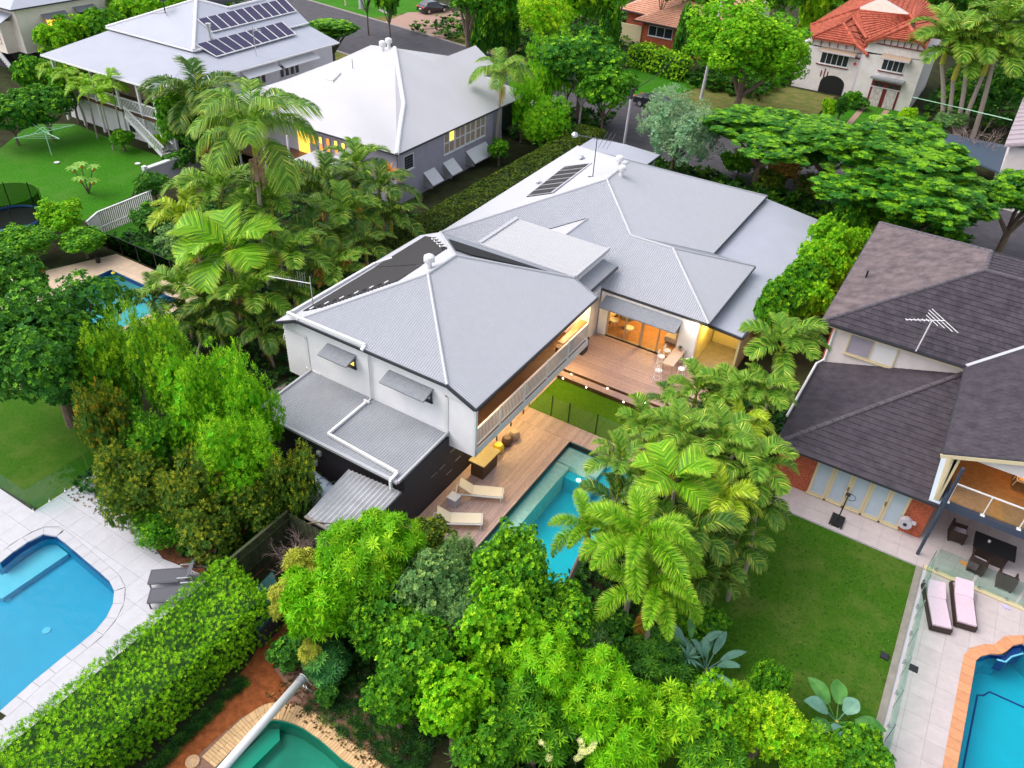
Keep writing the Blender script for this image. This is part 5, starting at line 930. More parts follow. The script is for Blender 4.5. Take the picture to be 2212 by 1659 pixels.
# ---- glass fence with black posts on the lawn edge
t = thing('glass_pool_fence', 'glass fence with slim black posts between the pool deck and small lawn', 'fence', (-12, 27.75, 0))
fx = [PZ(c5(*q))[0] for q in ((1340, 1040), (1450, 1088), (1625, 1162))]; fx = [-14.7]+fx+[-8.3]
for x in fx: box('post', (x-.025, 27.76, 0), (x+.025, 27.81, 1.28), M['black'], t)
for i in range(4): box('pane', (fx[i]+.06, 27.78, .08), (fx[i+1]-.06, 27.79, 1.2), M['glass'], t)
for y in (24.6, 25.9, 27.1): box('spigot', (-14.66, y-.03, .03), (-14.6, y+.03, .28), M['black'], t)
# ---- south-west terrace: sling loungers and glass fence
lounger('charcoal sling lounger further from the big hedge, beside the blue pool', (-21.0, 9.98, .035), math.atan2(11.25-10.0, 1.35)-.05, M['greycloth'], M['greycloth'], 'grey sling loungers', kind='sling_lounger', back=58, thick=.02, W_=.66)
lounger('charcoal sling lounger half hidden by the big hedge, beside the blue pool', (-20.3, 9.4, .035), math.atan2(11.25-10.0, 1.35)-.05, M['greycloth'], M['greycloth'], 'grey sling loungers', kind='sling_lounger', back=20, thick=.02, W_=.66)
t = thing('glass_lawn_fence', 'frameless glass fence between the left lawn and pale pool terrace', 'fence', (-28.05, 10, 0))
y = 9.75
for k in range(3): box('pane', (-28.06, y, .12), (-28.045, y+1.25, 1.25), M['glassf'], t); y += 1.32
for k in range(3): box('pane', (-28.1-1.3*(k+1)+.04, 9.70, .12), (-28.1-1.3*k, 9.715, 1.25), M['glassf'], t)
for k in range(5): c = (-28.05, 9.72+k*.72, .03); MB().lathe([(.05, 0), (.05, .02), (.025, .03), (.025, .14)], c, 8).obj('spigot', M['steel'], t)
# ---- paling fence and low teal roof
t = thing('paling_fence', 'weathered grey-green timber paling fence behind the big clipped hedge', 'fence', (-18, 12, 0))
y = 10.9
while y < 14.5: h = 1.8+rnd.uniform(-.03, .03); box('paling', (-18.08+rnd.uniform(-.008, .008), y, .05), (-18.05, y+.125, h), M['fence'], t); y += .135
x = -18.0
while x < -14.95: h = 1.8+rnd.uniform(-.03, .03); box('paling', (x, 14.46, .05), (x+.125, 14.49, h), M['fence'], t); x += .135
box('rail', (-18.045, 10.9, .5), (-18.0, 14.45, .58), M['fence'], t); box('rail', (-18.045, 10.9, 1.4), (-18.0, 14.45, 1.48), M['fence'], t); box('capping', (-18.12, 10.9, 1.84), (-18.0, 14.5, 1.87), M['fence'], t)
t = thing('garden_shed', 'low dark teal garden shed tucked between hedge and yellow croton', 'shed', (-16.5, 12.3, 0))
sq = [PZ(c7(*q), 1.0) for q in ((1610, 530), (1760, 380), (1830, 560), (1800, 640), (1660, 780))]
MB().slab(sq, .06).obj('roof_sheet', M['tealroof'], t); MB().slab([(p[0]*.985-.25, p[1]*.99+.12, .92) for p in sq], .9).obj('wall', M['charcoal'], t)
# ---- right-hand terrace
for lb, foot, head in (('mauve cushioned wicker sun lounger nearest the lawn', (5.35, 24.95), (4.75, 27.0)), ('mauve cushioned wicker sun lounger nearer the orange-edged pool', (6.15, 25.65), (5.65, 28.1))):
    a = math.atan2(head[1]-foot[1], head[0]-foot[0]); t = lounger(lb, (foot[0], foot[1], .03), a, M['wicker'], M['pink'], 'wicker sun loungers', L=2.15, W_=.74, zh=.26, back=20, thick=.10)
    r = MB()
    for s in (-1, 1): r.box((0, s*.37-.03, .05), (2.1, s*.37+.03, .27))
    r.box((-.03, -.37, .05), (.03, .37, .27)); r.obj('wicker_skirt', M['wicker'], t, world=False)
    for s in (-1, 1): MB().tube([(2.15, s*.36-.03, .1), (2.15, s*.36+.03, .1)], .1, 10).obj('wheel', M['black'], t, world=False)
t = thing('glass_terrace_fence', 'glass fence with small clamps between the back lawn and right terrace', 'fence', (4.4, 20, 0))
y = 27.9; k = 0
while y > 14: box('pane', (4.40, y-1.42, .15), (4.412, y, 1.3), M['glassf'], t); box('spigot', (4.37, y-.76, 0), (4.44, y-.68, .22), M['steel'], t); MB().bar((4.40, y, .2), (4.40, y, 1.32), .03).obj('clamp', M['steel'], t); y -= 1.48; k += 1
t = thing('glass_patio_fence', 'glass fence between the dining patio and the wicker loungers', 'fence', (7, 28.1, 0))
for k, x in enumerate((4.5, 6.15, 7.8)): box('pane', (x, 28.1, .15), (x+1.55, 28.115, 1.3), M['glassf'], t); box('spigot', (x+.2, 28.07, .05), (x+.28, 28.14, .22), M['steel'], t); box('spigot', (x+1.2, 28.07, .05), (x+1.28, 28.14, .22), M['steel'], t)
for lb, q in (('square black drain lid in the lawn', (1312, 930)), ('square black drain grate in the pale terrace', (1498, 1010))):
    p = PZ(c9(*q), .03); t = thing('drain_cover', lb, 'drain cover', p); box('lid', (p[0]-.15, p[1]-.15, .0), (p[0]+.15, p[1]+.15, .055), M['black'], t)
    for k in range(5): box('slot', (p[0]-.12, p[1]-.12+k*.055, .055), (p[0]+.12, p[1]-.095+k*.055, .060), M['gutter'], t)
# outdoor dining set under the balcony
tb = thing('dining_table', 'dark rattan dining table with black glass top under the tiled house balcony', 'table', (6.5, 30.2, .05))
box('table_top', (5.75, 29.7, .75), (7.35, 30.7, .80), M['black'], tb); box('base', (5.95, 29.85, .05), (7.15, 30.55, .75), M['wicker'], tb)
def rattan(label, x, y, rz):
    t = thing('rattan_chair', label, 'chair', (x, y, .05), rz, 'dark rattan chairs at the patio table')
    def o(n, a, b, m): MB().box(a, b).obj(n, m, t, world=False)
    o('seat_base', (-.3, -.3, .1), (.3, .3, .4), M['wicker']); o('cushion', (-.25, -.24, .4), (.27, .24, .47), M['greyl']); o('backrest', (-.34, -.3, .1), (-.27, .3, .85), M['wicker'])
    o('armrest', (-.3, .27, .1), (.3, .33, .62), M['wicker']); o('armrest', (-.3, -.33, .1), (.3, -.27, .62), M['wicker'])
    for sx in (-.27, .27):
        for sy in (-.27, .27): o('leg', (sx-.03, sy-.03, 0), (sx+.03, sy+.03, .1), M['black'])
rattan('dark rattan chair nearest the black post, at the table end', 5.2, 30.6, .1); rattan('dark rattan chair on the near side of the table, left one', 6.15, 29.2, PI/2-.1); rattan('dark rattan chair on the near side of the table, right one', 7.25, 28.95, PI/2)
t = thing('candle_holder', 'small pale candle holder on the black patio table', 'candle holder', (6.3, 30.3, .8)); MB().lathe([(.05, 0), (.06, .08)], (6.3, 30.3, .80), 12).obj('cup', M['white'], t); MB().lathe([(.03, .04), (.03, .1)], (6.3, 30.3, .80), 8).obj('candle', M['cloth'], t)
p = PZ(rH(635, 1405), .07); t = thing('water_slide_toy', 'orange plastic toy boat on the tiles behind the patio glass', 'toy', p)
MB().slab([(p[0]-.42, p[1]+.06, .20), (p[0]-.1, p[1]+.10, .2), (p[0]+.42, p[1]-.05, .2), (p[0]+.36, p[1]-.2, .2), (p[0]-.05, p[1]-.1, .2)], .14).obj('hull', M['orangep'], t); MB().bar((p[0]-.1, p[1], .2), (p[0]+.2, p[1]-.06, .22), .08, .04).obj('seat', M['redp'], t)
# portable basketball hoop seen against the folding doors
b = PZ(z4(295, 730), .05); t = thing('basketball_hoop', 'portable black basketball hoop with black base by the folding doors', 'basketball hoop', b)
MB().slab([(b[0]-.28, b[1]-.35, .22), (b[0]+.28, b[1]-.35, .18), (b[0]+.28, b[1]+.35, .18), (b[0]-.28, b[1]+.35, .22)], .16).obj('base', M['black'], t)
MB().tube([(b[0], b[1]-.1, .2), (b[0]+.02, b[1]+.1, 1.7)], .03, 8).obj('pole', M['black'], t); MB().tube([(b[0]+.12+.22*math.cos(a), b[1]+.02+.22*math.sin(a), 1.62) for a in np.linspace(0, 2*PI, 17)], .015, 6).obj('hoop', M['gutter'], t); box('bracket', (b[0]-.1, b[1]+.05, 1.6), (b[0]+.1, b[1]+.12, 1.75), M['gutter'], t)
for s in (-.2, .2): box('wheel', (b[0]+s-.03, b[1]-.40, .05), (b[0]+s+.03, b[1]-.33, .13), M['steel'], t)
p = atY(z4(1010, 740), 29.3); p = (3.25, 29.45, 0); t = thing('hose_reel', 'round white hose reel fixed low on the brick wall', 'hose reel', (3.1, 29.55, .7)); MB().tube([(3.1, 29.62, .75), (3.1, 29.36, .75)], .27, 20).obj('reel_cover', M['greyl'], t); MB().tube([(3.1, 29.36, .75), (3.1, 29.33, .75)], .08, 12).obj('hub', M['black'], t); box('spout', (3.3, 29.4, .85), (3.48, 29.55, .95), M['greyl'], t)
p = PZ(c9(2095, 615), .04); t = thing('towel', 'small pale lilac cloth dropped on the terrace tiles', 'cloth', p); MB().slab([(p[0]-.16, p[1]-.02, .07), (p[0]-.02, p[1]-.1, .09), (p[0]+.18, p[1]-.05, .07), (p[0]-.02, p[1]+.14, .08)], .03).obj('cloth_fold', mat('lilac', (.5, .45, .7), .8), t)
# ---- left garden
c = Vector(PZ(rE(530, 1590))); t = thing('rotary_clothesline', 'pale green rotary clothesline on the upper left lawn', 'clothesline', c)
hp = c+Vector((0, 0, 2.0)); MB().tube([c, hp], .035, 8).obj('post', M['green_metal'], t)
for q in ((145, 1415), (760, 1278), (320, 1258), (605, 1420)):
    e = Vector(PZ(rE(*q), 2.05)); MB().bar(hp+Vector((0, 0, -.1)), e, .05, .05).bar(hp+Vector((0, 0, .28)), hp.lerp(e, .35), .025).obj('arm', M['green_metal'], t)
es = [Vector(PZ(rE(*q), 2.05)) for q in ((145, 1415), (320, 1258), (760, 1278), (605, 1420))]
for f in (.45, .7, .95): MB().tube([hp.lerp(e, f) for e in es+es[:1]], .006, 4).obj('line_wire', M['steel'], t)
t = thing('trampoline', 'round trampoline with black safety net and blue rim at the left edge', 'trampoline', (-52.6, 24.6, 0))
tc = (-52.6, 24.3, 0)
MB().lathe([(1.7, .7), (1.69, .71), (.01, .72)], tc, 28).obj('jumping_mat', M['black'], t); MB().tube([(tc[0]+1.85*math.cos(a), tc[1]+1.85*math.sin(a), .74) for a in np.linspace(0, 2*PI, 33)], .10, 6, cap=False).obj('rim_pad', mat('blue_pad', (.03, .14, .45), .5), t)
for k in range(8): a = k*PI/4+.3; MB().tube([(tc[0]+1.95*math.cos(a), tc[1]+1.95*math.sin(a), 0), (tc[0]+1.95*math.cos(a), tc[1]+1.95*math.sin(a), 2.5)], .03, 6).obj('net_pole', M['black'], t)
mb = MB()
for k in range(24): a, b = k*PI/12, (k+1)*PI/12; mb.poly([(tc[0]+1.9*math.cos(a), tc[1]+1.9*math.sin(a), .75), (tc[0]+1.9*math.cos(b), tc[1]+1.9*math.sin(b), .75), (tc[0]+1.9*math.cos(b), tc[1]+1.9*math.sin(b), 2.4), (tc[0]+1.9*math.cos(a), tc[1]+1.9*math.sin(a), 2.4)])
mb.obj('safety_net', M['net'], t)
def picket(label, a, b, h, m, w_=.09, gap=.15, rail=True):
    t = thing('picket_fence', label, 'fence', (a[0], a[1], 0)); a, b = V2(a), V2(b); d = (b-a).normalized(); L = (b-a).length; s = 0
    while s < L: p = a+d*s; MB().bar(p, p+Vector((0, 0, h)), w_, .025, up=(d.x, d.y, 0)).obj('picket', m, t); s += gap
    MB().bar(a+Vector((0, 0, h*.3)), b+Vector((0, 0, h*.3)), .04, .08).obj('rail', m, t); MB().bar(a+Vector((0, 0, h+.02)), b+Vector((0, 0, h+.02)), .12, .05).obj('capping', m, t); return t
picket('white picket fence running along the right of the left lawn', (-47.6, 27.2), (-47.75, 31.5), 1.5, M['white'])
picket('short white picket fence beside the glass fence posts and dark shrubs', (-47.6, 27.2), (-46.9, 25.9), 1.5, M['white'])
t = thing('boundary_wall', 'long pale boundary wall with flat top between the two upper left yards', 'wall', (-51.3, 36, 0)); box('wall_panel', (-51.4, 33.9, 0), (-51.2, 45.0, 1.45), M['greyl'], t); box('capping', (-51.5, 33.8, 1.45), (-51.1, 45.0, 1.55), M['white'], t); box('end_post', (-51.45, 33.6, 0), (-51.15, 33.9, 1.7), M['white'], t)
t = thing('black_pool_fence', 'thin black-posted mesh fence between the tan terrace and garden lawn', 'fence', (-44, 25.9, 0))
xs = [-47.0, -45.4, -43.9, -42.3, -40.6, -39.2]
for x in xs: box('post', (x-.03, 25.93, 0), (x+.03, 25.99, 1.25), M['black'], t)
for i in range(5): box('rail', (xs[i], 25.95, 1.2), (xs[i+1], 25.97, 1.23), M['black'], t); box('mesh_panel', (xs[i]+.05, 25.955, .1), (xs[i+1]-.05, 25.96, 1.18), M['net'], t)
p = PZ(c4(637, 42), .04); t = thing('waste_bin', 'small black bin on the tan pool terrace', 'bin', p); MB().lathe([(.13, 0), (.17, .4)], p, 12).obj('bin_body', M['black'], t); MB().lathe([(.18, .4), (.18, .43), (.02, .46)], p, 12).obj('bin_lid', M['black'], t)
p = PZ(c4(240, 108), .06); t = thing('swimming_noodle', 'red foam pool noodle lying on the tan terrace', 'pool toy', p); MB().tube([PZ(c4(175, 132), .1), PZ(c4(240, 108), .1), PZ(c4(288, 92), .1)], .06, 8).obj('noodle', M['redp'], t); MB().tube([PZ(c4(172, 133), .1), PZ(c4(160, 138), .1)], .065, 8).obj('noodle_end', M['orangep'], t)
p = P(*c4(732, 114), -.1); t = thing('chlorine_float', 'yellow chlorine float in the corner of the small teal pool', 'pool float', p); MB().lathe([(.10, 0), (.13, .04), (.1, .08), (.01, .1)], p, 12).obj('float_disc', M['yellow'], t); MB().lathe([(.04, .09), (.03, .14)], p, 8).obj('float_cap', M['yellow'], t)
for i, q in enumerate(((368, 1053), (890, 1060))): p = PZ(c1(*q), .02); t = thing('garden_dish', 'small white dish lying on the left lawn, %s' % ('the one nearer the clothesline' if i == 0 else 'the one nearer the white wall'), 'dish', p); MB().lathe([(.05, 0), (.2, .05), (.21, .06)], p, 12).obj('dish', M['white'], t); MB().lathe([(.22, .061), (.22, .07)], p, 12).obj('dish_rim', M['white'], t)
# ---- street furniture and vehicles
def pole(label, base, top_z, lean, r=.16, cross=True):
    t = thing('power_pole', label, 'power pole', base); tp = Vector((base[0]+lean[0], base[1]+lean[1], top_z)); MB().tube([base, tp], [r, r*.75], 10).obj('pole_shaft', M['greyl'], t)
    if cross: MB().bar(tp-Vector((.25, 0, .5)), tp+Vector((.25, 0, -.5)), .1, .12).tube([tp+Vector((0, 0, -.6)), tp+Vector((0, 0, .25))], .12, 8).obj('crossarm', M['gutter'], t)
    return tp
bp1 = Vector(PZ(c3(125, 640))); pole('tall pale power pole beside the big round street tree', tuple(bp1), 12.0, (.3, 0), .18)
bp2 = Vector((-27.0, 63.8, 0)); tpz = Vector(PZ(c2(1872, 590), 5.6)); bp2 = Vector((tpz.x-.1, tpz.y, 0)); pole('short pale power pole standing behind the carport roof', tuple(bp2), 5.6, (.1, 0), .13)
t = thing('service_wire', 'thin black service wire running from the short power pole to the far trees', 'wire', tuple(tpz)); e = Vector(PZ(c2(2150, 370), 7.5)); MB().tube([tpz, tpz.lerp(e, .5)-Vector((0, 0, .3)), e], .03, 4).obj('wire_strand', M['black'], t)
t = thing('overhead_cable', 'pale cable crossing in front of the palm trunks from the stucco house', 'cable', atY(rG(1150, 930), 93)); MB().tube([atY(rG(1150, 930), 92), atY(rG(1680, 1050), 86), atY(rG(2100, 1150), 82)], .05, 4).obj('cable_strand', M['green_metal'], t)
for i, q in enumerate(((123, 60), (22, 40))):
    p = PZ(c2(*q)); t = thing('street_post', ('thick pale post on the far verge, cut by the top edge' if i == 0 else 'thin pale post on the far verge left of the thick one'), 'post', p); MB().tube([p, (p[0], p[1], 6)], (.32 if i == 0 else .12), 10).obj('post_shaft', M['creamtrim'] if i else M['greyl'], t); MB().tube([(p[0], p[1], 0), (p[0], p[1], .1)], (.4 if i == 0 else .2), 10).obj('post_footing', M['concrete'], t)
p = PZ(c2(265, 72), .06); t = thing('stepping_slab', 'pale concrete slab lying in the far grass verge', 'slab', p); MB().slab([PZ(c2(*q), .12) for q in ((228, 62), (245, 58), (300, 80), (280, 87))][::-1], .1).obj('slab_block', M['kerb'], t); 
p = PZ(c2(890, 190)); t = thing('gate_pillar', 'square mustard-coloured rendered gate pillar beside the driveway tree', 'pillar', p); box('pillar_block', (p[0]-.6, p[1]-.6, 0), (p[0]+.9, p[1]+.6, 1.7), M['creamtrim'], t); box('pillar_cap', (p[0]-.7, p[1]-.7, 1.7), (p[0]+1.0, p[1]+.7, 1.82), M['creamtrim'], t)
def car(name, label, c, ang, paint, L=4.5, hatch=False):
    t = thing(name, label, 'car', c, ang); W_ = 1.8; z0 = .28
    prof = [(-L/2, .45), (-L/2+.05, .85), (-L/2+.15, .95), (-L/2+(.35 if hatch else .95), 1.0), (-L/2+(.75 if hatch else 1.5), 1.42), (-L/2+1.6, 1.47), (-.1+.3, 1.44), (L/2-1.35, 1.0), (L/2-.25, .86), (L/2, .62), (L/2, .32), (-L/2, .30)]
    n = len(prof); mb = MB(); vs = []
    for s in (-1, 1):
        for x, z in prof: vs.append((x, s*(W_/2 if z < 1.02 else W_/2-.2), z))
    fs = [tuple(range(n))[::-1], tuple(range(n, 2*n))]+[(i, (i+1) % n, n+(i+1) % n, n+i) for i in range(n)]
    mb.add(vs, fs); mb.obj('body', paint, t, world=False, bevel=.05)
    g = M['glassd']
    k0, k1 = (3, 4); mb = MB()
    for (i, j) in ((3, 4), (7, 6)):
        (xa, za), (xb_, zb) = prof[i], prof[j]; dx = .02 if i == 7 else -.02
        mb.add([(xa*.98+dx, -.82, za+.05), (xa*.98+dx, .82, za+.05), (xb_+dx, .66, zb-.03), (xb_+dx, -.66, zb-.03)], [(0, 1, 2, 3)])
    mb.obj('windscreen', g, t, world=False)
    for s in (-1, 1): MB().add([(prof[3][0]+.25, s*.895, 1.02), (prof[7][0]-.1, s*.895, 1.02), (prof[6][0]-.05, s*.73, 1.38), (prof[4][0]+.1, s*.73, 1.38)], [(0, 1, 2, 3)]).obj('side_window', g, t, world=False)
    for s in (-1, 1): MB().box((-L/2-.02, s*.62-.2, .78), (-L/2+.12, s*.62+.2, .92)).obj('tail_light', M['taillight'], t, world=False); MB().box((L/2-.1, s*.65-.16, .62), (L/2+.015, s*.65+.16, .76)).obj('headlight', M['glassb'], t, world=False)
    MB().box((-L/2-.025, -.25, .55), (-L/2+.02, .25, .68)).obj('number_plate', M['white'], t, world=False)
    for x in (-L/2+.85, L/2-.9):
        for s in (-1, 1):
            w_ = MB().tube([(x, s*.70, .33), (x, s*.92, .33)], .33, 20).obj('wheel', M['tyre'], t, world=False); MB().tube([(x, s*.85, .33), (x, s*.93, .33)], .21, 10).obj('rim', M['steel'], w_, world=False)
    return t
p = PZ(c2(575, 95)); car('black_hatchback', 'black hatchback parked on the brown driveway at the top of the photo', (p[0]-.6, p[1]+1.2, .07), math.radians(72), M['carblack'], 4.3, True)
p = PZ(c2(2040, 700)); car('black_sedan', 'black sedan parked at the far kerb behind the silvery tree', (-28.9, 76.9, .01), math.radians(-10), M['carblack'], 4.7)
car('white_car', 'white car mostly hidden behind the small palm crown by the white roof', (-39.8, 67.9, .01), math.radians(-8), M['carwhite'], 4.5, True)
# ================================================================ VEGETATION
PG = np.array((2.35, 2.0, 1.15))
LS = .79
def mesh_np(name, V, F, tint, m):                          # V (n,3), F (k,4) quads, tint (n,3)
    me = bpy.data.meshes.new(name); n, k = len(V), len(F)
    me.vertices.add(n); me.vertices.foreach_set('co', V.astype(np.float32).ravel())
    me.loops.add(k*4); me.loops.foreach_set('vertex_index', F.astype(np.int32).ravel())
    me.polygons.add(k); me.polygons.foreach_set('loop_start', np.arange(0, k*4, 4, dtype=np.int32)); me.polygons.foreach_set('loop_total', np.full(k, 4, dtype=np.int32))
    at = me.attributes.new('tint', 'FLOAT_COLOR', 'POINT'); c = np.ones((n, 4), np.float32); c[:, :3] = tint; at.data.foreach_set('color', c.ravel())
    me.materials.append(m); me.update(calc_edges=True); return me
def leafset(kind):                                         # template leaf spray: quads, unit size, axis = +Z
    L = []
    def leaf(az, el, ln, wd, fold=.12, base=(0, 0, 0), droop=0.0):
        d = np.array([math.cos(az)*math.cos(el), math.sin(az)*math.cos(el), math.sin(el)]); s = np.array([-math.sin(az), math.cos(az), 0]); u = np.cross(s, d)*-1
        b = np.array(base); L.append([b, b+d*ln*.5+s*wd/2+u*fold*wd, b+d*ln+np.array([0, 0, -droop*ln]), b+d*ln*.5-s*wd/2+u*fold*wd])
    if kind == 'broad':
        for i in range(6): leaf(i*2.4, .35+.12*(i % 3), .58, .34)
        leaf(0, 1.3, .4, .22)
    elif kind == 'fine':
        for i in range(7): leaf(i*2.4, .5+.1*(i % 3), .46, .19, base=(0, 0, i*.09))
    elif kind == 'whorl':
        for i in range(10): leaf(i*PI/5+.1*(i % 2), .18+.5*(i % 3)/2, .95, .17, droop=.18)
    elif kind == 'tuft':
        for i in range(14): leaf(i*2.4, .3+.9*(i/14), 1.0, .10, droop=.25)
    elif kind == 'feather':
        for i in range(8): a = i*PI/4+.2*(i % 2); leaf(a, .05, .8, .26, droop=.12)
    elif kind == 'small':
        for i in range(6): leaf(i*2.4, .3+.15*(i % 3), .5, .34)
    A = np.array(L); return A.reshape(-1, 3), np.arange(len(A)*4).reshape(-1, 4)
LEAFS = {k: leafset(k) for k in ('broad', 'fine', 'whorl', 'tuft', 'feather', 'small')}
def scatter(rs, Pn, D, S, kind, tint, jit=.5):
    T, F = LEAFS[kind]; n, t = len(Pn), len(T); D = D+rs.normal(0, jit, D.shape)*.6; D /= np.linalg.norm(D, axis=1)[:, None]
    R0 = rs.normal(size=D.shape); X = np.cross(R0, D); X /= np.linalg.norm(X, axis=1)[:, None]; Y = np.cross(D, X)
    V = (X[:, None, :]*T[None, :, 0:1]+Y[:, None, :]*T[None, :, 1:2]+D[:, None, :]*T[None, :, 2:3])*S[:, None, None]+Pn[:, None, :]
    Fq = (F[None]+(np.arange(n)*t)[:, None, None]).reshape(-1, 4); tv = tint[:, None, :]*rs.uniform(.82, 1.18, (n, t//4, 1)).repeat(4, 1)
    return V.reshape(-1, 3), Fq, tv.reshape(-1, 3)
PAL = {
 'lime': ((.030, .115, .006), (.095, .250, .010), (.20, .38, .020)), 'hedge': ((.032, .130, .005), (.100, .275, .008), (.18, .37, .016)), 'dark': ((.010, .045, .012), (.030, .115, .018), (.085, .24, .025)),
 'mid': ((.014, .065, .008), (.048, .165, .012), (.15, .34, .018)), 'olive': ((.016, .040, .010), (.048, .105, .014), (.20, .24, .025)), 'pom': ((.007, .045, .010), (.038, .140, .018), (.13, .31, .018)),
 'silver': ((.05, .11, .10), (.11, .19, .17), (.19, .30, .27)), 'yellowg': ((.05, .15, .006), (.14, .29, .012), (.28, .42, .02)), 'croton': ((.09, .12, .02), (.22, .27, .06), (.33, .38, .14)), 'brownh': ((.020, .045, .008), (.045, .085, .010), (.09, .13, .014)),
 'bluegreen': ((.012, .060, .030), (.030, .13, .05), (.08, .24, .07)), 'lilly': ((.024, .085, .008), (.095, .22, .012), (.24, .40, .022)), 'blush': ((.06, .06, .02), (.24, .14, .05), (.5, .26, .10)), 'grey': ((.03, .08, .045), (.08, .17, .09), (.16, .28, .12)), 'far': ((.02, .08, .01), (.07, .19, .014), (.17, .34, .02))}
def crown_mesh(seed, lobes, size0, kind, pal, dens=1.0, clump=.34, up=.25, flat=False, tips=.35, fleck=None, core=.74):
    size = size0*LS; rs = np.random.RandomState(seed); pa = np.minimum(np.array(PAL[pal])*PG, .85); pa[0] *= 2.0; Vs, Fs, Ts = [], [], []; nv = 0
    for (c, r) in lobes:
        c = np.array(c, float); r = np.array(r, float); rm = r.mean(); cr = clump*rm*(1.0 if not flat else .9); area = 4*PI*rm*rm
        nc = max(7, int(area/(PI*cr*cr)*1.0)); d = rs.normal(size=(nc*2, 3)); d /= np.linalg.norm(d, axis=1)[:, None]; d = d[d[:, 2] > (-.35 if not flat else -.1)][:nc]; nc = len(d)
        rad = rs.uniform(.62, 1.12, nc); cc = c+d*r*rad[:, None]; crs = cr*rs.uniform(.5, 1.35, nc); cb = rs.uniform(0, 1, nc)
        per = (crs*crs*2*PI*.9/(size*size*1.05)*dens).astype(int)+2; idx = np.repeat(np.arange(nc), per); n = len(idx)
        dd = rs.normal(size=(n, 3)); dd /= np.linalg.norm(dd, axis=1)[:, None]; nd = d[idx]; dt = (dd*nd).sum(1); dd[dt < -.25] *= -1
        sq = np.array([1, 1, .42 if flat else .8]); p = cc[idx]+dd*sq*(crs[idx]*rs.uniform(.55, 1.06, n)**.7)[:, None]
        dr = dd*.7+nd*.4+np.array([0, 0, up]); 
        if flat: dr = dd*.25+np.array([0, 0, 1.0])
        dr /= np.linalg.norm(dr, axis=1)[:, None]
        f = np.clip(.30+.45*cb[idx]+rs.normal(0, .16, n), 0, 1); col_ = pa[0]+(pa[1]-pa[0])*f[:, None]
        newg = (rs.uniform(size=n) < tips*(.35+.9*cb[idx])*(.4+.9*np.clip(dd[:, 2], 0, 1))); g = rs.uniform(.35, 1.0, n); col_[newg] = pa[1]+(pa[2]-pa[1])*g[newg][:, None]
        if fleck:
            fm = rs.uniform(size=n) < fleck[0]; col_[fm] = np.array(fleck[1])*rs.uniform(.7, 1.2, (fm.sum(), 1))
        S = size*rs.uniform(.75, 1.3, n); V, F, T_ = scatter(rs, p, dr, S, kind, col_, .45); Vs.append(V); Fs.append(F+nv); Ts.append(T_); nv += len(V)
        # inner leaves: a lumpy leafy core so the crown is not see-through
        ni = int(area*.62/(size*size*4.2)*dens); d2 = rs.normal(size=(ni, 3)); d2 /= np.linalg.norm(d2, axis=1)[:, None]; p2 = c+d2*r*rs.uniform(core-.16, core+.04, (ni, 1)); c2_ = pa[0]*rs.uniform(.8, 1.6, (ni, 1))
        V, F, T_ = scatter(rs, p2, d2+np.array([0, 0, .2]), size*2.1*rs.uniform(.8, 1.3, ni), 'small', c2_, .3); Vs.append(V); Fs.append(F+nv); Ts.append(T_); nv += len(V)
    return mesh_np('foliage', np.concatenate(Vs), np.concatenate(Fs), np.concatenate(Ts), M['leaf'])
def limbs(parent, base, tops, r, m=None, sub=True):
    mb = MB(); b = Vector((0, 0, 0)); fork = Vector((0, 0, max(.3, min(t[2] for t in tops)*.45))); mb.tube([b, fork*.5+Vector((rnd.uniform(-.06, .06), rnd.uniform(-.06, .06), 0)), fork], [r, r*.8, r*.7], 8, cap=False)
    for t in tops: t = Vector(t); mid = fork.lerp(t, .5)+Vector((rnd.uniform(-.15, .15), rnd.uniform(-.15, .15), .1)); mb.tube([fork, mid, t], [r*.55, r*.38, r*.18], 6, cap=False)
    return mb.obj('trunk', m or M['trunk'], parent, world=False)
CROWNS = {}
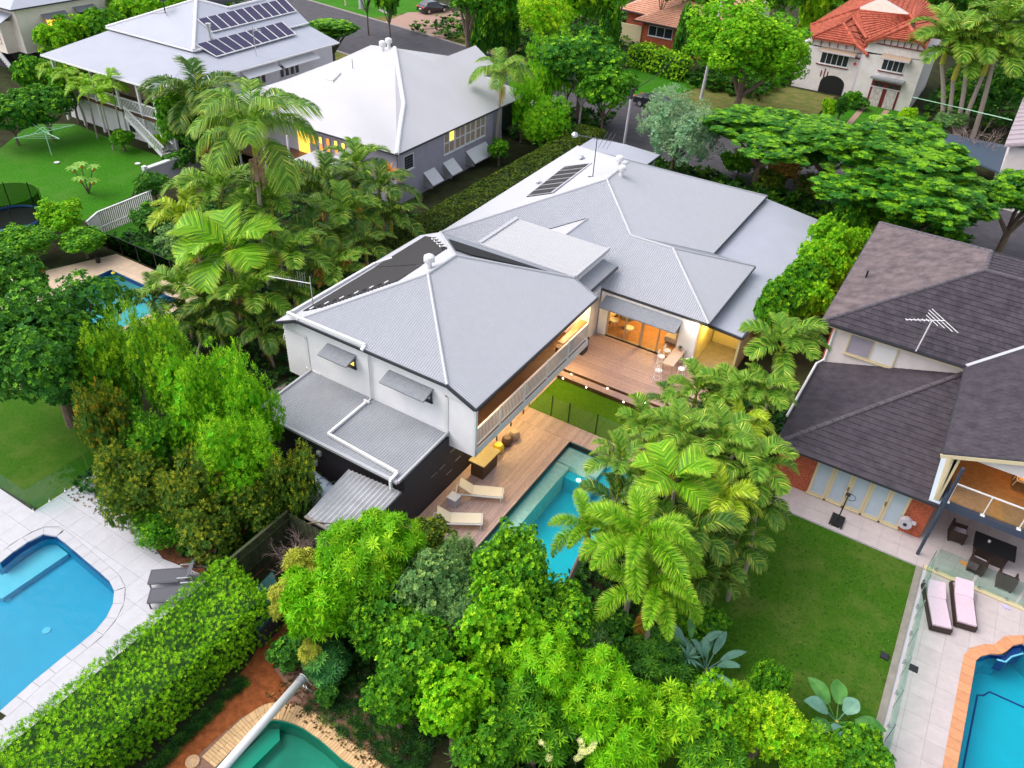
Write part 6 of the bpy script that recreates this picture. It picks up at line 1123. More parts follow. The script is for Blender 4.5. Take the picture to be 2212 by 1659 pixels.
def tree(name, label, cat, px, py, zc, rpx, rz=None, size=.22, kind='broad', pal='mid', nl=3, group=None, trunk_r=.12, seed=None, crname='crown', ground=0.0, flat=False, clump=.30, fleck=None, tips=.35, dens=1.0, core=.74, form='round', variants=2):
    """crown centre at photo position (px,py), height zc; rpx = crown radius in photo pixels.  Alike trees share crown meshes."""
    c = Vector(P(px, py, zc)); R = rpx*abs((Vector((0, 0, CH))-c).dot(Vector(FW)))/FPX*1.06; rz = rz if rz else R*.9
    sd_ = seed if seed else (len(label)*31+int(px)*7+int(py)); rr = random.Random(sd_); sr = 2**(round(math.log2(size*LS/R)*2)/2); sr = max(sr, .05); variants = 1 if (size >= .26 and variants == 2) else variants
    key = (kind, pal, sr, flat, fleck, nl > 2, form, sd_ % variants)
    if key not in CROWNS:
        rs = np.random.RandomState(sum(map(ord, kind+pal+form))*7+int(sr*1000)+(sd_ % variants)*13); lobes = []
        if nl == 1: lobes = [((0, 0, 0), (1, 1, 1))]
        elif form == 'spires':
            for i in range(7): a = 2*PI*i/6+rs.uniform(-.3, .3); q = 0 if i == 6 else rs.uniform(.42, .68); h = rs.uniform(.55, .95); lobes.append(((q*math.cos(a), q*math.sin(a), (h-.75)*1.0-.12), (rs.uniform(.26, .40), rs.uniform(.26, .40), h)))
        else:
            k = 8 if nl > 2 else 4; lobes.append(((0, 0, -.05), (.66, .66, .74)))
            for i in range(k): a = 2*PI*i/k*1.618+rs.uniform(-.4, .4); q = rs.uniform(.40, .74); lobes.append(((q*math.cos(a), q*math.sin(a), rs.uniform(-.35, .42)), (rs.uniform(.24, .46), rs.uniform(.24, .46), rs.uniform(.28, .55))))
        CROWNS[key] = (crown_mesh(int(rs.randint(9999)), lobes, sr/LS, kind, pal, dens=dens, clump=clump, flat=flat, tips=tips, fleck=fleck, core=core), lobes)
    me, lobes = CROWNS[key]; rot = rr.uniform(0, 2*PI)
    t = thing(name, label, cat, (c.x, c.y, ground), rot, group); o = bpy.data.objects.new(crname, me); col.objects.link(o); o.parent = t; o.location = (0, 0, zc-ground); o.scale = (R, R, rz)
    rnd.seed(sd_); limbs(t, None, [(l[0][0]*R, l[0][1]*R, zc-ground+l[0][2]*rz) for l in lobes[:5]], trunk_r); return t
# ---- palms: frond meshes are shared between palms
def frond_mesh(seed, L=2.6, rise=.9, droop=1.6, ll=.75, lw=.055, n=34, vee=.5, hang=.5, bushy=False, pal='palm', stem=.12):
    rs = np.random.RandomState(seed); Vs, Fs, Ts = [], [], []; nv = 0
    pc = {'palm': ((.030, .12, .014), (.11, .25, .030), (.36, .44, .12)), 'palmy': ((.09, .20, .010), (.26, .40, .02), (.62, .60, .14)), 'palmd': ((.016, .065, .012), (.05, .14, .022), (.26, .32, .06)), 'bright': ((.045, .17, .008), (.15, .36, .018), (.36, .54, .07)), 'dead': ((.16, .08, .02), (.36, .20, .06), (.50, .30, .10))}[pal]
    pc = np.minimum(np.array(pc)*PG*.95, .85); lw *= .72; ll *= 1.12; n = int(n*2.5); fcol = 0
    def pt(s): a = rise*(1-s*0)-droop*s*s*.55; return np.array([L*(s-.16*s**3), 0, L*(rise*s-.62*droop*s*s)])
    def fr(s): d = pt(s+.02)-pt(s-.02 if s > .02 else 0); d /= np.linalg.norm(d); return d
    ks = 12; ring = []
    for i in range(ks+1):
        s = i/ks; p = pt(s); w_ = .03*(1-s*.8); d = fr(s); u = np.cross(d, [0, 1, 0]); u = -u
        for q in ((0, w_, 0), (0, -w_, 0)): Vs.append(p+np.array(q)+u*0)
        Vs.append(p-u*w_*1.2*-1); nv += 3
    for i in range(ks):
        a = i*3
        for j in ((0, 1), (1, 2), (2, 0)): Fs.append((a+j[0], a+j[1], a+3+j[1], a+3+j[0]))
    Ts += [np.array([.22, .28, .03])*1.0]*nv
    for i in range(n):
        s = stem+(1-stem)*(i+.5)/n; p = pt(s); d = fr(s); l_ = ll*(math.sin(PI*min(1, (s-stem)/(1-stem)*.86+.14))**.6)*rs.uniform(.9, 1.08)
        up_ = np.cross(d, [0, 1, 0]); up_ = up_ if up_[2] > 0 else -up_
        for sd in ((1, -1) if not bushy else (1, -1, 1, -1)):
            v = vee*rs.uniform(.6, 1.4) if not bushy else rs.uniform(-.9, 1.3)
            dir_ = np.array([0, sd, 0])*math.cos(v)+up_*math.sin(v)+d*(.75 if not bushy else .45)*rs.uniform(.8, 1.2); dir_ /= np.linalg.norm(dir_)
            w2 = np.cross(dir_, up_+rs.normal(0, .25, 3)); w2 /= np.linalg.norm(w2)
            m1 = p+dir_*l_*.5; e = p+dir_*l_+np.array([0, 0, -hang*l_]); m1 = m1+np.array([0, 0, -hang*l_*.12])
            h = lw/2; q = [p-w2*h*.4, p+w2*h*.4, m1+w2*h, m1-w2*h, e+w2*h*.15, e-w2*h*.15]; Vs += q; Fs += [(nv, nv+1, nv+2, nv+3), (nv+3, nv+2, nv+4, nv+5)]
            f = min(1, max(0, .5+.35*math.sin(i*.45+seed)+rs.normal(0, .2))); c = pc[0]+(pc[1]-pc[0])*f
            c = c*rs.uniform(.7, 1.15)
            if rs.uniform() < .09: c = pc[1]+(pc[2]-pc[1])*rs.uniform(.2, 1)
            Ts += [c]*4+[c+(pc[2]-c)*.25]*2; nv += 6
    return mesh_np('frond', np.array(Vs), np.array(Fs), np.array(Ts), M['leafp'])
FR = {}
def fronds(kind):
    if kind not in FR:
        cfg = {'cane': dict(L=2.3, rise=.95, droop=1.35, ll=.62, lw=.06, n=34, hang=.35, pal='palm'), 'caned': dict(L=2.3, rise=.8, droop=1.35, ll=.62, lw=.06, n=34, hang=.45, pal='palmd'), 'caney': dict(L=2.1, rise=1.0, droop=1.5, ll=.58, lw=.055, n=32, hang=.4, pal='palmy'),
               'tall': dict(L=3.3, rise=.95, droop=1.55, ll=.85, lw=.05, n=46, hang=.75, vee=.3, pal='palm'), 'fox': dict(L=2.5, rise=.95, droop=1.75, ll=.40, lw=.035, n=62, bushy=True, hang=.12, pal='bright'), 'fan': dict(L=2.5, rise=.75, droop=1.15, ll=.85, lw=.06, n=44, hang=.12, vee=.12, pal='bright'),
               'small': dict(L=1.9, rise=.9, droop=1.5, ll=.55, lw=.05, n=34, hang=.5, pal='bright'), 'dead': dict(L=1.6, rise=-.4, droop=1.2, ll=.4, lw=.03, n=26, hang=.8, pal='dead'), 'yucca': dict(L=1.0, rise=.8, droop=.5, ll=.02, lw=.02, n=4, pal='palm')}[kind]
        FR[kind] = [frond_mesh(hash(kind) % 999 if False else sum(map(ord, kind))+i, **cfg) for i in range(5)]
    return FR[kind]
def palm(label, px, py, zc, rpx, kind='cane', n=11, base=None, cat='palm', group=None, trunk=None, shaft=True, strings=None, dead=0, seed=0, name='palm_tree', lean=(0, 0), spread=1.0):
    c = Vector(P(px, py, zc)); depth = abs((c-Vector((0, 0, CH))).dot(Vector(FW))); R = rpx*depth/FPX; L0_ = {'tall': 3.1, 'small': 1.75, 'fan': 2.45, 'fox': 2.35}.get(kind, 2.1); sc_ = R/L0_*1.32
    rr = random.Random(seed or int(px*13+py*7)); lean = lean if lean != (0, 0) else (rr.uniform(-.5, .5), rr.uniform(-.4, .3)); b = Vector((c.x-lean[0], c.y-lean[1], 0)); t = thing(name, label, cat, tuple(b), 0, group); top = Vector((lean[0], lean[1], zc)); tr = (trunk or .07)
    mb = MB(); N = 9; pts = [Vector((lean[0]*(i/N)**1.5, lean[1]*(i/N)**1.5, (zc-.9*sc_)*i/N)) for i in range(N+1)]; mb.tube(pts, [tr*(1.25-.35*i/N) for i in range(N+1)], 8, cap=False); mb.obj('trunk', M['palmtrunk'], t, world=False)
    if shaft: MB().tube([pts[-1], top-Vector((0, 0, .45*sc_)), top], [tr*1.25, tr*1.3, tr*.45], 9).obj('crown_shaft', M['shaft'], t, world=False)
    fm = fronds(kind)
    for i in range(n):
        o = bpy.data.objects.new('frond', fm[rr.randrange(5)]); col.objects.link(o); o.parent = t; o.location = top-Vector((0, 0, .12*sc_))
        tier = i/n; az = i*2.39996+rr.uniform(-.25, .25); pitch = (-.62+1.05*tier+rr.uniform(-.12, .12))*spread; s = sc_*rr.uniform(.86, 1.12); o.scale = (s, s, s)
        o.rotation_euler = (rr.uniform(-.25, .25), pitch, az)
    MB().tube([top-Vector((0, 0, .1)), top+Vector((.02, 0, 1.1*sc_))], [.03*sc_, .008], 5).obj('spear_leaf', M['shaft'], t, world=False)
    for k in range(dead):
        o = bpy.data.objects.new('dead_frond', fronds('dead')[k % 4]); col.objects.link(o); o.parent = t; o.location = top-Vector((0, 0, .8*sc_)); o.rotation_euler = (0, .7, rr.uniform(0, 6.3)); o.scale = (sc_,)*3
    if strings:
        mb = MB(); zz = zc-1.0*sc_
        for k in range(46): a = rr.uniform(0, 2*PI); r0 = rr.uniform(.08, .34)*sc_; l_ = rr.uniform(.6, 1.5)*sc_; p0 = Vector((lean[0], lean[1], zz)); p1 = p0+Vector((r0*math.cos(a), r0*math.sin(a), -.08)); mb.tube([p0, p1, p1+Vector((0, 0, -l_))], .014*max(1, sc_), 3, cap=False)
        tag(mb.obj('seed_strings', M[strings], t, world=False), kind='stuff')
    return t
# rosette plants (yuccas, dracaenas) and large paddle leaves
def blade(mb, p, az, el, L, w_, droop=.3, seg=4):
    d = Vector((math.cos(az)*math.cos(el), math.sin(az)*math.cos(el), math.sin(el))); s = Vector((-math.sin(az), math.cos(az), 0)); u = Vector((0, 0, 1)); pts = []
    for i in range(seg+1): t_ = i/seg; q = Vector(p)+d*L*t_-u*droop*L*t_*t_; ww = w_*(math.sin(PI*min(.98, .12+t_*.86))); pts.append((q-s*ww/2+u*ww*.12, q, q+s*ww/2+u*ww*.12))
    n = len(mb.v)
    for a in pts: mb.v += [tuple(x) for x in a]
    for i in range(seg):
        for j in (0, 1): b = n+i*3+j; mb.f.append((b, b+1, b+4, b+3))
def rosette(label, px, py, z, R, m, n=22, w_=.06, name='rosette_plant', cat='plant', stem=True, el=(.1, 1.2), droop=.25, group=None):
    c = Vector(P(px, py, z)); t = thing(name, label, cat, (c.x, c.y, 0), 0, group); rr = random.Random(int(px+py))
    if stem: MB().tube([(0, 0, 0), (.03, 0, z)], [.06, .045], 7).obj('stem', M['trunk'], t, world=False)
    for i in range(n):
        mb = MB(); blade(mb, (0, 0, z), i*2.39996, el[0]+(el[1]-el[0])*i/n, R*rr.uniform(.85, 1.1), w_, droop); mb.obj('leaf', m, t, world=False)
    return t
def hedge(name, label, x0, y0, x1, y1, h, size0=.2, kind='fine', pal='hedge', seed=1, bump=.22, dens=1.0, ang=0.0, tips=.35, rough=.35, zb=.1):
    size = size0*.8; t = thing(name, label, 'hedge', ((x0+x1)/2, (y0+y1)/2, 0), ang); rs = np.random.RandomState(seed); w_, d_ = x1-x0, y1-y0; pa = np.minimum(np.array(PAL[pal])*PG, .85); Pn, D = [], []
    for (n_, du, dv, o, nn) in ((w_*d_, (w_, 0, 0), (0, d_, 0), (-w_/2, -d_/2, h), (0, 0, 1)), (w_*h, (w_, 0, 0), (0, 0, h), (-w_/2, -d_/2, zb), (0, -1, 0)), (w_*h, (w_, 0, 0), (0, 0, h), (-w_/2, d_/2, zb), (0, 1, 0)), (d_*h, (0, d_, 0), (0, 0, h), (-w_/2, -d_/2, zb), (-1, 0, 0)), (d_*h, (0, d_, 0), (0, 0, h), (w_/2, -d_/2, zb), (1, 0, 0))):
        n = int(n_/(size*size*.42)*dens); u, v = rs.uniform(0, 1, (n, 1)), rs.uniform(0, 1, (n, 1)); p = np.array(o)+u*np.array(du)+v*np.array(dv); p[:, 2] = np.minimum(p[:, 2], h)
        nn = np.array(nn, float); wv = np.sin(p[:, 0]*2.3+seed)*np.sin(p[:, 1]*1.9+1.3*seed)+.6*np.sin(p[:, 1]*5.1+p[:, 2]*4)*np.sin(p[:, 0]*4.4); p = p+nn*(bump*wv*.6+rs.normal(0, size*rough, n))[:, None]
        ex = np.maximum(0, np.abs(p[:, 0])/(w_/2)-.8)+np.maximum(0, p[:, 2]/h-.85)*1.2; p[:, 0] *= 1-.10*(p[:, 2]/h)**4; p[:, 2] -= .5*np.clip(ex-.15, 0, 1)*h*.3; Pn.append(p); D.append(np.tile(nn, (n, 1))*.55+rs.normal(0, .28, (n, 3))+np.array([0, 0, .55]))
    p = np.concatenate(Pn); D = np.concatenate(D); D /= np.linalg.norm(D, axis=1)[:, None]; n = len(p)
    patch = .5+.5*np.sin(p[:, 0]*1.7+p[:, 1]*.9+seed)*np.sin(p[:, 1]*1.3-seed); f = np.clip(.15+.5*patch+rs.normal(0, .2, n), 0, 1); c = pa[0]+(pa[1]-pa[0])*f[:, None]; g = rs.uniform(size=n) < tips*(.5+patch); c[g] = pa[1]+(pa[2]-pa[1])*rs.uniform(.2, .9, (g.sum(), 1))
    V, F, T_ = scatter(rs, p, D, size*rs.uniform(.75, 1.25, n), kind, c, .35)
    o = bpy.data.objects.new('foliage', mesh_np('foliage', V, F, T_, M['leaf'])); col.objects.link(o); o.parent = t
    MB().box((-w_/2+.25, -d_/2+.25, 0), (w_/2-.25, d_/2-.25, h-.3)).obj('hedge_core', mat('hedge_core_'+pal, tuple(x*.6 for x in PAL[pal][0]), .95, noise=.6, nscale=9, bump=1, bscale=25), t, world=False); return t
hedge('clipped_hedge', 'big bright green clipped hedge in the lower left, alongside the blue pool', -18.3, 1.0, -15.6, 11.2, 2.05, .20, 'fine', 'hedge', 3, .34, 1.3, tips=.35, rough=.6)
hedge('clipped_hedge', 'long dull brown-green clipped hedge between the white-roofed and grey-roofed houses', -29.6, 33.5, -27.0, 61, 2.5, .24, 'small', 'brownh', 5, .12, 1.2, tips=.12)
hedge('clipped_hedge', 'short flat-topped yellow-green hedge behind the leafy screen, right of the verandah roof', -5.9, 53.0, -3.9, 61, 2.9, .26, 'small', 'lime', 8, .1, 1.1, tips=.3)
hp0, hp1 = PZ(c2(1880, 285), 2.4), PZ(c2(2230, 385), 2.4); _a = math.atan2(hp1[1]-hp0[1], hp1[0]-hp0[0]); _L = math.hypot(hp1[0]-hp0[0], hp1[1]-hp0[1])
hedge('clipped_hedge', 'clipped street hedge with bright top in front of the low brick house', (hp0[0]+hp1[0])/2-_L/2, (hp0[1]+hp1[1])/2-.8, (hp0[0]+hp1[0])/2+_L/2, (hp0[1]+hp1[1])/2+1.4, 2.5, .42, 'small', 'lime', 9, .15, 1.0, ang=_a, tips=.5)
# ---------------------------------------------------------------- broad trees (label, category, px, py, z, r px, options)
def T_(label, px, py, zc, r, name='tree', cat='tree', **k): return tree(name, label, cat, px, py, zc, r, **k)
# left side
T_('huge dense dark green tree filling the left edge below the tan pool terrace', 100, 760, 4.2, 178, name='pittosporum_tree', size=.28, kind='broad', pal='dark', nl=6, rz=3.9, clump=.26, tips=.5, dens=1.0, trunk_r=.3, seed=21)
T_('smaller dark green tree at the left edge above the huge dense one', 5, 610, 3.6, 80, size=.28, kind='broad', pal='dark', nl=3, tips=.4)
for lb, px, py, zc, r, rz, pal, kw in (
 ('tall feathery lilly pilly, highest of the bright clump left of the garage', 350, 790, 4.6, 62, 2.8, 'lilly', {}), ('pale topped lilly pilly at the back left of the bright clump', 245, 800, 4.0, 58, 2.4, 'lilly', {}),
 ('wide bright lilly pilly in the middle of the clump left of the garage', 440, 870, 4.0, 80, 2.6, 'lime', {}), ('bright lilly pilly touching the garage roof corner', 545, 890, 3.9, 52, 2.5, 'lime', {}),
 ('orange-flecked shrub at the left end of the dark clump', 235, 930, 2.9, 52, 2.1, 'olive', dict(fleck=(.10, (.55, .30, .02)))), ('dark shrub in the hollow at the centre of the left clump', 330, 950, 2.6, 72, 1.8, 'mid', {}),
 ('olive green shrub with yellow flecks below the bright lilly pillies', 400, 1050, 2.5, 78, 1.9, 'olive', dict(fleck=(.05, (.6, .5, .03)))), ('bright green bushy lilly pilly in front of the garage', 520, 1000, 3.2, 75, 2.2, 'lime', {}),
 ('olive shrub overlapping the pale blue tank', 640, 1050, 2.4, 50, 1.7, 'olive', dict(fleck=(.04, (.4, .4, .05)))), ('dark olive shrub at the bottom left of the clump by the pale terrace', 285, 1060, 1.8, 75, 1.6, 'olive', {}),
 ('dark olive shrub above the two grey sling loungers', 455, 1135, 1.7, 74, 1.5, 'olive', dict(fleck=(.03, (.4, .36, .05)))), ('olive green shrub above the paling fence end', 565, 1085, 2.0, 60, 1.4, 'olive', {}), ('low dark shrub on the mulch beside the pale terrace', 345, 1130, 1.0, 58, .9, 'mid', {})):
    T_(lb, px, py, zc, r, name='lilly_pilly' if 'pilly' in lb else 'garden_shrub', cat='shrub' if zc < 3 else 'tree', rz=rz*1.1, form='spires', pal=pal, size=.20, kind='fine', nl=4, clump=.30, tips=.42, group=None, **kw)
for i, (lb, px, py, zc, r, pal) in enumerate((('round dark bush left of the trampoline shrubs, by the small teal pool', 60, 520, 1.4, 66, 'mid'), ('light green bush beside the trampoline net', 130, 470, 1.6, 48, 'lime'), ('leafy bush between trampoline and tan terrace', 180, 520, 1.2, 52, 'mid'),
 ('dark bush under the white picket fence', 320, 470, 1.2, 42, 'dark'), ('dark bush by the front end of the white boundary wall', 330, 400, 1.5, 40, 'dark'), ('grey-green bush between picket fence and tall palm', 380, 520, 1.3, 46, 'grey'), ('dark bush at the left of the clothesline lawn', 20, 250, 2.4, 66, 'pom'), ('yellow-dotted dark bush behind the clothesline', 95, 235, 2.6, 64, 'pom'), ('leafy bush against the left verandah post of the high-set house', 150, 190, 3.0, 50, 'mid'))):
    T_(lb, px, py, zc, r, name='garden_bush', cat='bush', pal=pal, size=.26 if py > 300 else .36, kind='broad', nl=3, rz=zc*.75, tips=.35, dens=.9)
for lb, px, py, zc, r, pal in (('bright bush left of the high-set house, by the cream house stair', 120, 95, 3.6, 42, 'lime'), ('bright bush beneath the lit orange window', 170, 75, 3.8, 40, 'lime'), ('bushy shrub between the cream house and the lavender roof', 225, 60, 4.2, 46, 'mid'), ('round bright shrub near the cream house middle window', 275, 35, 4.4, 42, 'lime'), ('tall shrub at the upper left beside the lavender roof ridge', 335, 28, 4.4, 40, 'lime'), ('thin bamboo-like shrub at the top edge by the satellite dish', 395, 12, 4.6, 34, 'lime'), ('dark shrub under the cream house corner', 75, 165, 2.6, 40, 'mid')):
    T_(lb, px, py, zc, r, name='garden_bush', cat='bush', pal=pal, size=.44, kind='broad', nl=3, rz=2.2, tips=.5)
T_('bushy dark green tree behind the tall palm, left of the white roof', 395, 260, 3.4, 62, pal='mid', size=.36, nl=4, rz=2.8); T_('dark leafy tree between the verandah stair and the tall palm', 440, 300, 2.4, 56, pal='dark', size=.34, nl=4, rz=2.0); T_('small round bush at the foot of the verandah stair', 262, 300, 1.0, 24, name='garden_bush', cat='bush', pal='mid', size=.3, nl=2, rz=.8); T_('yellow-green bush at the foot of the verandah stair', 345, 305, .9, 20, name='garden_bush', cat='bush', pal='yellowg', size=.3, nl=2, rz=.7)
T_('dark bush where the stair meets the clothesline lawn', 385, 345, 1.2, 34, name='garden_bush', cat='bush', pal='dark', size=.3, nl=2, rz=1.0)
# street and upper part
T_('small spreading street tree beside the lavender-roofed house', 715, 62, 4.3, 55, name='street_tree', pal='pom', size=.42, kind='feather', nl=4, rz=1.2, flat=True, trunk_r=.3, tips=.6)
T_('forked street tree in front of the brown driveway', 1012, -8, 7.5, 62, name='street_tree', pal='mid', size=.55, kind='broad', nl=4, rz=2.6, trunk_r=.4, tips=.4)
T_('dark spreading street tree with bare grey limbs', 1262, 122, 6.4, 98, name='street_tree', pal='pom', size=.5, kind='broad', nl=6, rz=3.0, trunk_r=.4, tips=.4, dens=.85)
T_('dark green lower crown beside the short power pole', 1310, 190, 4.6, 72, name='street_tree', pal='mid', size=.42, kind='broad', nl=4, rz=2.6, tips=.3)
T_('yellowish weeping tree at the top, behind the bare-limbed street tree', 1180, 35, 6.0, 66, pal='yellowg', size=.55, kind='fine', nl=4, rz=3.2, tips=.5)
for lb, px, py, zc, r, rz in (('bright columnar conifer left of the street, tallest spire', 1180, 165, 4.6, 44, 3.6), ('bright conifer spire right beside the small palm trunk', 1130, 215, 3.8, 40, 3.0), ('bright conifer leaning over the road edge', 1232, 140, 4.8, 42, 3.4), ('lower bright conifer foliage above the brown-green hedge', 1175, 262, 3.0, 52, 2.4)):
    T_(lb, px, py, zc, r, name='conifer', pal='lime', size=.32, kind='fine', nl=4, rz=rz, tips=.35, form='spires')
T_('round bright shrub at the foot of the small palm', 1078, 325, 1.3, 22, name='garden_bush', cat='bush', pal='mid', size=.26, nl=2, rz=1.0)
T_('large round bright green street tree in front of the brick house', 1620, 105, 6.8, 142, name='street_tree', pal='lime', size=.36, kind='broad', nl=7, rz=4.6, clump=.24, tips=.35, trunk_r=.45, dens=1.0)
T_('silvery grey-green tree behind the carport roof', 1466, 282, 4.2, 84, name='silver_tree', pal='silver', size=.30, kind='fine', nl=5, rz=3.0, tips=.4, trunk_r=.2, form='spires')
for lb, px, py, zc, r, rz, sd in (('spreading flat-topped street tree left of the other two, with bare low limbs', 1660, 280, 5.2, 150, 1.7, 31), ('broad dark spreading street tree in the middle of the three', 1950, 385, 5.6, 200, 2.9, 32), ('spreading street tree cut off by the right edge', 2215, 420, 5.0, 92, 1.9, 33), ('spreading tree crown filling the gap above the middle street tree', 1800, 305, 4.6, 120, 1.6, 34), ('lower spreading crown between the middle tree and the tiled roof', 1985, 450, 4.0, 120, 2.0, 35)):
    T_(lb, px, py, zc, r, name='poinciana_tree', pal='pom', size=.38, kind='feather', nl=8, rz=rz, flat=True, clump=.22, tips=.6, variants=3, trunk_r=.32, seed=sd, dens=1.0)
T_('orange flowering shrub behind the far edge of the grey roof', 1690, 372, 1.4, 34, name='garden_bush', cat='bush', pal='blush', size=.3, nl=3, rz=1.0, tips=.5); T_('brown and pink leafed shrub along the far side of the verandah roof', 1760, 405, 1.2, 48, name='garden_bush', cat='bush', pal='olive', size=.3, nl=3, rz=1.0, fleck=(.15, (.4, .16, .08)))
T_('dark shrub at the far corner of the verandah roof', 1850, 440, 1.2, 44, name='garden_bush', cat='bush', pal='olive', size=.3, nl=3, rz=.9)
for i, (px, py, zc, r) in enumerate(((1790, 520, 3.0, 44), (1830, 480, 2.8, 36), (1765, 575, 3.2, 46), (1735, 610, 3.2, 44), (1800, 600, 2.6, 40), (1690, 650, 3.0, 44), (1750, 665, 2.6, 42), (1660, 690, 2.6, 34), (1850, 545, 2.4, 36))):
    T_(('screening tree between verandah roof and tiled house, %s' % ('second from the far end', 'furthest from the camera', 'touching the verandah roof edge half way along', 'mid way beside the gutter', 'against the tiled roof half way along', 'nearer the palms, by the gutter', 'nearer the palms, by the tiled house', 'nearest the lit passage', 'against the tiled roof at the far end')[i]), px, py, zc, r, name='screening_tree', pal='mid' if i % 2 else 'lime', size=.26, kind='broad', nl=3, rz=1.9, tips=.4, group='screening trees beside the verandah roof')
T_('small round clipped yellow-green shrub in front of the stucco house', 1790+.0, 238, 1.0, 16, name='ball_shrub', cat='shrub', pal='yellowg', size=.4, nl=1, rz=1.3, dens=1.0); T_('round yellow-green ball shrub between the wheel tracks and street trees', 1956, 255, 1.0, 18, name='ball_shrub', cat='shrub', pal='yellowg', size=.4, nl=1, rz=1.3)
for lb, px, py, zc, r, pal in (('bush at the foot of the stucco house corner', 1835, 212, 1.0, 18, 'mid'), ('low bush between wheel track and garage doors', 1862, 222, .8, 18, 'dark'), ('dark upright bush beside the small lawn', 1818, 232, 1.5, 14, 'dark'), ('white-flowering bush left of the palm trunks', 2050, 262, 1.4, 34, 'grey'), ('leafy bush right of the stucco house wall', 2065, 215, 2.4, 30, 'mid'), ('round green bush in front of the small lawn', 1985, 285, 1.6, 34, 'mid'),
 ('dark bush behind the palm trunks', 2110, 220, 2.6, 50, 'dark'), ('dark green tree right of the palm trunks', 2180, 190, 4.0, 52, 'dark'), ('yellow-green shrub at the right edge below the mauve roof', 2190, 345, 1.4, 40, 'olive')):
    T_(lb, px, py, zc, r, name='garden_bush', cat='bush', pal=pal, size=.42, kind='broad', nl=2, rz=zc*.8, tips=.35, dens=.85)
for lb, px, py, zc, r, pal in (('dark shrub filling the kerb edge under the left spreading tree', 1600, 352, 1.3, 40, 'mid'), ('leafy shrub below the middle spreading tree trunk', 1860, 470, 1.6, 50, 'mid'), ('dark shrub under the lower spreading crown, by the tiled roof', 1930, 505, 1.6, 48, 'dark'), ('shrub in the shade between the spreading trees', 1725, 345, 1.6, 48, 'mid'), ('low green shrub at the road edge right of the lower crown', 2035, 512, 1.4, 42, 'mid'), ('bushy undergrowth by the far corner of the grey roof', 1660, 395, 1.0, 34, 'olive')):
    T_(lb, px, py, zc, r, name='garden_bush', cat='bush', pal=pal, size=.34, kind='broad', nl=3, rz=1.3, tips=.4)
# far background row along the top edge
bgt = [(470, 6, 4, 30, 'lime'), (838, -22, 6, 34, 'mid'), (1100, 0, 6, 60, 'mid'), (1085, 60, 3, 34, 'pom'), (1262, -5, 7, 48, 'far'), (1345, -45, 8, 40, 'lime'), (1240, -25, 8, 70, 'yellowg'), (1440, -55, 8, 50, 'mid'), (1545, -30, 7, 60, 'far'), (1760, 22, 5, 34, 'yellowg'), (1700, -25, 8, 66, 'mid'), (1820, -30, 8, 56, 'far'), (2085, 10, 6, 50, 'dark'), (2000, -10, 7, 44, 'mid'), (2180, -20, 9, 80, 'far'), (2215, 90, 6, 60, 'mid'), (1318, 60, 3, 26, 'pom'), (590, -28, 6, 40, 'mid'), (790, -40, 6, 40, 'far'), (1480, 95, 3, 20, 'dark'), (1040, 75, 2.5, 24, 'pom')]
wh = ['beside the far end of the lavender ridge', 'behind the far verge left of the driveway', 'behind the forked driveway tree', 'dark one beside the mustard gate pillar', 'below the small tan roof', 'leafy bright one beside the small tan roof', 'pale yellowish one behind the weeping tree', 'behind the terracotta brick house, left', 'beside the far tan roof', 'small yellow-green one left of the red roof', 'between brick house and red roof', 'behind the red roof, left', 'dark one right of the red roof', 'behind the red roof, right', 'behind the tall palms', 'at the right edge beside the palms', 'in front of the brick house wall, left', 'behind the solar-panelled roof', 'behind the street left of the car', 'dark one beside the tall power pole', 'small one by the driveway edge']
for (px, py, zc, r, pal), wv in zip(bgt, wh): T_('background tree at the top, '+wv, px, py, zc, r, name='background_tree', pal=pal, size=.75, kind='broad', nl=3, rz=4, tips=.4, group='background trees along the top edge')
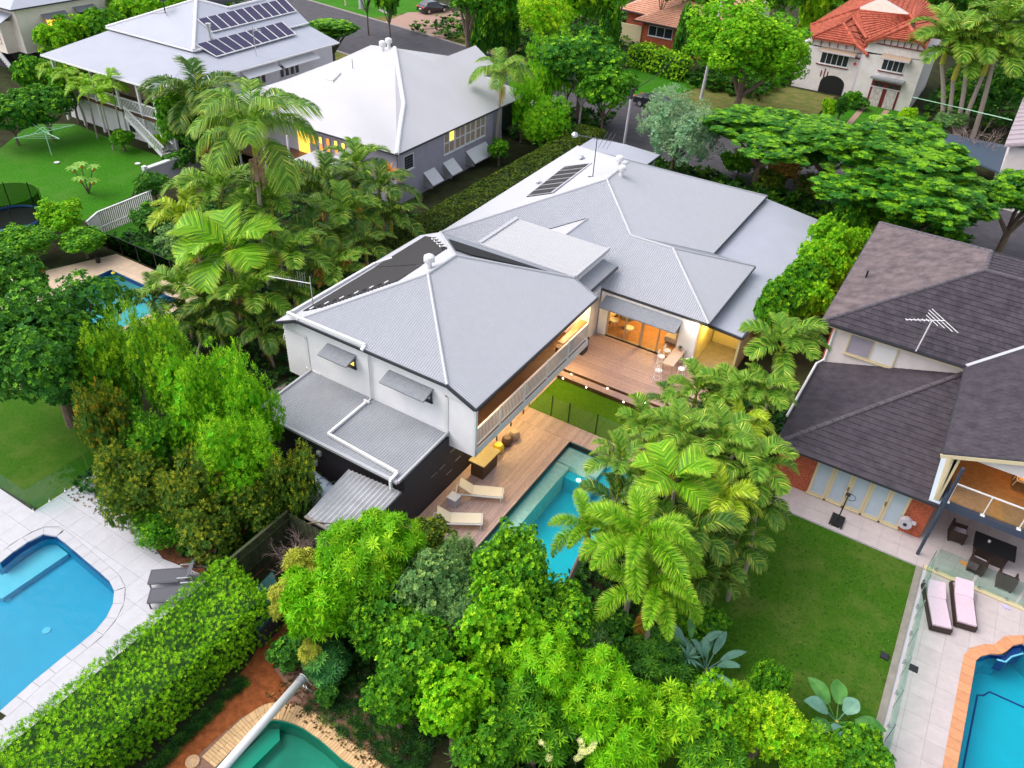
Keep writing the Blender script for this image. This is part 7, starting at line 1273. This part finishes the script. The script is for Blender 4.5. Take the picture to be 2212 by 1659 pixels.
# ---------------------------------------------------------------- centre bottom planting
for lb, px, py, zc, r, rz, pal, kind, size, kw in (
 ('bright star-leaved umbrella tree below the ribbed tin roof', 800, 1205, 3.0, 92, 1.9, 'lime', 'whorl', .34, dict(clump=.3, tips=.4)),
 ('second star-leaved umbrella tree beside the yellow croton', 700, 1310, 2.4, 76, 1.6, 'hedge', 'whorl', .34, dict(clump=.3, tips=.3)),
 ('brown-green twiggy bush between umbrella tree and pool deck', 925, 1165, 1.9, 52, 1.2, 'olive', 'small', .15, {}), ('grey-green bush at the near corner of the pool deck', 985, 1215, 1.9, 52, 1.3, 'grey', 'fine', .17, {}),
 ('tall broadleaf tree hiding the near end of the long pool', 1100, 1255, 3.4, 92, 2.1, 'mid', 'broad', .20, dict(tips=.55)), ('dark leafy tree left of the pool end', 950, 1285, 2.9, 82, 1.7, 'grey', 'broad', .20, dict(tips=.3)),
 ('bright broadleaf tree in the centre of the lower planting', 1085, 1370, 3.4, 92, 1.8, 'lime', 'broad', .21, dict(tips=.6)), ('leafy green tree in the lower planting, left of centre', 900, 1420, 2.9, 92, 1.8, 'mid', 'broad', .2, dict(tips=.55)),
 ('dense green tree right of the lower planting centre', 1190, 1330, 2.7, 92, 1.6, 'mid', 'broad', .2, dict(tips=.35)), ('bright leafy tree above the brick coping', 978, 1525, 2.9, 84, 1.7, 'hedge', 'broad', .2, dict(tips=.5)),
 ('green tree at the bottom edge below the coping', 1050, 1610, 2.6, 82, 1.6, 'mid', 'broad', .2, dict(tips=.5)), ('fine star-leaved tree in the lower centre', 1180, 1450, 2.9, 84, 1.6, 'hedge', 'whorl', .32, dict(clump=.3, tips=.4)),
 ('star-leaved tree above the cream bottlebrush flowers', 1290, 1500, 2.6, 84, 1.6, 'hedge', 'whorl', .32, dict(clump=.3, tips=.4)), ('dark shrub between the bottom tree and the silver rosette', 1160, 1580, 2.2, 80, 1.4, 'mid', 'whorl', .36, dict(dens=.8)),
 ('star-leaved shrub at the bottom edge under the silver rosette', 1330, 1610, 2.3, 80, 1.4, 'hedge', 'whorl', .38, dict(dens=.8, tips=.5)), ('bright leafy shrub at the bottom, right of the silver rosette', 1440, 1560, 2.2, 78, 1.4, 'lime', 'whorl', .32, dict(dens=.9, tips=.6)),
 ('bright yellow-green shrub on the lawn edge below the paddle-leaved plant', 1545, 1540, 2.2, 76, 1.4, 'lime', 'fine', .22, dict(tips=.7)), ('dark shrub at the bottom edge below the yellow-green ones', 1530, 1630, 1.8, 74, 1.2, 'mid', 'whorl', .30, dict(tips=.3)),
 ('yellow-tipped shrub half way along the bottom of the lawn', 1650, 1570, 1.9, 68, 1.3, 'yellowg', 'fine', .22, dict(tips=.6)), ('leafy shrub at the bottom edge under the banana plant', 1745, 1620, 1.6, 64, 1.1, 'lime', 'fine', .2, dict(tips=.5)), ('dark glossy shrub at the bottom right by the glass terrace fence', 1855, 1625, 1.3, 60, .9, 'mid', 'broad', .22, {}),
 ('feathery green shrub at the lawn edge left of the banana plant', 1660, 1480, 1.6, 44, 1.1, 'mid', 'fine', .2, {}), ('dark shrub under the big foxtail palm', 1330, 1390, 1.2, 72, .9, 'dark', 'broad', .2, {}), ('dark shrub between the foxtail palm and the paddle-leaved plant', 1430, 1430, 1.1, 64, .9, 'dark', 'whorl', .3, dict(dens=.8)),
 ('dark shrub beneath the palms at the lawn edge', 1490, 1330, .9, 62, .8, 'mid', 'broad', .2, {}), ('dark low bush beside the red dirt path', 625, 1405, .8, 44, .7, 'dark', 'broad', .2, {}), ('dark bush under the umbrella tree above the dirt path', 705, 1432, .8, 42, .7, 'bluegreen', 'whorl', .3, dict(dens=.7)), ('grey-green tree filling the gap below the pool corner bush', 1015, 1330, 2.6, 84, 1.6, 'grey', 'fine', .2, {}), ('mid green shrub between the umbrella trees and the central tree', 830, 1330, 2.2, 82, 1.5, 'mid', 'fine', .2, {}), ('dense mid green tree behind the brick coping bed', 860, 1500, 2.0, 70, 1.3, 'mid', 'broad', .2, dict(tips=.4)), ('dark green shrub filling the hollow at the lower centre', 1080, 1500, 2.3, 84, 1.5, 'mid', 'fine', .2, {}), ('leafy shrub beneath the star-leaved tree, lower right of centre', 1260, 1420, 2.1, 74, 1.3, 'grey', 'fine', .2, {}),
 ('small green bush right of the roller end', 705, 1500, .4, 22, .45, 'dark', 'broad', .18, {})):
    T_(lb, px, py, zc, r, name='garden_tree' if 'tree' in lb.split(' in ')[0] and zc > 2.3 else 'garden_shrub', cat='tree' if zc > 2.3 else 'shrub', rz=rz, pal=pal, kind=kind, size=size, nl=4, **{**dict(clump=.32), **kw})
# yellow croton, dry twiggy shrub, cream flower spikes
T_('yellow-leaved croton shrub beside the dirt path, upper branch', 655, 1230, 2.3, 36, name='croton_shrub', cat='shrub', pal='croton', size=.24, kind='whorl', nl=3, rz=.8, tips=.4, core=.5); T_('pale yellow-leaved croton shrub left of the umbrella tree', 622, 1290, 1.8, 38, name='croton_shrub', cat='shrub', pal='croton', size=.22, kind='whorl', nl=3, rz=.8, tips=.4, core=.5); T_('small yellow croton branch low by the dirt path', 668, 1415, 1.2, 24, name='croton_shrub', cat='shrub', pal='croton', size=.2, kind='whorl', nl=2, rz=.6)
def dry(label, px, py, z, n, L, m, seed, cat='shrub'):
    c = Vector(P(px, py, z)); t = thing('dry_shrub', label, cat, (c.x, c.y, 0)); rnd.seed(seed); mb = MB()
    for _ in range(n): a = rnd.uniform(0, 6.3); twigs(mb, Vector((0, 0, z*.3)), Vector((math.cos(a)*.7, math.sin(a)*.7, rnd.uniform(.7, 1.6))).normalized(), L*rnd.uniform(.7, 1.1), .028*L, 4)
    tag(mb.obj('twigs', m, t, world=False), kind='stuff'); MB().tube([(0, 0, 0), (0, 0, z*.45)], [.09, .06], 7).obj('trunk', m, t, world=False)
dry('leafless pinkish-grey twiggy shrub in front of the paling fence', 640, 1190, 1.6, 11, .62, M['twig'], 3); dry('second leafless twiggy shrub beside the yellow croton', 690, 1180, 1.5, 8, .5, M['twig'], 4)
dry('bare pinkish twiggy tree beside the dark blue carport roof', 2120, 290, 3.4, 12, 1.5, M['twig'], 5, 'tree'); dry('bare grey-limbed branches poking out of the dark street tree', 1270, 85, 8.2, 5, 1.8, M['greyl'], 6, 'tree')
for i, (px, py, zz) in enumerate(((1155, 1580, 2.6), (1185, 1640, 2.6), (1255, 1625, 2.7), (1335, 1655, 2.6), (1300, 1500, 3.0), (1245, 1640, 2.4))):
    c = Vector(P(px, py, zz)); t = thing('flower_spike', 'cream bottlebrush flower spike low in the lower planting, %s' % ('leftmost and upright', 'below the leftmost one', 'curled one in the middle', 'rightmost at the bottom edge', 'the single one higher up', 'short one at the bottom edge')[i], 'flower', tuple(c), group='cream flower spikes')
    mb = MB(); rnd.seed(i+50); a0_ = rnd.uniform(0, 6); pts = [Vector((.30*s_*math.cos(a0_+s_), .30*s_*math.sin(a0_+s_), .24*s_)) for s_ in np.linspace(0, 1.3, 7)]; 
    for p in pts:
        for k in range(12): a = k*.52+p.x*9; mb.bar(p, p+Vector((.10*math.cos(a), .10*math.sin(a), .05)), .018)
    tag(mb.obj('bristles', mat('cream_bristle%d' % i, (.72, .74, .30), .7), t, world=False), kind='stuff'); MB().tube([pts[0]-Vector((0, 0, .3))]+pts, .02, 5).obj('stalk', M['trunk'], t, world=False)
# ---------------------------------------------------------------- palms
palm('tallest palm with drooping fronds and a long pinkish seed cluster, left of the white roof', 545, 290, 9.6, 122, 'tall', 14, spread=1.25, trunk=.11, strings='strings', seed=4, lean=(.3, .2), group=None)
palm('slim palm with yellow crown shaft beside the white-roofed house', 1085, 160, 6.8, 60, 'tall', 13, trunk=.13, strings='stringy', seed=6)
pl = [(430, 215, 5.6, 95, 'caned', 12), (500, 540, 5.0, 100, 'fan', 11), (470, 420, 5.4, 84, 'cane', 11), (585, 440, 5.2, 78, 'cane', 11), (400, 470, 4.2, 78, 'caney', 10), (620, 560, 4.4, 74, 'cane', 10), (540, 640, 3.6, 72, 'cane', 10), (700, 400, 4.6, 70, 'caned', 11), (770, 360, 5.0, 62, 'palm', 11),
      (820, 410, 4.6, 66, 'caned', 11), (740, 470, 4.2, 70, 'cane', 11), (845, 470, 3.6, 62, 'caned', 10), (680, 510, 4.0, 66, 'caned', 10), (790, 530, 3.6, 64, 'caned', 10), (720, 585, 3.2, 66, 'cane', 10), (640, 640, 3.0, 62, 'caned', 10), (470, 665, 2.8, 70, 'caned', 10), (390, 620, 3.2, 70, 'cane', 10), (330, 650, 2.6, 62, 'caned', 9), (570, 720, 2.2, 54, 'caned', 9), (430, 710, 2.2, 54, 'caned', 9)]
pw = ['behind the tallest palm, toward the high-set house', 'wide glossy-leaved one below the tallest palm trunk', 'left of the tallest palm trunk', 'right of the tallest palm trunk', 'pale one above the black mesh fence', 'right of the wide glossy-leaved palm', 'below the wide glossy-leaved palm', 'left end of the row below the white roof', 'in front of the white house awning', 'right end of the row below the white roof', 'middle of the thicket below the white house', 'beside the brown-green hedge end', 'middle left of the palm thicket', 'low in the thicket near the grey roof', 'just left of the grey roof edge', 'left of the roof antenna', 'right of the small teal pool', 'over the right corner of the small teal pool', 'nearest the front corner of the small teal pool', 'left of the tv antenna tip', 'above the lilly pillies']
for (px, py, zc, r, k, n), wv in zip(pl, pw): palm('garden palm in the left thicket, '+wv, px, py, zc, r, 'cane' if k == 'palm' else k, n, group='palms in the left thicket', strings=None, dead=(px+py)//7 % 3)
sm = [(150, 165, 4.4, 34), (185, 190, 4.2, 34), (215, 205, 4.4, 34), (238, 175, 5.0, 30), (120, 150, 4.0, 32)]
for (px, py, zc, r), wv in zip(sm, ('second from the left', 'in the middle', 'lowest right one', 'right one against the verandah rail', 'furthest left')): palm('small slender palm in front of the high-set verandah, '+wv, px, py, zc, r, 'small', 9, trunk=.06, group='slender palms before the verandah')
pr_ = [(1380, 1165, 5.2, 118, 'fox', 13, 'big bright foxtail palm over the long pool, nearest the camera'), (1405, 1275, 4.2, 100, 'fox', 9, 'lower foxtail palm crown with a fringed skirt of fronds'), (1272, 1145, 3.8, 84, 'fox', 9, 'foxtail palm leaning over the right side of the long pool'), (1450, 1040, 4.8, 88, 'fan', 10, 'wide-leaved palm above the big foxtail palm'),
       (1340, 1000, 4.2, 66, 'cane', 10, 'palm overhanging the far right corner of the long pool'), (1395, 930, 3.8, 66, 'cane', 10, 'palm at the right end of the small courtyard lawn'), (1470, 940, 4.6, 78, 'cane', 11, 'palm in the middle of the cluster beside the tiled house'), (1555, 960, 4.6, 80, 'cane', 11, 'palm against the lower tiled roof'),
       (1625, 1010, 4.4, 76, 'cane', 11, 'palm at the left corner of the brick wall'), (1560, 1080, 4.2, 78, 'caney', 10, 'pale fronded palm beside the folding doors'), (1640, 1090, 3.6, 62, 'caned', 9, 'dark palm hugging the brick corner'), (1500, 1150, 4.0, 82, 'caned', 10, 'dark palm at the near left corner of the lawn'), (1590, 1180, 3.0, 62, 'caned', 9, 'drooping palm over the lawn edge near the patio'),
       (1505, 850, 3.6, 62, 'cane', 10, 'palm right of the white high chairs'), (1580, 850, 4.0, 66, 'cane', 10, 'palm in front of the lit side passage'), (1690, 750, 5.2, 78, 'cane', 11, 'tall palm with yellow stem beside the tiled upper wall'), (1640, 850, 4.2, 66, 'cane', 10, 'palm below the tall yellow-stemmed one'), (1450, 880, 3.0, 50, 'caned', 9, 'small palm at the edge of the upper deck'),
       (1600, 920, 3.8, 62, 'caney', 10, 'yellowish palm between the tiled roof and courtyard'), (1520, 1015, 3.8, 66, 'caned', 10, 'shaded palm in the heart of the right cluster'), (1330, 1085, 3.2, 66, 'caned', 9, 'dark palm under the foxtail by the pool water'), (1540, 1240, 2.6, 62, 'caned', 9, 'low dark palm at the left edge of the back lawn'), (1440, 1180, 3.4, 76, 'cane', 9, 'palm between the two foxtail palms'), (1480, 1240, 2.8, 66, 'caned', 9, 'shaded palm behind the lower foxtail crown')]
for px, py, zc, r, k, n, lb in pr_: palm(lb, px, py, zc, r, k, n, dead=(px+py)//7 % 3, group='palms of the right cluster', trunk=.09 if k == 'fox' else .07)
for px, py, zc, lb, L_ in ((2105, 95, 13.0, 'tall pale-trunked palm at the top right, second from the right', (.0, .2)), (2140, 120, 12.6, 'tall pale-trunked palm at the top right, rightmost trunk', (.2, .1)), (2050, 95, 12.2, 'tall pale-trunked palm at the top right, leftmost trunk', (-.2, 0)), (2075, 130, 11.6, 'tall pale-trunked palm at the top right, second from the left', (0, 0)), (2170, 55, 13.6, 'tall palm at the top right, behind the others', (.2, 0))):
    bx = {2105: (-2.2, 88.9), 2140: (-1.85, 88.9), 2050: (-3.6, 89.1), 2075: (-3.1, 89.2), 2170: (-.6, 91)}[px]; zz = zc; d = ray((px, py)); t_ = 88.9/d[1]; zz = 25+d[2]*t_; xx = d[0]*t_
    palm(lb, px, py, zz, 74, 'cane', 12, trunk=.2, lean=(xx-bx[0], .0), group='tall palms at the top right')
# rosettes, paddle leaves, banana, frangipani
leafm = lambda n, c, c2_: mat(n, c, .45, c2=c2_, nscale=3)
ml = leafm('yucca_leaf', (.05, .16, .03), (.16, .32, .06)); ms = leafm('silver_leaf', (.16, .28, .18), (.30, .42, .28)); mbn = leafm('banana_leaf', (.035, .16, .02), (.09, .28, .04)); mbl = leafm('blue_leaf', (.08, .22, .15), (.16, .34, .24)); mll = leafm('lime_leaf', (.10, .30, .01), (.22, .42, .02)); mrd = leafm('dark_red_leaf', (.08, .02, .02), (.16, .05, .03))
rosette('spiky yucca at the near end of the long pool', 1122, 1195, 2.6, 1.05, ml, 46, .05, 'yucca_plant', droop=.35); rosette('silvery star-shaped rosette plant above the bottom edge', 1228, 1572, 2.2, .62, ms, 18, .10, 'agave_plant'); rosette('small silvery rosette beside the paddle-leaved plant', 1485, 1420, 1.3, .6, mbl, 18, .08, 'agave_plant'); rosette('pale spiky rosette right of the silver star plant', 1380, 1592, 2.2, .45, mll, 14, .06, 'agave_plant')
rosette('low silvery rosette half hidden under the palms', 1440, 1470, .9, .6, mbl, 16, .08, 'agave_plant'); rosette('spider-like rosette on the dark bed beside the red path', 618, 1395, .9, .36, ms, 18, .04, 'agave_plant', stem=False); rosette('second spider-like rosette beside the roller end', 695, 1465, .5, .36, ms, 18, .04, 'agave_plant', stem=False)
rosette('green spiky clump growing beside the pinkish soil bed', 985+.0, 1640, .5, .5, ml, 16, .05, 'agave_plant', stem=False)
def paddle(label, px, py, z, n, L_, w_, m, az0, spread, name='paddle_plant'):
    c = Vector(P(px, py, z)); t = thing(name, label, 'plant', (c.x, c.y, 0)); rr = random.Random(int(px)); MB().tube([(0, 0, 0), (0, 0, z*.6)], [.10, .06], 8).obj('stem', M['shaft'], t, world=False)
    for i in range(n):
        a = az0+spread*(i/(n-1)-.5)+rr.uniform(-.12, .12); el = rr.uniform(.35, 1.25); L2 = L_*rr.uniform(.75, 1.1); b = Vector((0, 0, z*.5)); d = Vector((math.cos(a)*math.cos(el), math.sin(a)*math.cos(el), math.sin(el))); q = b+d*L2*.55
        mb = MB(); mb.tube([b, q], .025, 5); blade(mb, q, a, el-.15, L2, w_, .35, 7); mb.obj('paddle_leaf', m if i % 3 else mbl, t, world=False)
paddle('grey-green bird of paradise plant with upright paddle leaves at the lawn edge', 1530, 1430, 1.0, 12, 1.15, .30, mbl, 1.2, 5.2); paddle('broad-leaved banana plant on the lower right of the lawn', 1815, 1545, .9, 8, 1.1, .58, mbn, 1.4, 5.5, 'banana_plant'); paddle('tall dark banana leaves behind the shrubs at the lawn edge', 1495, 1395, 1.2, 6, 1.1, .3, mbn, 2.4, 3.0)
c = Vector(P(185, 395, .8)); t = thing('frangipani_bush', 'small frangipani with lime leaves and red flower tips on the left lawn', 'plant', (c.x, c.y, 0))
for i, (dx, dy, h) in enumerate(((0, 0, 2.2), (-.9, -.1, 1.7), (.6, .5, 2.0), (.4, -.6, 1.4), (.9, .0, 1.2))):
    MB().tube([(0, 0, 0), (dx*.5, dy*.5, h*.5), (dx, dy, h)], [.06, .04, .03], 6).obj('branch', M['trunk'], t, world=False); MB().lathe([(.02, h-.35), (.14, h-.2), (.02, h-.02)], (dx, dy, 0), 6).obj('flower_tip', M['orangep'], t, world=False)
    mb = MB()
    for k in range(9): blade(mb, (dx, dy, h), k*.7, .3, .62, .2, .3, 3)
    mb.obj('leaf_cluster', mll, t, world=False)
# orange heliconia-like fronds near the white house
rosette('vivid orange-leaved plant among the palms below the white house', 838, 385, 4.9, 1.3, mat('orange_leaf', (.85, .20, .01), .5, c2=(.75, .32, .03), nscale=3), 22, .16, 'orange_plant', el=(.2, 1.3))
# ---------------------------------------------------------------- ground cover (nobody could count it)
def cover(name, label, regions, n, size, kind, pal, seed, tips=.2, z=.05, hmax=.0):
    rs = np.random.RandomState(seed); pts = []
    for (x0, y0, x1, y1, wgt) in regions: k = int(n*wgt); pts.append(np.stack([rs.uniform(x0, x1, k), rs.uniform(y0, y1, k), rs.uniform(z, z+hmax, k)], 1))
    p = np.concatenate(pts); pa = np.array(PAL[pal]); m_ = len(p); f = np.clip(rs.normal(.45, .3, m_), 0, 1); c = pa[0]+(pa[1]-pa[0])*f[:, None]; g = rs.uniform(size=m_) < tips; c[g] = pa[2]*.8
    V, F, T2 = scatter(rs, p, np.tile(np.array([0, 0, 1.]), (m_, 1)), size*rs.uniform(.7, 1.4, m_), kind, c, .4); o = bpy.data.objects.new(name, mesh_np(name, V, F, T2, M['leaf'])); col.objects.link(o); tag(o, label, 'ground cover', kind='stuff')
cover('ground_cover', 'dark leafy ground cover under the palms and shrubs', [(-46, 26, -29.7, 42, .30), (-36, 18, -25, 34, .18), (-28, 11.5, -18.2, 18, .10), (-7.7, 12, -3.0, 36, .22), (-15, 11.5, -7.8, 17, .14), (-7, 2, 0, 13, .12)], 13000, .34, 'broad', 'dark', 4, hmax=.5)
cover('street_planting', 'low leafy growth beside the street and around far houses', [(-27, 54.5, 2, 62, .25), (-60, 60, -30, 70, .15), (-110, 66, -82, 80, .05), (-66, 84, -40, 118, .25), (-30, 86, -21, 112, .15), (-6, 92, 14, 120, .15), (-110, 20, -70, 38, .1)], 9000, .8, 'broad', 'mid', 5, hmax=1.0)
cover('fallen_leaves', 'dry brown leaf litter scattered on the mulch beds', [(-28, 11, -18.2, 15, .6), (-14, 9, -9, 12, .4)], 2500, .10, 'small', 'blush', 6)
cover('bed_plants', 'small green plants growing in the pinkish soil bed by the coping', [(-12.5, 9.3, -8.0, 11.6, .6), (-15.2, 3, -14.8, 9, .4)], 900, .22, 'tuft', 'dark', 7)
cover('lawn_tufts', 'short uneven grass tufts on the back lawn', [(-2.8, 12.5, 4.0, 27.9, 1)], 6000, .085, 'small', 'far', 8, tips=.12, z=.0)
